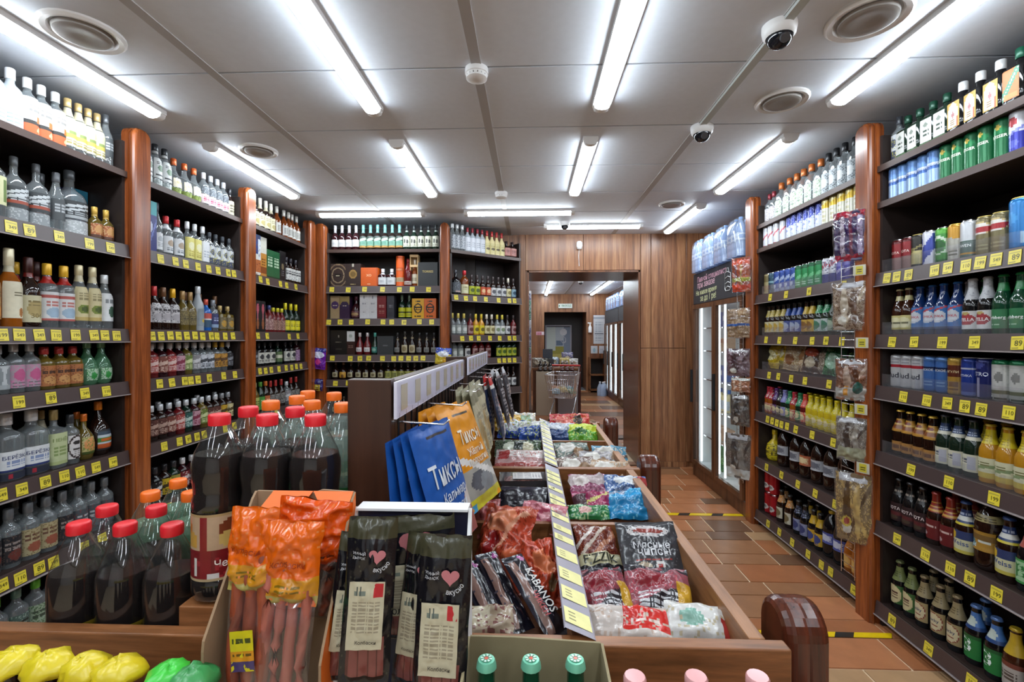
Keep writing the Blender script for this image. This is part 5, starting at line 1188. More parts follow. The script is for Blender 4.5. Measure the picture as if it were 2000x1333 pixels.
# ---------------------------------------------------------------- soft packs
FILM = print_mat('glossy_film', 0.2, bump=0.25, bscale=45)
FILMM = print_mat('matt_film', 0.42, bump=0.2, bscale=45)
WRAP = glass('clear_film', (0.95, 0.95, 0.96), (0.8, 0.8, 0.82), 0.02, 0.08, 1.5)
def pouch_mesh(name, w, h, t, bg, ops=(), seed=1, crump=0.006, m=None, res=None, seal=0.05, back=None, fold=0.0):
    """filled pillow pack standing upright, front towards -Y, origin at its centre"""
    nu, nv = res or (max(12, int(w / 0.0055)), max(14, int(h / 0.0055)))
    def f(u, v):
        if v < seal or v > 1 - seal:
            return 0.02
        vv = (v - seal) / (1 - 2 * seal)
        return max(0.02, (1 - abs(2 * u - 1) ** 2.6) ** 0.7 * (1 - abs(2 * vv - 1) ** 4) ** 0.6)
    def S(u, v, o, side=-1):
        k = f(u, v)
        n1 = mnoise.noise(Vector((u * 3.1 + seed, v * 4.3, seed * 1.7)))
        n2 = mnoise.noise(Vector((u * 8 + seed, v * 11, seed * 3.1)))
        edge = min(1, 8 * min(u, 1 - u, v + 0.05, 1.05 - v))
        y = side * (t / 2 * k) + crump * (n1 * 1.2 + n2 * 0.8) * edge * (1 if side < 0 else -0.4)
        x = (u - 0.5) * w * (1 - 0.06 * k) + crump * 0.5 * mnoise.noise(Vector((v * 5, seed * 2.2, u)))
        z = (v - 0.5) * h + crump * 0.5 * mnoise.noise(Vector((u * 5, seed * 5.2, v)))
        if fold:
            y += fold * (v - 0.5) ** 2 * h
        return (x, y + (o * side), z)
    b = MB()
    cols = paint(ops, bg, nu, nv, seed)
    b.grid([[S(i / nu, j / nv, 0) for i in range(nu + 1)] for j in range(nv + 1)], cols)
    bc = tone(back or bg)
    nb, mb = max(6, nu // 2), max(6, nv // 2)
    b.grid([[S(1 - i / nb, j / mb, 0, 1) for i in range(nb + 1)] for j in range(mb + 1)], None, col=bc)
    for op in ops:
        if op[0] == 't':
            polys, th = text_polys(op[1]); hs = op[5] if len(op) > 6 else 1.0
            for q in polys:
                b.face([S(op[2] + x * op[4], op[3] + y * op[4] * w / h * hs, 0.0026) for x, y in q], tone(op[-1]))
    return b.mesh(name, m or FILM)
def pack(name, label, cat, group, me, loc, rot, parent=None):
    o = link(name, me, parent, loc)
    o.rotation_euler = rot
    tag(o, label, cat, group)
    return o
R_ = math.radians

# ---------------------------------------------------------------- big plastic drink bottles
PETP = [(0, 0), (.78, 0), (.95, .02), (1, .06), (1, .115), (.965, .12), (.965, .485), (1, .495), (.965, .54), (.925, .57), (.93, .60), (.985, .66), (1, .70), (.985, .745), (.88, .80), (.66, .865), (.43, .925), (.38, .94), (.36, .945), (.36, .96)]
PETC = [(0, 0), (.78, 0), (.95, .02), (1, .06), (1, .115), (.985, .12), (.985, .485), (1, .495), (1, .70), (.965, .735), (.80, .80), (.62, .86), (.44, .915), (.38, .935), (.36, .945), (.36, .96)]
SHELL = glass('pet_shell', (0.93, 0.95, 0.95), (0.75, 0.78, 0.78), 0.012, 0.05, 1.3)
def pet_meshes(H, R, liquid, level, cap, lab_bg, lab_ops, text, PETP=PETP):
    seg = 26; out = {}
    b = MB(); b.grid([[(max(r, .001) * R * math.sin(2 * PI * k / seg), -max(r, .001) * R * math.cos(2 * PI * k / seg), z * H) for k in range(seg)] for r, z in PETP], wrap=True)
    out['drink_bottle'] = b.mesh('drink_bottle', SHELL, sharp=60)
    lp = [(r * .965, max(z, .006)) for r, z in PETP if z < level] + [(prof_r(PETP, level) * .965, level), (0, level)]
    b = MB(); b.grid([[(max(r, .001) * R * math.sin(2 * PI * k / seg), -max(r, .001) * R * math.cos(2 * PI * k / seg), z * H) for k in range(seg)] for r, z in lp], wrap=True)
    out['drink'] = b.mesh('drink', liquid, sharp=50)
    n = 40; c0, c1, cr = .938, 1.0, .405
    b = MB(); rings = []
    for r, z in ((cr * .98, c0), (cr, c0 + .012), (cr, c1 - .010), (cr * .93, c1 - .002), (cr * .8, c1), (.001, c1)):
        rings.append([(R * r * (1.025 if k % 2 and cr * .97 < r else 1) * math.sin(2 * PI * k / n), -R * r * (1.025 if k % 2 and cr * .97 < r else 1) * math.cos(2 * PI * k / n), z * H) for k in range(n)])
    b.grid(rings, wrap=True)
    out['cap'] = b.mesh('cap', mat('cap_plastic_' + cap, hx(cap), 0.35), sharp=50)
    b = MB(); patch(b, R, H, PETP, 2, .125, .48, PI, lab_bg, lab_ops, off=.0012, res=(44, 26), seed=3)
    out['label'] = b.mesh('label', GLOSSP)
    return out
COLA = mat('cola', hx('120605'), 0.2, spec=0.12)
LEMON = glass('pale_drink', (0.80, 0.88, 0.82), (0.62, 0.70, 0.64), 0.25, 0.1)
GREEND = glass('green_drink', (0.45, 0.68, 0.5), (0.22, 0.4, 0.26), 0.4, 0.1)
kvas_ops = (('b', 0, .48, '7e1a22'), ('s', .10, 'a83038'), ('r', .44, .50, 0, 1, '8e2028'), ('b', .48, .97, 'c9a888'), ('e', .30, .72, .07, .18, 'b8803a'), ('e', .36, .60, .06, .12, 'd2a048'), ('e', .62, .75, .08, .16, '7c3c24'), ('e', .60, .62, .06, .12, 'd8b86a'), ('e', .70, .68, .05, .2, 'e0cdb8'),
            ('r', .44, .475, .3, 1, '8e2028'), ('r', .38, .42, .08, .34, 'e4e0da'), ('r', .47, .54, 0, .1, 'e8e4e0'), ('b', .95, 1, 'b89868'), ('b', 0, .03, 'c8b088'), ('t', 'Чер', .575, .24, .11, 'eadcd4'))
PETS = {
 'kvas': pet_meshes(.36, .0488, COLA, .785, 'd2202a', '7e1a22', kvas_ops, None),
 'kvas_low': pet_meshes(.36, .0485, COLA, .74, 'd2202a', '1c1012', (('b', .9, 1, '8a7420'), ('s', .05, '5c4a1c')), None, PETC),
 'clear': pet_meshes(.36, .0485, LEMON, .80, 'e8691c', '3c8a4c', (('s', .2, 'c8d8b0'), ('e', .5, .5, .2, .3, 'e8e0b0')), None),
 'green': pet_meshes(.36, .0485, GREEND, .80, 'e8691c', '2c7040', (('s', .2, '8ab888'),), None),
}
def pet(kind, px, top_y, ztop, label, group):
    ms = PETS[kind]
    h = EYE - ztop
    d = h * F / (top_y - CY)
    r = (px - CX) / F * d
    x, y = r * cyw - d * syw, r * syw + d * cyw
    o = link('drink_bottle', ms['drink_bottle'], None, (x, y, ztop - .36))
    o.rotation_euler = (0, 0, math.atan2(-x, y) * 0.7 + random.uniform(-.3, .3) if kind != 'kvas' else .30)
    for k in ('drink', 'cap', 'label'):
        link(k, ms[k], o)
    tag(o, label, 'bottle', group)
    PLACED.append(o)
    return o
PLACED = []
def settle(objs, r, xmax, ymin):
    '''neighbouring bottles stand side by side without cutting into each other'''
    for _ in range(300):
        for i, a in enumerate(objs):
            for b in objs[i + 1:]:
                dx, dy = b.location.x - a.location.x, b.location.y - a.location.y
                q = math.hypot(dx, dy)
                if q < 2 * r:
                    e = (2 * r - q) / 2 / max(q, 1e-6)
                    a.location.x -= dx * e; a.location.y -= dy * e; b.location.x += dx * e; b.location.y += dy * e
            a.location.x = min(a.location.x, xmax - r); a.location.y = max(a.location.y, ymin + r)
ZD = RIM + 0.035                   # top of the deck
ZT2, ZT1 = ZD + .36 + .001, .7635 + .36
gr = 'cola bottles on the raised deck'
for px, ty, lb in ((423, 811.5, 'red capped cola bottle with burgundy food label beside the orange sausage box'), (513, 812, 'red capped cola bottle behind the orange sausage box, middle of front row'), (615, 812, 'red capped cola bottle in front row, next to dark spine panel')):
    pet('kvas', px, ty, ZT2, lb, gr)
for px, ty, lb in ((484, 794.5, 'red capped cola bottle in second deck row, the outer one'), (577, 794.5, 'red capped cola bottle in second deck row, the inner one')):
    pet('kvas', px, ty, ZT2, lb, gr)
gr = 'orange capped bottles on the raised deck'
for i, (px, ty, w) in enumerate(((531, 783.5, 'outermost in the third row'), (613, 783, 'third row behind the inner cola bottle'), (577, 773.5, 'fourth row, the outermost'), (660, 786, 'half hidden by the dark spine panel'), (643, 766, 'tallest looking, next to the spine panel'), (610, 764, 'fifth row behind the others'))):
    pet('clear', px, ty, ZT2, 'clear plastic bottle with orange cap, ' + w, gr)
settle(PLACED, .0492, XS0 - .004, .872); PLACED.clear()
gr = 'cola bottles sunk in the near bin'
for px, ty, lb in ((127, 1031, 'red capped cola bottle in bin, outermost of front row'), (223, 1028, 'red capped cola bottle in bin, middle of front row'), (319, 1033, 'red capped cola bottle in bin, front row next to raised deck')):
    pet('kvas_low', px, 1031, ZT1, lb, gr)
for px, ty, lb in ((208, 994, 'red capped cola bottle in bin, outer one of second row'), (296, 994, 'red capped cola bottle in bin, inner one of second row')):
    pet('kvas_low', px, 994, ZT1, lb, gr)
gr = 'green bottles in the near bin'
for px, ty, lb in ((282, 965, 'green plastic bottle with orange cap in bin, outer one'), (355, 965, 'green plastic bottle with orange cap in bin, by the tall cola bottle'), (334, 942, 'green plastic bottle with orange cap in bin, the rearmost')):
    pet('green', px, ty, ZT1, lb, gr)
settle(PLACED, .0490, -.674, .872)
box_obj('bin_floor', XG0 + .03, XS0, YU[0] + .031, YU[1] - .01, .74, .763, W_GON, I1)

# ---------------------------------------------------------------- cardboard display box with orange packs
KRAFT = mat('kraft_board', hx('8f7458'), 0.8, vary=0.12, vscale=25)
ORANGE = mat('orange_board', hx('dd6a1c'), 0.5, vary=0.1, vscale=15)
WHITEB = mat('white_board', hx('dcdcdc'), 0.5)
NAVYB = mat('navy_board', hx('1c1c34'), 0.5)
def slab(name, pts, thick, mats, parent):
    """flat board from an outline, its own thickness; first material inside (front), second outside"""
    b = MB(); P = [Vector(p) for p in pts]
    n = (P[1] - P[0]).cross(P[2] - P[0]).normalized()
    Q = [p - n * thick for p in P]
    b.face(P, mi=0); b.face(Q[::-1], mi=1)
    for i in range(len(P)):
        j = (i + 1) % len(P); b.face([P[i], Q[i], Q[j], P[j]], mi=0)
    return b.build(name, mats, parent)
t = tag(empty('display_box', (0, 0, 0)), 'kraft and orange cardboard display box holding orange sausage packs', 'cardboard box')
x0, x1, y0, y1, zb = -.475, -.305, .665, .80, .7405
zt, zf = 1.232, 1.055
slab('back_panel', [(x0, y1, zb), (x1, y1, zb), (x1, y1, zt), (x1 - .055, y1, zt + .003), (x1 - .075, y1, zt - .004), (x1 - .10, y1, zt - .001), (x0, y1, zt)], .004, [KRAFT, ORANGE], t)
slab('side_panel', [(x0, y0, zb), (x0, y1, zb), (x0, y1, zt), (x0, y1 - .012, zt - .01), (x0, y0 + .002, zf), (x0, y0, zf - .015)], .004, [KRAFT, ORANGE], t)
slab('side_panel', [(x1, y1, zb), (x1, y0, zb), (x1, y0, zf - .03), (x1, y0 + .01, zf - .01), (x1, y1 - .012, zt - .01), (x1, y1, zt)], .004, [KRAFT, ORANGE], t)
slab('front_panel', [(x1, y0, zb), (x0, y0, zb), (x0, y0, zb + .14), (x1, y0, zb + .14)], .004, [KRAFT, ORANGE], t)
slab('bottom_panel', [(x0, y0, zb + .004), (x1, y0, zb + .004), (x1, y1, zb + .004), (x0, y1, zb + .004)], .0038, [KRAFT, KRAFT], t)
slab('top_flap', [(x0 + .03, y1, zt), (x1 - .07, y1, zt), (x1 - .085, y1 - .02, zt - .022), (x0 + .012, y1 - .035, zt - .035)], .002, [ORANGE, ORANGE], t)
slab('top_flap', [(x1 - .07, y1, zt), (x1, y1, zt), (x1 - .002, y1 - .03, zt - .03), (x1 - .05, y1 - .018, zt - .02)], .002, [ORANGE, ORANGE], t)
slab('front_trim', [(x0 - .0045, y0 - .001, zb + .10), (x0 - .0045, y0 + .022, zb + .10), (x0 - .0045, y0 + .022, zf - .065), (x0 - .0045, y0 - .001, zf - .04)], .001, [ORANGE, ORANGE], t)

SAUS = mat('smoked_sausage', hx('8a4028'), 0.35, vary=0.35, vscale=60, bump=0.4)
SAUS2 = mat('pink_sausage', hx('a0584a'), 0.35, vary=0.3, vscale=60, bump=0.3)
def sausage_pack(label, loc, rot, w, h, hd, seed, sm, header_mesh, group, sticks=4, clear=True, mats=None):
    """header printed film over a bundle of long sausages in clear film"""
    t = tag(empty('sausage_pack', loc), label, 'sausage pack', group)
    t.rotation_euler = rot
    rr = random.Random(seed)
    lo, hi = -h / 2 + .006, h / 2 - hd * .35
    for k in range(sticks):
        x = (k - (sticks - 1) / 2) * (w * .86 / sticks)
        r = w * .42 / sticks
        path = [(x + rr.uniform(-.002, .002), rr.uniform(-.002, .002), lo + (hi - lo) * q / 8) for q in range(9)]
        MB().tube(path, [r * .6] + [r * rr.uniform(.92, 1.08) for _ in range(7)] + [r * .6], 8).build('sausage', sm, t)
    hm = link('printed_header', header_mesh, t, (0, -.001, h / 2 - hd / 2))
    film = pouch_mesh('clear_film', w, h - hd * .9, w * .30, 'ffffff', (), seed, .002, WRAP, (8, 12), .03)
    link('clear_film', film, t, (0, 0, -hd * .45))
    return t
orange_hd = [pouch_mesh('printed_header', .088, .125, .03, 'f0690f', (('b', 0, .13, 'b8a860'), ('b', .13, .36, 'd8921e'), ('l', .3, .75, .2, .3, 2, '8a6a14'), ('s', .05, 'f08a4a'), ('t', 'Колбаски', .5, .52, .62, 'a83c10')), s, .0085, FILM, (30, 40), .03) for s in (11, 12)]
orange_top = pouch_mesh('printed_header', .12, .10, .03, 'f05a10', (('s', .06, 'f07a3a'), ('l', .6, .85, .1, .2, 1, '7a2c0c')), 15, .011, FILM, (30, 26), .03)
gr = 'orange sausage packs in the display box'
a = sausage_pack('orange topped sausage pack with yellow sticker leaning forward in display box', (-.425, .70, 1.10), (R_(-8), R_(-3), R_(-10)), .080, .27, .125, 3, SAUS, orange_hd[0], gr, 3)
sausage_pack('orange topped sausage pack in the middle of display box, yellow band', (-.366, .692, 1.085), (R_(-6), R_(4), R_(4)), .084, .27, .125, 4, SAUS2, orange_hd[1], gr, 4)
sausage_pack('crumpled orange sausage pack at the back of display box', (-.365, .765, 1.135), (R_(-4), R_(6), R_(3)), .10, .19, .10, 5, SAUS, orange_top, gr, 4)
st = pouch_mesh('sticker', .040, .055, .001, 'd8c81c', (('b', 0, .22, '4c3c6c'), ('b', .22, .5, 'd8901c'), ('l', .1, .9, .3, .45, 2, '6a4a14'), ('l', .1, .9, .6, .85, 3, '4a4a1c')), 4, .001, GLOSSP, (12, 16))
s_ = link('sticker', st, a, (.004, -.018, -.065)); s_.rotation_euler = (0, R_(-8), 0)

# ---------------------------------------------------------------- white display box with black packs
t = tag(empty('display_box', (0, 0, 0)), 'white cardboard display box holding black sausage packs', 'cardboard box')
x0, x1, y0, y1 = -.296, -.105, .662, .80
zt = 1.207
slab('back_panel', [(x0, y1, zb), (x1, y1, zb), (x1, y1, zt), (x0, y1, zt)], .006, [NAVYB, WHITEB], t)
slab('top_rim', [(x0 + .0, y1 - .012, zt + .001), (x1, y1 - .012, zt + .001), (x1, y1 + .022, zt + .001), (x0 + .0, y1 + .022, zt + .001)], .004, [WHITEB, WHITEB], t)
slab('side_panel', [(x1, y1, zb), (x1, y0, zb), (x1, y0, .93), (x1, y1, zt)], .006, [WHITEB, WHITEB], t)
slab('side_panel', [(x0, y0, zb), (x0, y1, zb), (x0, y1, zt), (x0, y0, .86)], .006, [WHITEB, WHITEB], t)
slab('front_panel', [(x1, y0, zb), (x0, y0, zb), (x0, y0, zb + .12), (x1, y0, zb + .12)], .006, [WHITEB, WHITEB], t)
slab('bottom_panel', [(x0, y0, zb + .005), (x1, y0, zb + .005), (x1, y1, zb + .005), (x0, y1, zb + .005)], .0045, [WHITEB, WHITEB], t)
def black_pack(label, loc, rot, w, h, seed, group):
    t = tag(empty('sausage_pack', loc), label, 'sausage pack', group)
    t.rotation_euler = rot
    ops = [('b', .87, 1, '44422f'), ('s', .03, '3a382c'), ('r', .0, 1, .0, .04, '121012'),
           ('r', .13, .87, .05, .28, '8a4a44'), ('r', .13, .17, .05, .28, '5c2a26'), ('r', .34, .37, .05, .28, '64302a'), ('r', .55, .58, .05, .28, '64302a'), ('r', .74, .77, .05, .28, '5c2a26'),
           ('t', 'УМНЫЙ', .27, .792, .28, 'd0d0d4'), ('t', 'ДЫМОК', .27, .762, .28, 'd0d0d4')]
    me = pouch_mesh('black_film', w, h, .022, '15141a', ops, seed, .004, FILM, (34, 70), .02)
    link('black_film', me, t)
    lb = pouch_mesh('paper_label', w * .70, h * .40, .002, 'cfc6a8', (('l', .12, .45, .80, .93, 1, '7a8478'), ('r', .2, .24, .80, .94, '4a5450'), ('r', .3, .33, .80, .94, '4a5450'), ('r', .70, .97, .78, .98, 'c41c26'), ('l', .1, .9, .25, .74, 9, 'a39880'), ('t', 'Колбаски', .55, .12, .6, '3c3a34')), seed, .0015, PRINT, (30, 44), .0)
    link('paper_label', lb, t, (-.001, -.0145, h * -.075)).rotation_euler = (0, 0, 0)
    b = MB(); hs_ = w * .0125
    b.face([(w * .14 + hs_ * 16 * math.sin(a) ** 3 * .85, -.0135, h * .275 + hs_ * .8 * (13 * math.cos(a) - 5 * math.cos(2 * a) - 2 * math.cos(3 * a) - math.cos(4 * a))) for a in [2 * PI * k / 28 for k in range(28)]], tone('cc7a80'))
    b.build('heart_emblem', PRINT, t)
    # arched white motto
    b = MB(); polys, th = text_polys('вкусно')
    for q in polys:
        pts = []
        for x, y in q:
            a = -PI / 2 + x * 1.5 + .5
            r = w * (.34 + .0) - y * w * .55
            pts.append((w * .14 + r * math.cos(a) * .75, -.0135, h * .265 + r * math.sin(a) * .75))
        b.face(pts, tone('d8d8dc'))
    b.build('motto', PRINT, t)
    return t
gr = 'black sausage packs in the white display box'
black_pack('black sausage pack in front of white box, wide beige label with red square', (-.238, .685, 1.113), (R_(-5), R_(3), R_(8)), .072, .235, 21, gr)
black_pack('black sausage pack at the outer end of white box, tall beige label', (-.130, .690, 1.078), (R_(-6), R_(2), R_(-2)), .080, .25, 22, gr)
black_pack('black sausage pack squeezed between white box and orange box', (-.276, .715, 1.085), (R_(-5), R_(7), R_(10)), .060, .22, 23, gr)
black_pack('black sausage pack standing behind between the two front black packs', (-.176, .725, 1.075), (R_(-5), R_(5), R_(-12)), .058, .23, 24, gr)
black_pack('black sausage pack at the back, only crumpled olive top showing', (-.205, .765, 1.105), (R_(-2), R_(-3), R_(4)), .17, .20, 25, gr)

# ---------------------------------------------------------------- beer carton, pink capped bottles, sleeved bottles in front
t = tag(empty('beer_carton', (0, 0, 0)), 'open kraft carton with green bottles below the front board', 'cardboard box')
x0, x1, y0, y1 = -.095, .112, .60, .745
zk = 1.022; KR2 = mat('olive_kraft_board', hx('84785a'), 0.8, vary=0.1, vscale=25)
slab('back_panel', [(x0, y1, zb), (x1, y1, zb), (x1, y1, zk - .006), (x0 + .07, y1, zk), (x0, y1, zk)], .004, [KR2, KR2], t)
slab('side_panel', [(x1, y1, zb), (x1, y0, zb), (x1, y0, zk - .02), (x1, y1, zk - .006)], .004, [KR2, KR2], t)
slab('side_panel', [(x0, y0, zb), (x0, y1, zb), (x0, y1, zk), (x0, y0, zk - .02)], .004, [KR2, KR2], t)
slab('front_panel', [(x1, y0, zb), (x0, y0, zb), (x0, y0, zk - .05), (x1, y0, zk - .05)], .004, [KR2, KR2], t)
bottle('cr_green', BE, 'green beer bottle in kraft carton', 'beer', .288, .030, 'green', '6fb89a', [lab('2c8a4c', ('l', .2, .8, .3, .7, 3, 'e0e8e0'))])
meshes('cr_green')
for px in (950, 1037, 1124):
    d = .475 * F / (1292 - CY); r = (px - CX) / F * d
    put('cr_green', (r * cyw - d * syw, r * syw + d * cyw, zb + .0045 - .004), 0, 'before the island', px)
    o = REG[-1][0]
    b = MB()
    for k in range(16):
        a0, a1 = 2 * PI * k / 16, 2 * PI * (k + 1) / 16
        b.face([(.0042 * math.cos(a0), .0042 * math.sin(a0), 0), (.0042 * math.cos(a1), .0042 * math.sin(a1), 0), (.0085 * math.cos(a1), .0085 * math.sin(a1), 0), (.0085 * math.cos(a0), .0085 * math.sin(a0), 0)], hx('c8dcd0' if k % 2 else '4c8a6c'))
    b.face([(.0036 * math.cos(2 * PI * k / 5), .0036 * math.sin(2 * PI * k / 5), 0) for k in range(5)], hx('c05a48'))
    b.build('cap_print', GLOSSP, o, (0, 0, .2886))
bottle('pinkc', 'drink_bottle', 'drink bottle with pale pink cap', 'alco', .275, .031, 'red', 'd8a0a0', [lab('c8a8a8', ('s', .3, 'a05a5c'))])
for px in (1240, 1360, 1480):
    d = .485 * F / (1321 - CY); r = (px - CX) / F * d
    put('pinkc', (r * cyw - d * syw, r * syw + d * cyw, zb), 0, 'before the island', px)
def hooded(px, ty, col, label, seed, ztop):
    """dark bottle under a crumpled coloured film hood"""
    d = (EYE - ztop) * F / (ty - CY); r = (px - CX) / F * d
    o = link('hooded_bottle', lathe_mesh('hooded_bottle', SHAPES['beer'][0], .033, .27, 2, GL['dark']), None, (r * cyw - d * syw, r * syw + d * cyw, zb))
    b = MB(); n = 20; rr = random.Random(seed); rings = []
    for j, (q, z) in enumerate(((.5, .264), (.95, .265), (.93, .273), (.84, .280), (.66, .286), (.40, .290), (.2, .291), (.02, .290))):
        rings.append([(.033 * q * (1 + .38 * mnoise.noise(Vector((k * .45, j * .6, seed * 1.3)))) * math.sin(2 * PI * k / n) + .008 * j / 6 * math.sin(seed), -.033 * q * (1 + .38 * mnoise.noise(Vector((k * .45, j * .6, seed * 1.3)))) * math.cos(2 * PI * k / n), z + .008 * mnoise.noise(Vector((k * .5, seed * 2.0, j)))) for k in range(n)])
    b.grid(rings, wrap=True); b.build('film_hood', mat('film_' + col, hx(col), 0.3, vary=0.15, vscale=30), o)
    b = MB(); patch(b, .033, .27, SHAPES['beer'][0], 2, .1, .5, 1.2, '8a7a5c', (('l', .2, .8, .2, .8, 4, '3c2c1c'),)); b.build('label', PRINT, o)
    return tag(o, label, 'bottle', 'film hooded bottles before the island')
for i, (px, ty) in enumerate(((25, 1268), (98, 1275), (168, 1282), (232, 1286))):
    hooded(px, ty, 'c8b41c', ('dark bottle under yellow film hood at the picture edge', 'dark bottle under yellow film hood, second from picture edge', 'dark bottle under yellow film hood, third from picture edge', 'dark bottle under yellow film hood nearest the orange display box')[i], 3 + i, zb + .293)
hooded(325, 1308, '3cb83c', 'dark bottle under bright green film hood', 9, zb + .285)
hooded(375, 1316, '3c8a4c', 'dark bottle under dark green film hood beside the display box', 10, zb + .285)
# ---------------------------------------------------------------- packs hanging on the spine
def hang(px, py, y, w, h, t, bg, ops, label, group, seed, lean=10, turn=0, name='snack_bag', crump=.006, m=None, cat='snack bag', spine=True, res=None):
    """pack whose top centre is seen at (px, py) at depth y, facing the aisle"""
    p = on_y(px, py, y)
    me = pouch_mesh(name, w, h, t, bg, ops, seed, crump, m or FILMM, res, .04)
    o = link(name, me, None)
    o.rotation_euler = (R_(-lean), 0, R_(90 + turn))
    up = Vector((0, math.sin(R_(lean)), math.cos(R_(lean))))
    ca, sa = math.cos(R_(90 + turn)), math.sin(R_(90 + turn))
    up = Vector((up.x * ca - up.y * sa, up.x * sa + up.y * ca, up.z))
    o.location = p - up * (h / 2)
    tag(o, label, cat, group)
    b = MB()
    if spine:
        b.tube([(XS1 - p.x if False else 0, 0, 0), (0, 0, 0.001)], .001, 4)
    return o, p
TIX = (('t', 'Тиксы', .50, .60, .78, 1.25, 'e6ecf4'), ('t', 'Кальмар', .56, .40, .62, 'dfe6f0'), ('t', 'полоски', .58, .29, .5, 'dfe6f0'), ('r', .3, .82, .895, .915, '2a1c1c'), ('b', 0, .10, 'd8d4d8'), ('e', .3, .06, .25, .12, 'b8487c'), ('r', .80, 1, 0, .32, 'a85a50'), ('d', -.02, .16, .5, 'd8ccc8'), ('l', .4, .8, .19, .24, 1, 'a8bcd8'))
YEL = (('t', 'Тиксы', .56, .68, .62, 1.2, 'f4ead8'), ('t', 'Жёлтый', .58, .52, .5, 'f4ead8'), ('t', 'полосатик', .6, .42, .6, 'f4ead8'), ('r', .28, .75, .9, .915, '3a2c14'), ('b', .10, .36, 'a8a49c'), ('e', .4, .24, .22, .09, '5c5c64'), ('e', .62, .2, .2, .1, '8a8c90'), ('d', .33, .40, -.3, 'e8e4e0'), ('b', 0, .10, 'd8cc2c'), ('r', 0, .2, 0, .06, '4aa0cc'))
gr = 'blue squid snack bags on island hooks'
for k in range(4):
    hang(838 - k * 17, 829 + k * 6, 1.0 - .012 * k, .19, .26, .022, '1458b0', TIX, ('blue squid snack bag in front of the others, white lettering', 'blue squid snack bag second on the hook', 'blue squid snack bag third on the hook', 'blue squid snack bag at the back of the hook by the spine')[k], gr, 31 + k, 17 - 4 * k, -14 + 3 * k, res=(34, 46), crump=.003)
gr = 'orange fish snack bags on island hooks'
for k in range(3):
    hang(884 - k * 20, 793 + k * 1, 1.28 - .01 * k, .21, .275, .024, 'e8960c', YEL, ('orange fish snack bag in front of the others, clear fish window', 'orange fish snack bag second on the hook', 'orange fish snack bag at the back of the hook by the spine')[k], gr, 41 + k, 22 - 5 * k, -17 + 4 * k, res=(34, 46), crump=.004)
BEI = (('b', .80, .92, '8a8468'), ('b', .92, 1, 'b8b49a'), ('l', .1, .9, .1, .7, 9, '9a917a'), ('r', .1, .4, .3, .6, 'b49a6c'), ('e', .6, .3, .2, .15, 'a88a54'), ('r', .85, 1, 0, .6, 'c8c04a'))
gr = 'beige dried fish packs on island hooks'
for k, (px, py, y, ln) in enumerate(((921, 756, 1.62, 13), (908, 758, 1.60, 8), (897, 757, 1.58, 4), (932, 745, 1.84, 12), (921, 745, 1.82, 6))):
    hang(px, py, y, .17, .27, .022, 'c2b89a', BEI, ('beige fish pack in front, behind the orange bags', 'beige fish pack second in its column', 'beige fish pack against the spine', 'beige fish pack in front of the next column', 'beige fish pack behind, next column')[k], gr, 51 + k, ln, 0)
REDP = (('b', .86, 1, 'c8201c'), ('b', .80, .86, 'e8e4e0'), ('r', 0, .4, .05, .8, '1c2c4c'), ('r', .4, .7, .05, .8, 'd8d0d0'), ('r', .7, 1, .05, .8, 'a8605c'), ('l', .1, .9, .2, .7, 8, '7a7074'))
DRKP = (('b', .88, 1, 'd8d8dc'), ('r', 0, .5, .05, .85, '2c2a34'), ('e', .7, .5, .2, .2, 'b89a8c'), ('l', .1, .9, .2, .7, 8, 'a8a0a4'))
gr = 'red topped meat packs on island hooks'
for k, (px, py, y, ln, w, ops, lb) in enumerate(((955, 733, 2.16, 14, .15, REDP, 'red topped meat pack in front on farther island unit'), (946, 733, 2.15, 8, .15, REDP, 'red topped meat pack behind on farther island unit'), (969, 722, 2.42, 13, .17, DRKP, 'dark striped meat pack in front, next column on farther unit'), (961, 722, 2.40, 7, .17, DRKP, 'dark striped meat pack behind, next column on farther unit'), (981, 717, 2.66, 12, .17, DRKP, 'dark striped meat pack at the last column of farther unit'))):
    hang(px, py, y, w, .30, .024, '8a7a7c', ops, lb, gr, 61 + k, ln, 0)
# hooks carrying them (parts of the islands)
for isl, ys in ((I1, (1.0, 1.28, 1.6, 1.83)), (I2, (2.16, 2.41, 2.66))):
    for y in ys:
        MB().tube([(XS1 + .001, y, 1.318), (XS1 + .10, y, 1.312), (XS1 + .112, y, 1.322)], .0025, 6).build('hook', CHROME, isl)

# ---------------------------------------------------------------- bags lying in the bins
def lay(px, py, z, w, h, t, bg, ops, label, group, seed, rx=-72, rz=0, ry=0, name='snack_bag', m=None, crump=.008, cat='snack bag', res=None):
    p = on_z(px, py, z)
    me = pouch_mesh(name, w, h, t, bg, ops, seed, crump, m or FILM, res, .05)
    o = link(name, me, None, p)
    o.rotation_euler = (R_(rx), R_(ry), R_(rz))
    return tag(o, label, cat, group)
g1 = 'meat snacks in the near outer bin'
lay(1166, 1070, .905, .115, .15, .035, '6a2c22', (('s', .3, '8a4a34'), ('d', .3, .42, .8, 'a86a4c'), ('d', .62, .7, .8, 'c8b8a8'), ('d', .85, .95, .8, 'd8ccc4'), ('b', .12, .32, 'd2cba4'), ('b', .0, .12, '2c2c30'), ('t', 'FIZZIK', .5, .22, .8, '3a3c34')), 'brown stick snack bag with cream lettered band in near bin', g1, 71, -58, 6, res=(40, 50))
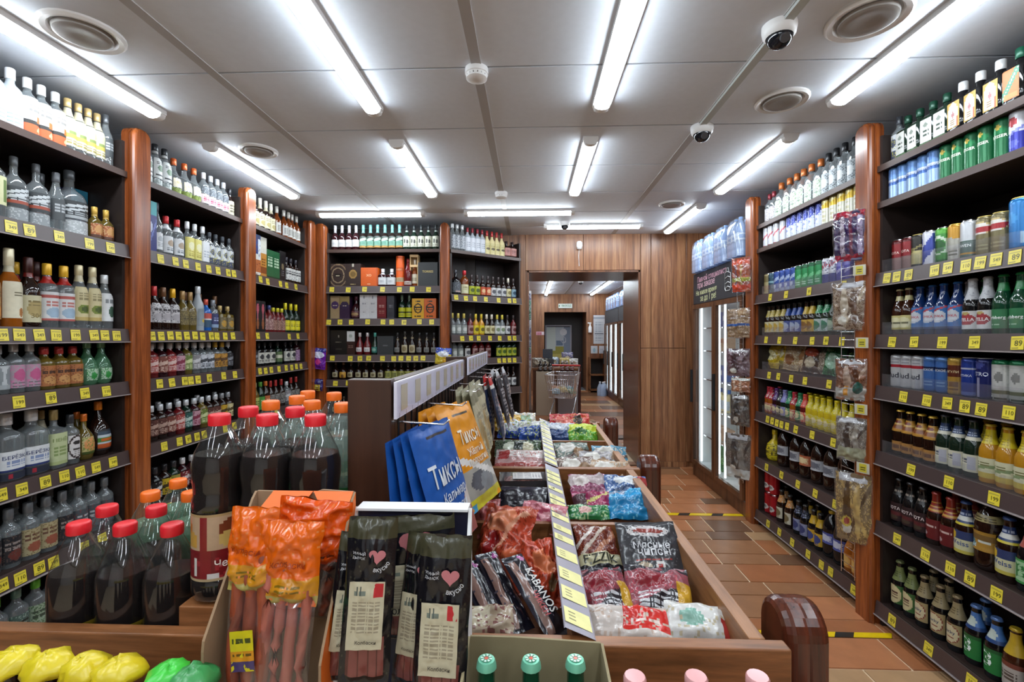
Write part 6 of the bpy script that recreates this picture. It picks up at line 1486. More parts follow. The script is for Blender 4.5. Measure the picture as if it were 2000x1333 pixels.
lay(1271, 1078, .925, .165, .165, .04, '3c3c40', (('e', .5, .80, .36, .10, 'c8c4c4'), ('e', .5, .80, .26, .05, '8a3c34'), ('r', .15, .85, .40, .62, '2e2e34'), ('t', 'Мясные', .5, .56, .62, 'd8d8dc'), ('t', 'чипсы', .52, .44, .55, 'd8d8dc'), ('e', .32, .22, .12, .08, 'b8a890'), ('e', .58, .22, .09, .09, 'd8d4d0'), ('e', .58, .22, .05, .05, 'b02c2c'), ('s', .04, '5a5a60'), ('l', .2, .8, .32, .36, 1, 'a83c34')), 'dark grey meat chips bag leaning at the rim of near bin', g1, 72, -48, 4, res=(50, 50), crump=.004)
RB_ = (('s', .15, 'b84a58'), ('e', .4, .7, .25, .15, '8c2430'), ('d', .2, .42, .5, '2c2a30'), ('l', .15, .8, .22, .5, 4, 'd0d0d4'), ('b', .86, 1, '34323a'), ('r', .8, 1, 0, .7, 'c8982c'), ('b', 0, .12, 'c86a74'))
lay(1183, 1165, .90, .115, .145, .04, '8a4650', RB_, 'red and black jerky bag in near bin beside the price strip', g1, 73, -62, 10, res=(40, 46), crump=.01)
lay(1285, 1165, .895, .15, .15, .045, '94505a', RB_, 'red and black jerky bag in near bin beside the side board', g1, 74, -62, -8, res=(44, 46), crump=.011)
lay(1225, 1217, .905, .17, .075, .035, 'd8ccc4', (('r', .42, 1, .2, .95, 'd22c24'), ('l', .5, .9, .4, .6, 1, 'f0d8d0'), ('s', .15, 'c8b0a0')), 'red and white small snack bag at the front board', g1, 75, -66, -4, crump=.008)
lay(1362, 1218, .905, .13, .08, .05, 'dcdad6', (('e', .4, .5, .2, .2, '8ab8a8'), ('s', .1, 'c8bca0'), ('r', .85, 1, 0, .6, 'b03a34')), 'white snack bag in the front corner of near bin', g1, 76, -60, -10, crump=.009)
g2 = 'meat snacks in the near inner bin'
lay(985, 1068, .925, .15, .24, .06, 'c04a30', (('s', .22, '983822'), ('e', .45, .75, .3, .16, 'e08a64'), ('e', .3, .4, .12, .22, '8e1c1c'), ('d', .5, .56, .9, 'e8a888'), ('e', .75, .25, .16, .14, 'd86a44'), ('b', .88, 1, 'b85a44')), 'crumpled orange red snack bag in inner bin', g2, 81, -50, -14, crump=.028, res=(40, 52))
lay(1062, 1120, .915, .09, .17, .04, 'c2482c', (('s', .25, '983822'), ('e', .5, .6, .3, .2, 'd87850'), ('e', .6, .3, .12, .1, '8a6a4a')), 'second crumpled orange snack bag beside the price strip', g2, 82, -50, 16, crump=.022, res=(30, 40))
lay(1058, 1012, .945, .145, .10, .035, 'd0808c', (('s', .18, 'b8606c'), ('e', .6, .5, .22, .25, 'b8546a'), ('e', .6, .5, .14, .16, 'd89aa2'), ('d', .85, .93, -.4, 'e0b8bc')), 'pink snack bag lying across the price strip', g2, 83, -48, -22, crump=.012, res=(34, 26))
lay(955, 1012, .945, .08, .12, .03, 'b05a58', (('s', .3, '8a3c40'),), 'pinkish red snack bag behind the orange one', g2, 84, -45, 10, crump=.014)
KAB = (('b', .0, 1, '17151f'), ('r', .10, .45, .05, .95, '8a6a60'), ('s', .04, '4a4450'), ('r', .0, .08, 0, 1, '2c2a34'), ('b', .90, 1, '2c2a38'), ('e', .8, .93, .12, .05, 'a83a8c'))
def kabanos(px, py, z, rz, label, seed, word=True):
    o = lay(px, py, z, .058, .215, .024, '17151f', KAB, label, g2, seed, -66, rz, crump=.003, res=(16, 44), m=FILM, name='sausage_pack', cat='sausage pack')
    if word:
        b = MB(); polys, th = text_polys('KABANOS')
        for q in polys:
            b.face([(.013 + y * .115 * 1.1, -.0158, -.005 - x * .115) for x, y in q], tone('dcd8d4'))
        b.build('lettering', PRINT, o)
        b = MB(); polys, th = text_polys('ЧИКЕН')
        for q in polys:
            b.face([(-.006 + y * .06, -.0162, -.035 - x * .06) for x, y in q], tone('c8484c'))
        b.build('lettering', PRINT, o)
    return o
kabanos(1042, 1160, .925, 33, 'black kabanos pack with white lettering in inner bin', 85)
kabanos(982, 1152, .915, 30, 'black kabanos pack under the lettered one', 86, False)
kabanos(948, 1172, .905, 34, 'black kabanos pack with violet corner near the front board', 87, False)
lay(952, 1210, .895, .11, .06, .03, 'b8a48c', (('e', .3, .6, .25, .4, 'd8ccb0'), ('s', .2, '8a5a54')), 'beige snack pack in the front corner of inner bin', g2, 88, -60, 5)
# second bins
g3 = 'snack bags in the second outer bin'
lay(1150, 950, .915, .15, .12, .045, '8e4a66', (('s', .2, 'c88aa0'), ('b', .5, .9, 'b8a8a8'), ('e', .3, .6, .2, .2, 'd8ccc8'), ('b', 0, .2, 'a82c64')), 'mauve snack bag in second bin, left top', g3, 91, -58, 6, crump=.012)
lay(1157, 985, .905, .14, .11, .045, '9a2858', (('s', .15, 'c8607c'), ('d', .5, .62, .6, 'c8c06a'), ('r', 0, .3, .3, .8, '4a2c34')), 'magenta snack bag in second bin below the mauve one', g3, 92, -60, 2, crump=.013)
lay(1150, 1001, .90, .14, .06, .03, '2c7a44', (('s', .2, 'a8c890'), ('e', .4, .5, .15, .3, 'd8a8a0')), 'green snack bag at the cross board of second bin', g3, 93, -62, 0, crump=.009)
lay(1222, 955, .915, .16, .13, .05, '4a6aa0', (('s', .22, 'c8d4e0'), ('e', .5, .7, .3, .2, 'dce0e4'), ('d', .3, .42, .4, '20406c'), ('r', .8, 1, .4, .9, 'a83c3c')), 'blue and white snack bag at the rim of second bin', g3, 94, -60, -6, crump=.012)
lay(1226, 984, .905, .165, .12, .06, '1c80b4', (('b', .55, 1, '2a9ad2'), ('s', .06, '6ac0e0'), ('e', .3, .8, .2, .15, '8a9ab0'), ('b', 0, .1, '1a4a70')), 'bright blue snack bag in second bin', g3, 95, -64, 3, crump=.014)
lay(1232, 1002, .895, .15, .06, .04, '1c86bc', (('s', .05, '6ac0e0'),), 'second bright blue snack bag at the cross board', g3, 96, -62, 0, crump=.01)
g4 = 'snack packs in the second inner bin'
def tray(px, py, z, w, d, h, label, bg, ops, seed):
    p = on_z(px, py, z)
    t = tag(empty('meat_tray', p, R_(random.uniform(-4, 4))), label, 'meat tray', g4)
    b = MB()
    b.grid([[(sx * w / 2 * q, sy * d / 2 * q, zz) for sx, sy in ((-1, -1), (1, -1), (1, 1), (-1, 1))] for q, zz in ((.85, -h), (1, 0), (.96, -.002), (.82, -h + .004))], wrap=True, smooth=False)
    b.face([(sx * w * .425, sy * d * .425, -h) for sx, sy in ((-1, -1), (-1, 1), (1, 1), (1, -1))])
    b.face([(sx * w * .41, sy * d * .41, -h + .004) for sx, sy in ((-1, -1), (1, -1), (1, 1), (-1, 1))])
    b.build('tray', mat('smoke_plastic', hx('4a4648'), .2), t)
    me = pouch_mesh('meat', w * .78, d * .78, h * .8, '8a3c38', (('s', .3, 'b87068'),), seed, .006, FILM)
    o = link('meat', me, t, (0, 0, -h * .5)); o.rotation_euler = (-PI / 2, 0, 0)
    b = MB(); b.face([(-w / 2, -d / 2, .001), (w / 2, -d / 2, .001), (w / 2, d / 2, .001), (-w / 2, d / 2, .001)]); b.build('lidding_film', WRAP, t)
    me = pouch_mesh('label', w * .6, d * .7, .001, bg, ops, seed, .001, PRINT)
    o = link('label', me, t, (w * .08, 0, .003)); o.rotation_euler = (-PI / 2, 0, 0)
LB = (('l', .05, .6, .1, .9, 7, '9a9698'), ('r', .62, .66, .05, .95, 'a8a4a4'), ('l', .7, .95, .15, .85, 5, '8a8688'))
lay(1018, 900, .93, .24, .15, .03, 'c09a98', (('b', .55, 1, 'd8ccc8'), ('b', 0, .28, 'a04440'), ('r', .05, .25, .5, .9, 'a83c3c'), ('s', .12, 'c07a74')), 'red and white vacuum pack in second inner bin', g4, 101, -64, -2, crump=.008)
tray(1022, 931, .945, .19, .12, .03, 'smoked plastic meat tray with white label in inner bin', 'd0ccca', LB, 3)
tray(1028, 962, .935, .19, .12, .03, 'smoked plastic meat tray with pink label, the nearer one', 'c8a09c', (('d', .4, .6, .6, 'a84a48'), ('l', .1, .9, .2, .8, 4, 'd8d0d0')), 4)
lay(1030, 988, .92, .19, .13, .025, '1e1b26', (('s', .04, '4a4654'), ('b', .9, 1, '34303c')), 'black flat snack pack behind the pink bag', g4, 102, -40, 0, crump=.004)
lay(1012, 876, .93, .24, .12, .03, '5a6a52', (('s', .25, '1c2420'), ('e', .3, .5, .15, .3, 'c8ccb8'), ('e', .7, .5, .15, .3, 'c0b89a'), ('r', .4, .6, .3, .8, '28302c')), 'green and black snack pack, farther inner bin', g4, 103, -60, 3, crump=.01)
g5 = 'snack bags in the third outer bin'
MIX = (('s', .25, 'c8c0b4'), ('e', .35, .6, .25, .25, 'dcd8d0'), ('d', .2, .35, .5, '5a4a44'), ('e', .7, .4, .2, .2, '9a7a5c'))
for k, (px, py, bg, w, lb, rz) in enumerate(((1118, 885, '6a7c74', .17, 'green grey chip bag at the back of third bin', 5), (1190, 893, '4a88a4', .17, 'teal blue chip bag in third bin beside the rim', -6), (1127, 918, '7c6660', .17, 'brown and white chip bag in third bin', 8), (1190, 925, 'b89a7c', .16, 'tan chip bag in third bin near the post', -10), (1165, 905, 'a8a4a8', .15, 'silver white chip bag in the middle of third bin', 0))):
    lay(px, py, .92 + .01 * (k == 4), w, .14, .05, bg, MIX, lb, g5, 111 + k, -56, rz, crump=.014)
g6 = 'chip bags in the far bins'
for k, (px, py, bg, ops, lb) in enumerate(((1000, 838, '2c4a9c', (('b', .5, 1, 'd8dce4'), ('e', .5, .4, .3, .2, 'c8ccd8'), ('s', .1, '8ab04a')), 'blue and white chip bag in far inner bin'), (1040, 842, '3454a4', (('b', .6, 1, 'e0e0e0'), ('s', .15, 'b8c86a')), 'blue chip bag beside price strip in far inner bin'),
                                            (1022, 824, 'd8d4cc', (('r', .2, .8, .3, .7, '9ab89a'), ('s', .1, 'd0a83c')), 'white chip bag standing at the back of far inner bin'), (990, 826, 'd2a02c', (('s', .2, 'e8d8a0'),), 'yellow chip bag at the back of far inner bin'),
                                            (1100, 826, 'b83038', (('e', .5, .5, .3, .25, 'd86a5c'), ('s', .1, 'e8c8a0')), 'red chip bag at the back of far outer bin'), (1128, 826, 'c83c34', (('e', .5, .5, .2, .25, '3c2c24'), ('s', .12, 'e0a860')), 'red chip bag with dark emblem in far outer bin'),
                                            (1093, 845, '2c4478', (('b', .5, 1, 'd0d4dc'), ('s', .1, '6a88b8')), 'blue and white chip bag in far outer bin'), (1138, 848, '5ca02c', (('b', .6, 1, 'c8d83c'), ('e', .4, .5, .25, .2, '2c6a28'), ('s', .1, 'd8e068')), 'lime green chip bag in far outer bin'))):
    lay(px, py, .955 if py < 830 else .925, .17, .15, .06, bg, ops, lb, g6, 121 + k, -52, (k % 3 - 1) * 8, crump=.014)
# chips standing on the fifth shelf of the second beer bay
g7 = 'snack bags on the fifth shelf, second beer bay'
for k, (px, bg, ops, lb) in enumerate(((1500, 'd2b42c', (('e', .5, .5, .3, .2, 'e8e0a8'), ('s', .1, 'a8842c')), 'yellow chip bag beside the fridge pilaster'), (1518, 'c8a834', (('e', .5, .6, .3, .2, 'e0d8b0'), ('b', 0, .3, '8a7c4c')), 'second yellow chip bag'), (1536, 'b89c78', (('s', .25, 'd8c8a8'), ('e', .5, .4, .3, .2, '8a5c3c')), 'tan nut snack bag'),
                                       (1556, 'c0a07c', (('s', .25, 'dcd0b8'), ('e', .5, .6, .3, .2, 'a87850')), 'beige nut snack bag'), (1575, '5a4438', (('e', .5, .7, .4, .15, 'b04a34'), ('e', .5, .35, .3, .2, 'c8b8a0')), 'brown snack bag with red top'), (1594, '8a7a6a', (('s', .3, 'd0c4b0'), ('b', .7, 1, '4a5c4c')), 'grey brown snack bag'),
                                       (1617, '2c6a40', (('e', .5, .45, .35, .25, 'a8c8b0'), ('s', .08, '7ab08a')), 'green chip bag with pale emblem'), (1652, '1e3c2a', (('l', .15, .85, .6, .8, 2, '6a9a5c'), ('b', .38, .44, 'b8b83c')), 'dark green chip bag'))):
    sx = RB.s_at(px, .07)
    me = pouch_mesh('snack_bag', .15, .200, .055, bg, ops, 131 + k, .008, FILM, None, .05)
    q = RB.pt(sx, .115 + .012 * (k % 2), ZR[4] + .109)
    pack('snack_bag', lb + ', fifth shelf, second beer bay', 'snack bag', g7, me, q, (R_(-9), R_((-1) ** k * 4), RB.rot + R_((-1) ** k * 14)))

# ---------------------------------------------------------------- clip rack with hanging packs on the beer wall pilasters
def wire_rack(y, x, z0, z1, label):
    t = tag(empty('wire_rack', (x, y, 0)), label, 'wire rack')
    for dy in (-.055, .055):
        MB().tube([(0, dy, z0), (0, dy, z1)], .003, 6).build('upright_wire', CHROME, t)
    n = int((z1 - z0) / .045)
    for k in range(n):
        MB().tube([(0, -.06, z0 + .02 + k * .045), (0, .06, z0 + .02 + k * .045)], .0018, 5).build('cross_wire', CHROME, t)
    return t
XK = XR - .062
FISH = lambda c1, c2, c3: (('s', .25, c2), ('d', .2, .32, 1.2, c3), ('d', .5, .6, -1.0, c2), ('e', .35, .5, .12, .4, c3), ('e', .65, .45, .1, .4, c2), ('r', .1, .9, .88, 1, 'c8c8cc'), ('e', .3, .2, .14, .1, 'd8d4c8'))
def fishpack(px, py0, py1, xw, bg, ops, label, seed, x=XK, wpx=None, rz=-90, film=True):
    """pack hanging with its top at py0 and bottom at py1 in the photograph, on the rack plane x"""
    a = on_x(px, py0, x); b_ = on_x(px, py1, x)
    h = a.z - b_.z
    me = pouch_mesh('dried_fish_pack', xw, h, .03, bg, ops, seed, .012, FILM, (40, 60), .05)
    o = link('dried_fish_pack', me, None, (x - .022, a.y, (a.z + b_.z) / 2))
    o.rotation_euler = (R_(3), 0, R_(rz + 40))
    if film:
        fm = pouch_mesh('clear_film', xw * 1.08, h * 1.04, .045, 'ffffff', (), seed + 5, .014, WRAP, (14, 18), .04)
        link('clear_film', fm, o)
    return tag(o, label, 'snack pack', 'packs hanging on the wire racks')
wire_rack(2.70, XR - .035, .16, 2.1, 'chrome wire rack beside the pilaster between beer bays')
fishpack(1668, 413, 510, .15, '3c2c5c', (('b', .86, 1, 'a81c34'), ('b', 0, .14, 'b01c38'), ('r', .2, .35, .1, .9, 'b8a8b8'), ('r', .5, .6, .1, .9, '7a2c48'), ('r', .75, .9, .1, .9, 'a898b8'), ('s', .1, '6a3c5c')), 'hanging pack of red and blue sausages, topmost on the rack', 141)
fishpack(1668, 552, 645, .16, 'a08a74', FISH('', '6a4a34', 'c8b8a0'), 'hanging clear pack of brown dried fish, second on the rack', 142)
fishpack(1672, 702, 782, .15, '8a5a40', FISH('', '5c3420', 'b89a84') + (('r', .25, .4, .12, .34, 'd8901c'), ('b', 0, .3, 'b8b4ac'), ('r', .25, .4, .10, .26, 'd8901c'), ('e', .7, .3, .15, .15, '2c5a50')), 'hanging clear pack of brown sticks with orange tag, third on rack', 143)
fishpack(1672, 816, 900, .14, '7a7068', FISH('', 'a8a094', '4a3c34') + (('b', 0, .3, 'a8a888'),), 'hanging clear pack of grey dried fish, fourth on the rack', 144)
fishpack(1675, 925, 1060, .16, '8c7450', FISH('', 'c8a868', '5c4428') + (('e', .3, .28, .14, .08, 'd8c048'), ('e', .3, .28, .08, .05, 'a83c34')), 'hanging clear pack of golden dried fish, lowest on the rack', 145)
for px, py in ((1683, 528), (1688, 670), (1686, 800), (1690, 915)):
    a = on_x(px, py, XK)
    m_ = pouch_mesh('rack_ticket', .06, .055, .002, 'c8c4b0', (('r', .2, .8, .15, .85, 'd0c040'), ('l', .3, .7, .3, .7, 2, '5c5420')), 3, .0005, GLOSSP, (10, 10), 0)
    o = pack('rack_ticket', {528: 'yellow price ticket in clear holder under the red sausage pack', 670: 'yellow price ticket in holder under the first dried fish pack', 800: 'yellow price ticket in holder under the brown stick pack', 915: 'yellow price ticket in holder above the golden fish pack'}[py], 'price ticket', 'price tickets on the wire rack', m_, (XK - .012, a.y, a.z), (0, 0, R_(-60)))
# ---------------------------------------------------------------- glass door fridges
FR_W = wood('fridge_walnut', hx('3c2415'), hx('6a4228'), (20, 20, 1), .35)
FR_IN = mat('fridge_liner', hx('e4e8ea'), .4)
GLASS_D = glass('door_glass', (.95, .97, .97), (.6, .65, .66), .02, .02, 1.0)
LED = mat('fridge_led', (.86, .95, 1.0), .4, emit=2.2)
BOARD = mat('chalkboard', hx('26252a'), .7, vary=.12, vscale=12)
def chalk(b, word, y0, z0, width, col, slope=0):
    polys, th = text_polys(word)
    for q in polys:
        b.face([(-.0008, y0 - (x + .5) * width, z0 + y * width + slope * (x + .5) * width) for x, y in q], hx(col))
def fridge(x, ya, yb, label, doors, ztop=2.18, zdoor=1.85, writing=True, detail=True):
    """fridge facing -X from ya (near) to yb (far)"""
    t = tag(empty('glass_door_fridge', (x, 0, 0)), label, 'fridge', 'glass door fridges')
    d = .52
    box_obj('base_plinth', .0, d, ya, yb, 0, .12, FR_W, t)
    box_obj('back_wall', d - .03, d, ya, yb, .12, ztop, FR_IN, t)
    box_obj('end_wall', .04, d - .03, ya, ya + .03, .12, zdoor, FR_IN, t)
    box_obj('end_wall', .04, d - .03, yb - .03, yb, .12, zdoor, FR_IN, t)
    box_obj('inner_floor', .04, d - .03, ya + .03, yb - .03, .12, .15, FR_IN, t)
    box_obj('inner_ceiling', .04, d - .03, ya + .03, yb - .03, zdoor - .03, zdoor, FR_IN, t)
    box_obj('side_cladding', -.005, d, yb, yb + .03, 0, ztop, FR_W, t)
    box_obj('header_case', .004, d, ya, yb, zdoor, ztop, FR_W, t)
    sb = box_obj('chalkboard', -.008, .004, ya, yb, zdoor + .005, ztop - .002, BOARD, t)
    if writing:
        b = MB(); L = yb - ya
        chalk(b, 'Пивной специалист', yb - .12, zdoor + .25, L * .60, 'd0a0b0', .02)
        chalk(b, 'при заказе', yb - .12, zdoor + .18, L * .38, 'c8a0ac', .02)
        chalk(b, 'На живое время', yb - .08, zdoor + .11, L * .45, 'c4c89a', .02)
        chalk(b, 'за до 1 ре!', yb - .20, zdoor + .045, L * .34, 'c4c89a', .02)
        # chalk drawing of a mug
        my, mz = ya + .33, zdoor + .155
        for p in ([(.06, .08), (.065, -.06), (.045, -.085), (-.04, -.085), (-.06, -.06), (-.055, .07)], [(.06, .08), (.02, .09), (-.055, .07)], [(.06, .03), (.0, .045), (-.055, .03)], [(.062, -.02), (.0, -.005), (-.056, -.02)], [(.05, -.06), (.0, -.045), (-.05, -.06)], [(.03, .085), (.02, .12), (-.01, .12), (-.02, .085)]):
            b.tube([(-.0016, my + a, mz + c) for a, c in p], .003, 5, hx('dcdcdc'))
        o = b.build('chalk_writing', PRINT, sb); o.location.x = -.0085
    n = doors; w = (yb - ya) / n
    for k in range(n):
        a, c = ya + k * w + .004, ya + (k + 1) * w - .004
        fw = .045
        df = MB()
        df.box(-.03, .0, a, a + fw, .14, zdoor - .005); df.box(-.03, .0, c - fw, c, .14, zdoor - .005)
        df.box(-.03, .0, a + fw, c - fw, .14, .14 + fw); df.box(-.03, .0, a + fw, c - fw, zdoor - .005 - fw, zdoor - .005)
        do = df.build('door', FR_W, t)
        b = MB(); b.face([(-.016, a + fw, .14 + fw), (-.016, c - fw, .14 + fw), (-.016, c - fw, zdoor - fw), (-.016, a + fw, zdoor - fw)]); b.build('door_glass', GLASS_D, do)
        MB().box(-.055, -.034, c - fw * .8, c - fw * .3, .8, 1.15).build('door_handle', BLACK_P, do)
        MB().box(-.0345, -.03, c - fw * .8, c - fw * .3, .8, 1.15).build('handle_mount', BLACK_P, do)
        # lit strip behind the door frame
        MB().box(.045, .06, c - .075, c - .055, .17, zdoor - .04).build('led_strip', LED, t)
        MB().box(.045, .06, a + .055, a + .075, .17, zdoor - .04).build('led_strip', LED, t)
        if detail:
            for z in (.46, .76, 1.06, 1.36, 1.6):
                sh = MB().box(.07, .11, a + .03, c - .03, z - .012, z).build('wire_shelf', CHROME, t)
                for q in range(6):
                    xx = .13 + q * .055
                    MB().box(xx, xx + .006, a + .03, c - .03, z - .006, z).build('shelf_wire', CHROME, sh)
    return t
FX = 1.79
fridge(FX, 3.955, 5.17, 'two door lit glass fridge under chalkboard sign beside the beer wall', 2)
# goods in the fridge
bottle('fr_green', 'drink_bottle', 'green plastic bottle', 'pet', .27, .042, 'greenclear', '2c8a3c', [lab('3ca04c', ('s', .3, 'c8e0b0'), z=(.3, .54), a=1.5)])
bottle('fr_milk', 'milk_bottle', 'white milk bottle', 'vod', .22, .038, 'cream', '3c6ab0', [lab('dce4ec', ('s', .2, '8ab0d8'), z=(.1, .5))])
carton('fr_box', 'small food carton', .09, .08, .13, 'c8a88c', (('s', .3, 'e0d4c0'), ('b', .6, .9, '9a5c48')), name='food_carton')
carton('fr_blue', 'blue and white food carton', .09, .08, .15, '5c74b0', (('b', .4, .7, 'dce0e8'), ('s', .1, '8a98c8')), name='food_carton')
FRS = {0: .151, 1: .461, 2: .761, 3: 1.061, 4: 1.361, 5: 1.601}
for z, key, ys in ((0, 'fr_green', (4.66, 4.77, 4.88, 4.99)), (1, 'fr_box', (4.66, 4.78, 4.9)), (2, 'fr_milk', (4.66, 4.76, 4.86, 4.96)), (3, 'fr_blue', (4.66, 4.78, 4.90)), (4, 'fr_box', (4.66, 4.78, 4.90)), (5, 'fr_blue', (4.68, 4.82)),
                    (0, 'fr_box', (4.06, 4.2, 4.33)), (1, 'fr_milk', (4.1, 4.2, 4.3)), (3, 'fr_box', (4.1, 4.25))):
    for y in ys:
        put(key, (FX + .16, y, FRS[z]), -PI / 2, ('floor', 'first level', 'second level', 'third level', 'fourth level', 'top level')[z] + ' in fridge', -y)
# dried fish hanging beside the fridge door
wire_rack(3.97, FX - .04, .3, 2.1, 'chrome wire rack beside the fridge pilaster')
XQ = FX - .055
fishpack(1453, 504, 570, .15, 'a8502c', (('b', .80, 1, 'd84c1c'), ('b', 0, .22, 'd8421c'), ('r', .2, .3, .2, .8, '7a5c6c'), ('r', .5, .6, .2, .8, 'c8a868'), ('b', .3, .42, 'a8a83c'), ('s', .1, '8a6a7c')), 'orange ended sausage pack hanging over the chalkboard', 151, XQ)
fishpack(1447, 603, 660, .19, 'a88a68', (('s', .3, '8a6444'), ('b', .40, .48, '2c5ca8'), ('s', .05, 'd8c8a8')), 'brown dried snack pack with blue band by the fridge', 152, XQ)
fishpack(1447, 682, 735, .19, '6c5058', FISH('', '8a747c', '4a3038'), 'purplish dried fish pack by the fridge, under the brown one', 153, XQ)
fishpack(1452, 738, 766, .15, 'b0704c', (('r', .1, .25, 0, .8, 'd8b8a0'), ('r', .45, .6, 0, .8, 'd8b8a0'), ('b', .8, 1, 'd8dcd4')), 'small reddish stick pack by the fridge', 154, XQ)
fishpack(1450, 772, 832, .15, '4c4440', FISH('', '6a625c', '2c2624'), 'dark dried fish pack by the fridge', 155, XQ)
fishpack(1447, 848, 935, .21, '6a625c', FISH('', '8a847c', '3c3634') + (('b', 0, .22, 'd0d4d0'),), 'dark fish pack with white lower end by the fridge', 156, XQ)

# water packs on top of the fridge
WATER = glass('water_pet', (.72, .82, .95), (.62, .74, .92), .42, .08)
WFILM = glass('blue_shrink_film', (.86, .91, .98), (.72, .80, .92), .10, .12, 1.4)
wprof = [(0, 0), (.9, 0), (1, .03), (1, .16), (.94, .18), (1, .2), (1, .34), (.94, .36), (1, .38), (1, .60), (.9, .72), (.55, .86), (.34, .91), (.34, .95)]
wb_m = lathe_mesh('bottle', wprof, .042, .33, 2, WATER, 14)
wc_m = lathe_mesh('bottle_cap', [(.4, .94), (.4, .995), (0, 1)], .042, .33, 2, mat('blue_cap', hx('8ab0e0'), .4), 10)
wl_b = MB(); patch(wl_b, .042, .33, wprof, 2, .40, .58, PI, 'e4eaf2', (('e', .5, .5, .2, .3, '9ab4dc'), ('s', .1, 'b8c8e4')), off=.001); wl_m = wl_b.mesh('bottle_label', PRINT)
def water_pack(x, y, z, label, sc=1.0):
    t = tag(empty('water_pack', (x, y, z)), label, 'water pack', 'shrink wrapped water packs')
    for i in range(2):
        for j in range(3):
            o = link('bottle', wb_m, t, (.045 + i * .087, (j - 1) * .087, .001))
            link('bottle_cap', wc_m, o); link('bottle_label', wl_m, o)
    b = MB(); nn = 16
    ring = []
    for k in range(nn):
        a = 2 * PI * k / nn
        ring.append((.0885 + .092 * max(-1, min(1, 1.25 * math.cos(a))), .133 * max(-1, min(1, 1.25 * math.sin(a)))))
    b.grid([[(.0885 + (p[0] - .0885) * q * (1 + .02 * mnoise.noise(Vector((k, zz * 20, y)))), p[1] * q * (1 + .02 * mnoise.noise(Vector((k, zz * 20, y * 3)))), zz) for k, p in enumerate(ring)] for q, zz in ((1, .002), (1, .2), (.98, .27), (.8, .325), (.45, .34))], wrap=True)
    b.build('shrink_film', WFILM, t)
nm = ('nearest the beer wall pilaster', 'second from the pilaster', 'third from the pilaster', 'last, by the doorway wall')
for k in range(4):
    water_pack(FX - .06, 4.10 + k * .298, 2.182, 'shrink wrapped water bottle pack on fridge top, ' + nm[k])

# ---------------------------------------------------------------- bags clipped to the back pilasters
def clip_bag(px, py, y, w, h, bg, ops, label, seed):
    me = pouch_mesh('snack_bag', w, h, .04, bg, ops, seed, .008, FILM)
    pack('snack_bag', label, 'snack bag', 'snack bags clipped to pilasters', me, on_y(px, py, y), (0, R_(4), 0))
clip_bag(623, 701, 4.545, .135, .21, '6a1c9a', (('b', .82, 1, '2c3480'), ('e', .5, .68, .42, .15, 'd8dcf0'), ('s', .06, 'a04ac8'), ('e', .5, .35, .2, .14, 'c83c8a')), 'purple snack bag clipped to pilaster left of gift shelves', 161)
clip_bag(620, 752, 4.545, .11, .12, '2c2468', (('r', .2, .8, .0, .5, 'c8b03c'), ('l', .3, .7, .1, .4, 2, '5c4c1c')), 'navy snack bag with yellow ticket below the purple bag', 162)
clip_bag(866, 696, 4.545, .155, .16, 'd8c03c', (('b', .62, 1, '2c4ab0'), ('e', .5, .62, .38, .18, 'e0e4f0'), ('e', .7, .25, .2, .2, 'd8a020'), ('s', .06, 'e8d87c')), 'blue and yellow snack bag clipped to pilaster beside angled bay', 163)

# ---------------------------------------------------------------- the farther room through the doorway
struct(box_obj('wall_far', -0.6, 0.40, Y_F, Y_F + .15, 0, H_C + .01, W_WALL))
wf = struct(box_obj('wall_far_panel', 1.57, 2.36, Y_F, Y_F + .15, 0, H_C + .01, W_WALL))
box_obj('lintel', .40, 1.57, Y_F, Y_F + .15, 2.2, H_C + .01, W_WALL, wf)
struct(box_obj('wall_far_left', -0.6, -0.45, Y_P, Y_F, 0, H_C + .01, W_WALL))
struct(box_obj('wall_vestibule', .2, 1.9, Y_F + 1.0, Y_F + 1.1, 0, 2.4, DARK))
struct(box_obj('wall_vestibule_side', 1.58, 1.64, Y_F + .15, Y_F + 1.0, 0, 2.4, W_WALL))
for x, w in ((.45, 'left'), (1.70, 'right')):
    for k, y in enumerate((7.0, 8.55, 9.68, 10.81, 11.94)):
        linear_lamp(x, y, 1.06, True, 'lit linear lamp in farther room, %s row, %s from the doorway' % (w, ORD[k]))
dome(1134, 549, .055, 'small dome camera in farther room between the lamp rows')
# lit glass street door with posters
t = tag(empty('street_door', (0, Y_F + .9, 0)), 'glass street door with yellow poster at the end of farther room', 'door')
b = MB(); b.box(.46, .50, -.03, .03, 0, 1.86); b.box(1.20, 1.24, -.03, .03, 0, 1.86); b.box(.50, 1.20, -.03, .03, 1.82, 1.86); b.box(.50, 1.20, -.03, .03, 0, .1)
b.build('door_frame', mat('grey_frame', hx('8c8890'), .4), t)
me = pouch_mesh('poster', .70, 1.0, .004, 'c4ccd4', (('b', .0, .30, 'd2c060'), ('b', .2, .42, 'a8a03c'), ('r', .0, .35, .3, 1, 'd8e0d8'), ('r', .4, .7, .45, .6, '6a7c94'), ('r', .72, 1, 0, 1, '8490a4'), ('e', .72, .85, .16, .1, 'e4e4e8'), ('o', .72, .62, .12, .1, .6, 'c8c8d0'), ('b', 0, .08, '5c5488')), 3, .001, PRINT, (30, 40), 0)
link('poster', me, t, (.85, -.032, 1.30))
t = tag(empty('exit_sign', on_y(1104, 598, Y_F - .01)), 'small green exit sign above the street door', 'sign')
MB().box(-.19, .19, -.03, .0, -.06, .06).build('sign_case', mat('exit_white', hx('dfe6e0'), .4), t)
b = MB(); polys, th = text_polys('ВЫХОД')
for q in polys:
    b.face([(x * .26 + .03, -.032, y * .26 * 1.0) for x, y in q], hx('2a7c54'))
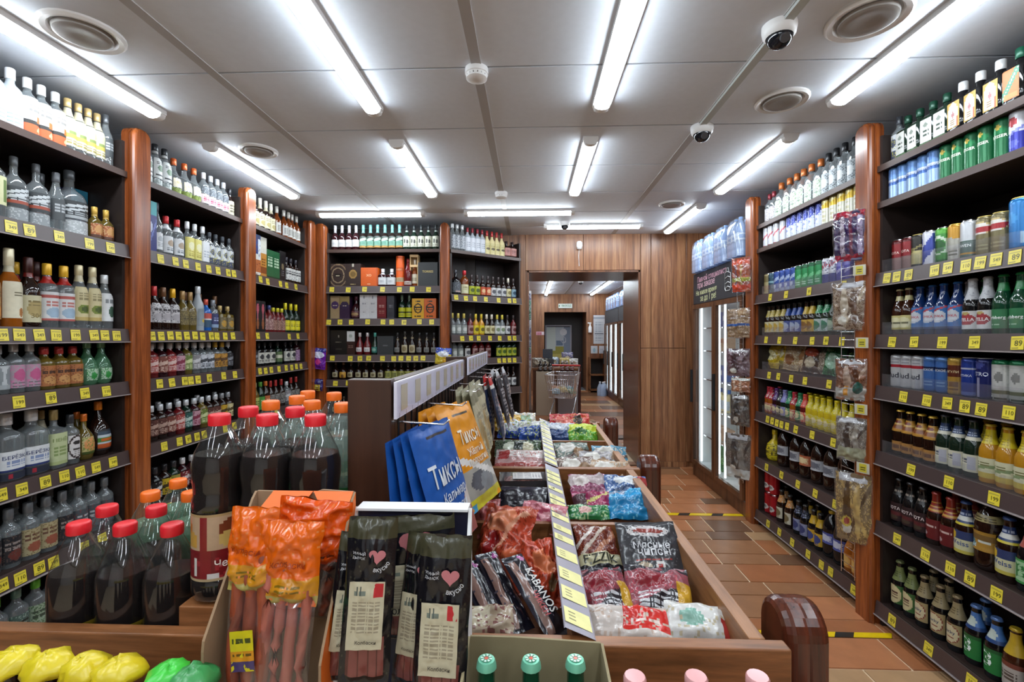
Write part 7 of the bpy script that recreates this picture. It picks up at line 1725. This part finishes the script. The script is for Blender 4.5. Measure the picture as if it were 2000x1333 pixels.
b.face([(-.185, -.0315, 0), (-.15, -.0315, -.04), (-.15, -.0315, .04)], hx('2a7c54'))
b.build('lettering', PRINT, t)
def sheet(px0, py0, px1, py1, y, bg, ops, name, label, cat):
    a = on_y(px0, py1, y); c = on_y(px1, py0, y)
    me = pouch_mesh(name, c.x - a.x, c.z - a.z, .004, bg, ops, 7, .001, PRINT, (20, 30), 0)
    pack(name, label, cat, None, me, ((a.x + c.x) / 2, y - .004, (a.z + c.z) / 2), (0, 0, 0))
sheet(1159, 616, 1181, 672, Y_F, 'dcdfe4', (('b', .88, .93, 'a8b0bc'), ('l', .1, .9, .1, .8, 9, 'b4bac4'), ('r', .1, .9, .34, .38, '5c6470')), 'info_board', 'tall white information board on far wall', 'notice board')
sheet(1154, 676, 1167, 697, Y_F, 'd4dae0', (('e', .5, .6, .2, .2, '9ac0d0'),), 'paper_sheet', 'white sheet under the information board, with blue mark', 'paper')
sheet(1170, 676, 1181, 697, Y_F, 'dcdce2', (('l', .1, .9, .2, .8, 5, 'b0b0bc'),), 'paper_sheet', 'plain white sheet under the information board', 'paper')
sheet(1047, 648, 1063, 655, Y_F, 'e0a8b8', (('l', .1, .9, .2, .8, 2, 'c03c5c'), ('r', .7, .95, .1, .9, 'f0e8ec')), 'wall_notice', 'small pink wall notice left of the street door', 'sign')
p = on_y(1152, 636, Y_F)
o = link('spray_bottle', lathe_mesh('spray_bottle', [(0, 0), (1, 0), (1, .5), (.4, .7), (.35, .9), (0, .92)], .05, .28, 2, WHITE_P, 12), None, (p.x, Y_F - .06, p.z - .2)); tag(o, 'white dispenser on far wall beside the information board', 'dispenser')
link('nozzle', MB().box(-.07, .03, -.02, .02, .25, .28).mesh('nozzle', WHITE_P), o)
# cubby cabinet by the far wall
t = tag(empty('cubby_cabinet', (1.62, Y_F - .36, 0)), 'open dark cubby cabinet against the far wall', 'cabinet')
for z in (0.05, .46, .92):
    box_obj('shelf_board', 0, .42, 0, .34, z, z + .03, W_GON, t)
box_obj('side_board', 0, .025, 0, .34, 0, .92, W_GON, t); box_obj('side_board', .395, .42, 0, .34, 0, .92, W_GON, t); box_obj('back_board', .02, .40, .32, .34, 0, .92, DARK, t)
box_obj('drawer_front', 0, .42, -.015, 0, .94, 1.06, W_GONV, t)
for k, (dx, dy) in enumerate(((0, 0), (.12, .03), (.06, -.1))):
    o = link('water_jug', lathe_mesh('water_jug', [(0, 0), (1, 0), (1, .55), (.5, .8), (.3, .88), (.3, .96), (0, .97)], .075, .36, 2, WATER, 14), None, (1.80 + dx, Y_F - 1.0 + dy, 0))
    link('jug_cap', lathe_mesh('jug_cap', [(.34, .94), (.34, 1), (0, 1)], .075, .36, 2, WHITE_P, 10), o)
    tag(o, 'clear water jug on floor before the cubby cabinet, ' + ('outer one', 'inner one', 'front one')[k], 'water jug', 'water jugs by the far cabinet')
# far fridges along the beer side
for k in range(3):
    fridge(1.98, 6.75 + k * 1.9, 8.58 + k * 1.9, 'glass door fridge in farther room, ' + ('first past the passage', 'middle of three', 'last before the far wall')[k], 3, detail=False, writing=False)
    for q in range(5):
        water_pack(1.95, 6.95 + k * 1.9 + q * .34, 2.182, 'water bottle pack on farther room fridge %s, %s from the passage' % (('one', 'two', 'three')[k], ORD[q]))
# tall colourful stand at the left of the farther room
t = tag(empty('snack_stand', (-.05, 9.6, 0)), 'tall narrow stand of small colourful packs in farther room', 'stand')
box_obj('stand_body', -.08, .08, 0, .3, 0, 2.45, WHITE_P, t)
rr = random.Random(4)
for k in range(11):
    me = pouch_mesh('small_pack', .15, .13, .02, rr.choice(('4a8a70', 'c8c8d0', '8a5c7c', '5c5c8a', 'd8d0c8', '6a7c94')), (('s', .3, 'd8d8dc'),), 170 + k, .004, FILM)
    link('small_pack', me, t, (.0, -.02, .95 + k * .138))
# checkout counter with goods
t = tag(empty('checkout_counter', (.06, 9.1, 0)), 'checkout counter with display front in farther room', 'counter')
box_obj('counter_body', 0, .90, 0, .6, 0, .86, W_GONV, t); box_obj('counter_top', -.02, .93, -.03, .63, .86, .9, W_GON, t)
box_obj('front_rack', .06, .40, -.10, -.001, .0, .84, mat('cream_rack', hx('b8ac98'), .5), t); box_obj('front_rack', .48, .86, -.10, -.001, .0, .84, mat('grey_rack', hx('8a8284'), .5), t)
box_obj('corner_post', .87, .92, -.06, 0, 0, .95, mat('dark_red_wood', hx('4a1c14'), .4), t)
for gx, cols in ((.10, 3), (.52, 3)):
    for k in range(cols):
        put('k_cyr' if gx < .3 else 'k_redw', (.06 + gx + .04 + k * .095, 9.1 - .06, .8405), 0, 'checkout front rack', gx + k * .1)
for k, (dx, bg, w, h) in enumerate(((.08, '8a8478', .2, .2), (.24, '6c7058', .2, .17), (.42, '9ab0c4', .2, .2), (.62, 'c8b03c', .2, .2), (.80, 'dcd8d4', .2, .18), (.70, '5c5890', .24, .30))):
    me = pouch_mesh('snack_bag', w, h, .08, bg, (('s', .3, 'd0c8bc'), ('e', .5, .5, .3, .2, 'b8a890')), 190 + k, .012, FILM)
    pack('snack_bag', ('grey', 'olive', 'pale blue', 'yellow', 'white', 'violet')[k] + ' bag lying on the checkout counter', 'snack bag', 'bags on the checkout counter', me, (.06 + dx, 9.1 + .12 + .14 * (k % 3), .9 + h / 2), (R_(-12), 0, R_(10 * (k % 2))))
t2 = tag(empty('cash_register', (.36, 9.45, .9)), 'grey cash register on the checkout counter', 'cash register')
box_obj('register_body', -.12, .12, -.1, .14, 0, .16, DGREY, t2); box_obj('screen', -.10, .10, .02, .05, .18, .36, mat('register_screen', hx('3c4450'), .2), t2); box_obj('screen_neck', -.02, .02, .03, .05, .16, .18, DGREY, t2)
# shopping cart in front of the counter
t = tag(empty('shopping_cart', (.58, 8.25, 0), R_(-12)), 'wire shopping cart full of small packs in front of checkout', 'shopping cart')
def cart_pt(u, v, w):
    """basket: u across, v along, w up"""
    return ((u - .5) * (.40 + .12 * w), (v - .5) * (.55 + .22 * w) + .02, .46 + w * .40)
bw = MB()
for k in range(13):
    u = k / 12
    bw.tube([cart_pt(u, 0, 1), cart_pt(u, 0, 0), cart_pt(u, 1, 0), cart_pt(u, 1, 1)], .0035, 5)
for k in range(15):
    v = k / 14
    bw.tube([cart_pt(0, v, 1), cart_pt(0, v, 0), cart_pt(1, v, 0), cart_pt(1, v, 1)], .0035, 5)
for w in (.33, .66):
    bw.tube([cart_pt(0, 0, w), cart_pt(1, 0, w), cart_pt(1, 1, w), cart_pt(0, 1, w), cart_pt(0, 0, w)], .0035, 5)
o = bw.build('wire_basket', CHROME, t)
MB().tube([cart_pt(0, 0, 1), cart_pt(1, 0, 1), cart_pt(1, 1, 1), cart_pt(0, 1, 1), cart_pt(0, 0, 1)], .008, 6).build('basket_rim', CHROME, t)
MB().tube([(-.26, .42, .98), (.26, .42, .98)], .016, 8).build('push_handle', mat('red_handle', hx('c0241c'), .4), t)
for s in (-1, 1):
    MB().tube([(s * .24, .42, .98), (s * .22, .34, .7), (s * .20, .30, .42), (s * .19, -.30, .14)], .011, 6).build('frame_tube', CHROME, t)
    for yy in (.28, -.28):
        w_ = MB(); w_.tube([(s * .19 - .012, yy, .055), (s * .19 + .012, yy, .055)], .055, 14)
        wo = w_.build('wheel', BLACK_P, t)
        MB().tube([(s * .19, yy, .06), (s * .19, yy, .36 if yy > 0 else .16)], .010, 6).build('wheel_fork', CHROME, wo)
    MB().tube([(s * .19, .28, .36), (s * .19, -.28, .16)], .010, 6).build('side_rail', CHROME, t)
for k in range(9):
    me = pouch_mesh('snack_pack', .14, .16, .06, ('8aa8b8', 'c8b070', '6a7c5c', 'b0683c', 'd0ccc0', '4c8a9c', 'a89448', '7a5c4c', 'c8c8c8')[k], (('s', .3, 'd8d0c0'),), 210 + k, .012, FILM)
    a = Vector((.58, 8.25, 0)) + Vector(((k % 3 - 1) * .13, (k // 3 - 1) * .17, .57 + .03 * (k % 2)))
    pack('snack_pack', ('pale blue', 'sand', 'moss green', 'rust', 'cream', 'teal', 'mustard', 'brown', 'silver')[k] + ' small pack inside the shopping cart', 'snack pack', 'packs in the shopping cart', me, a, (R_(-65), 0, R_(20 * (k % 3))))
label_all()
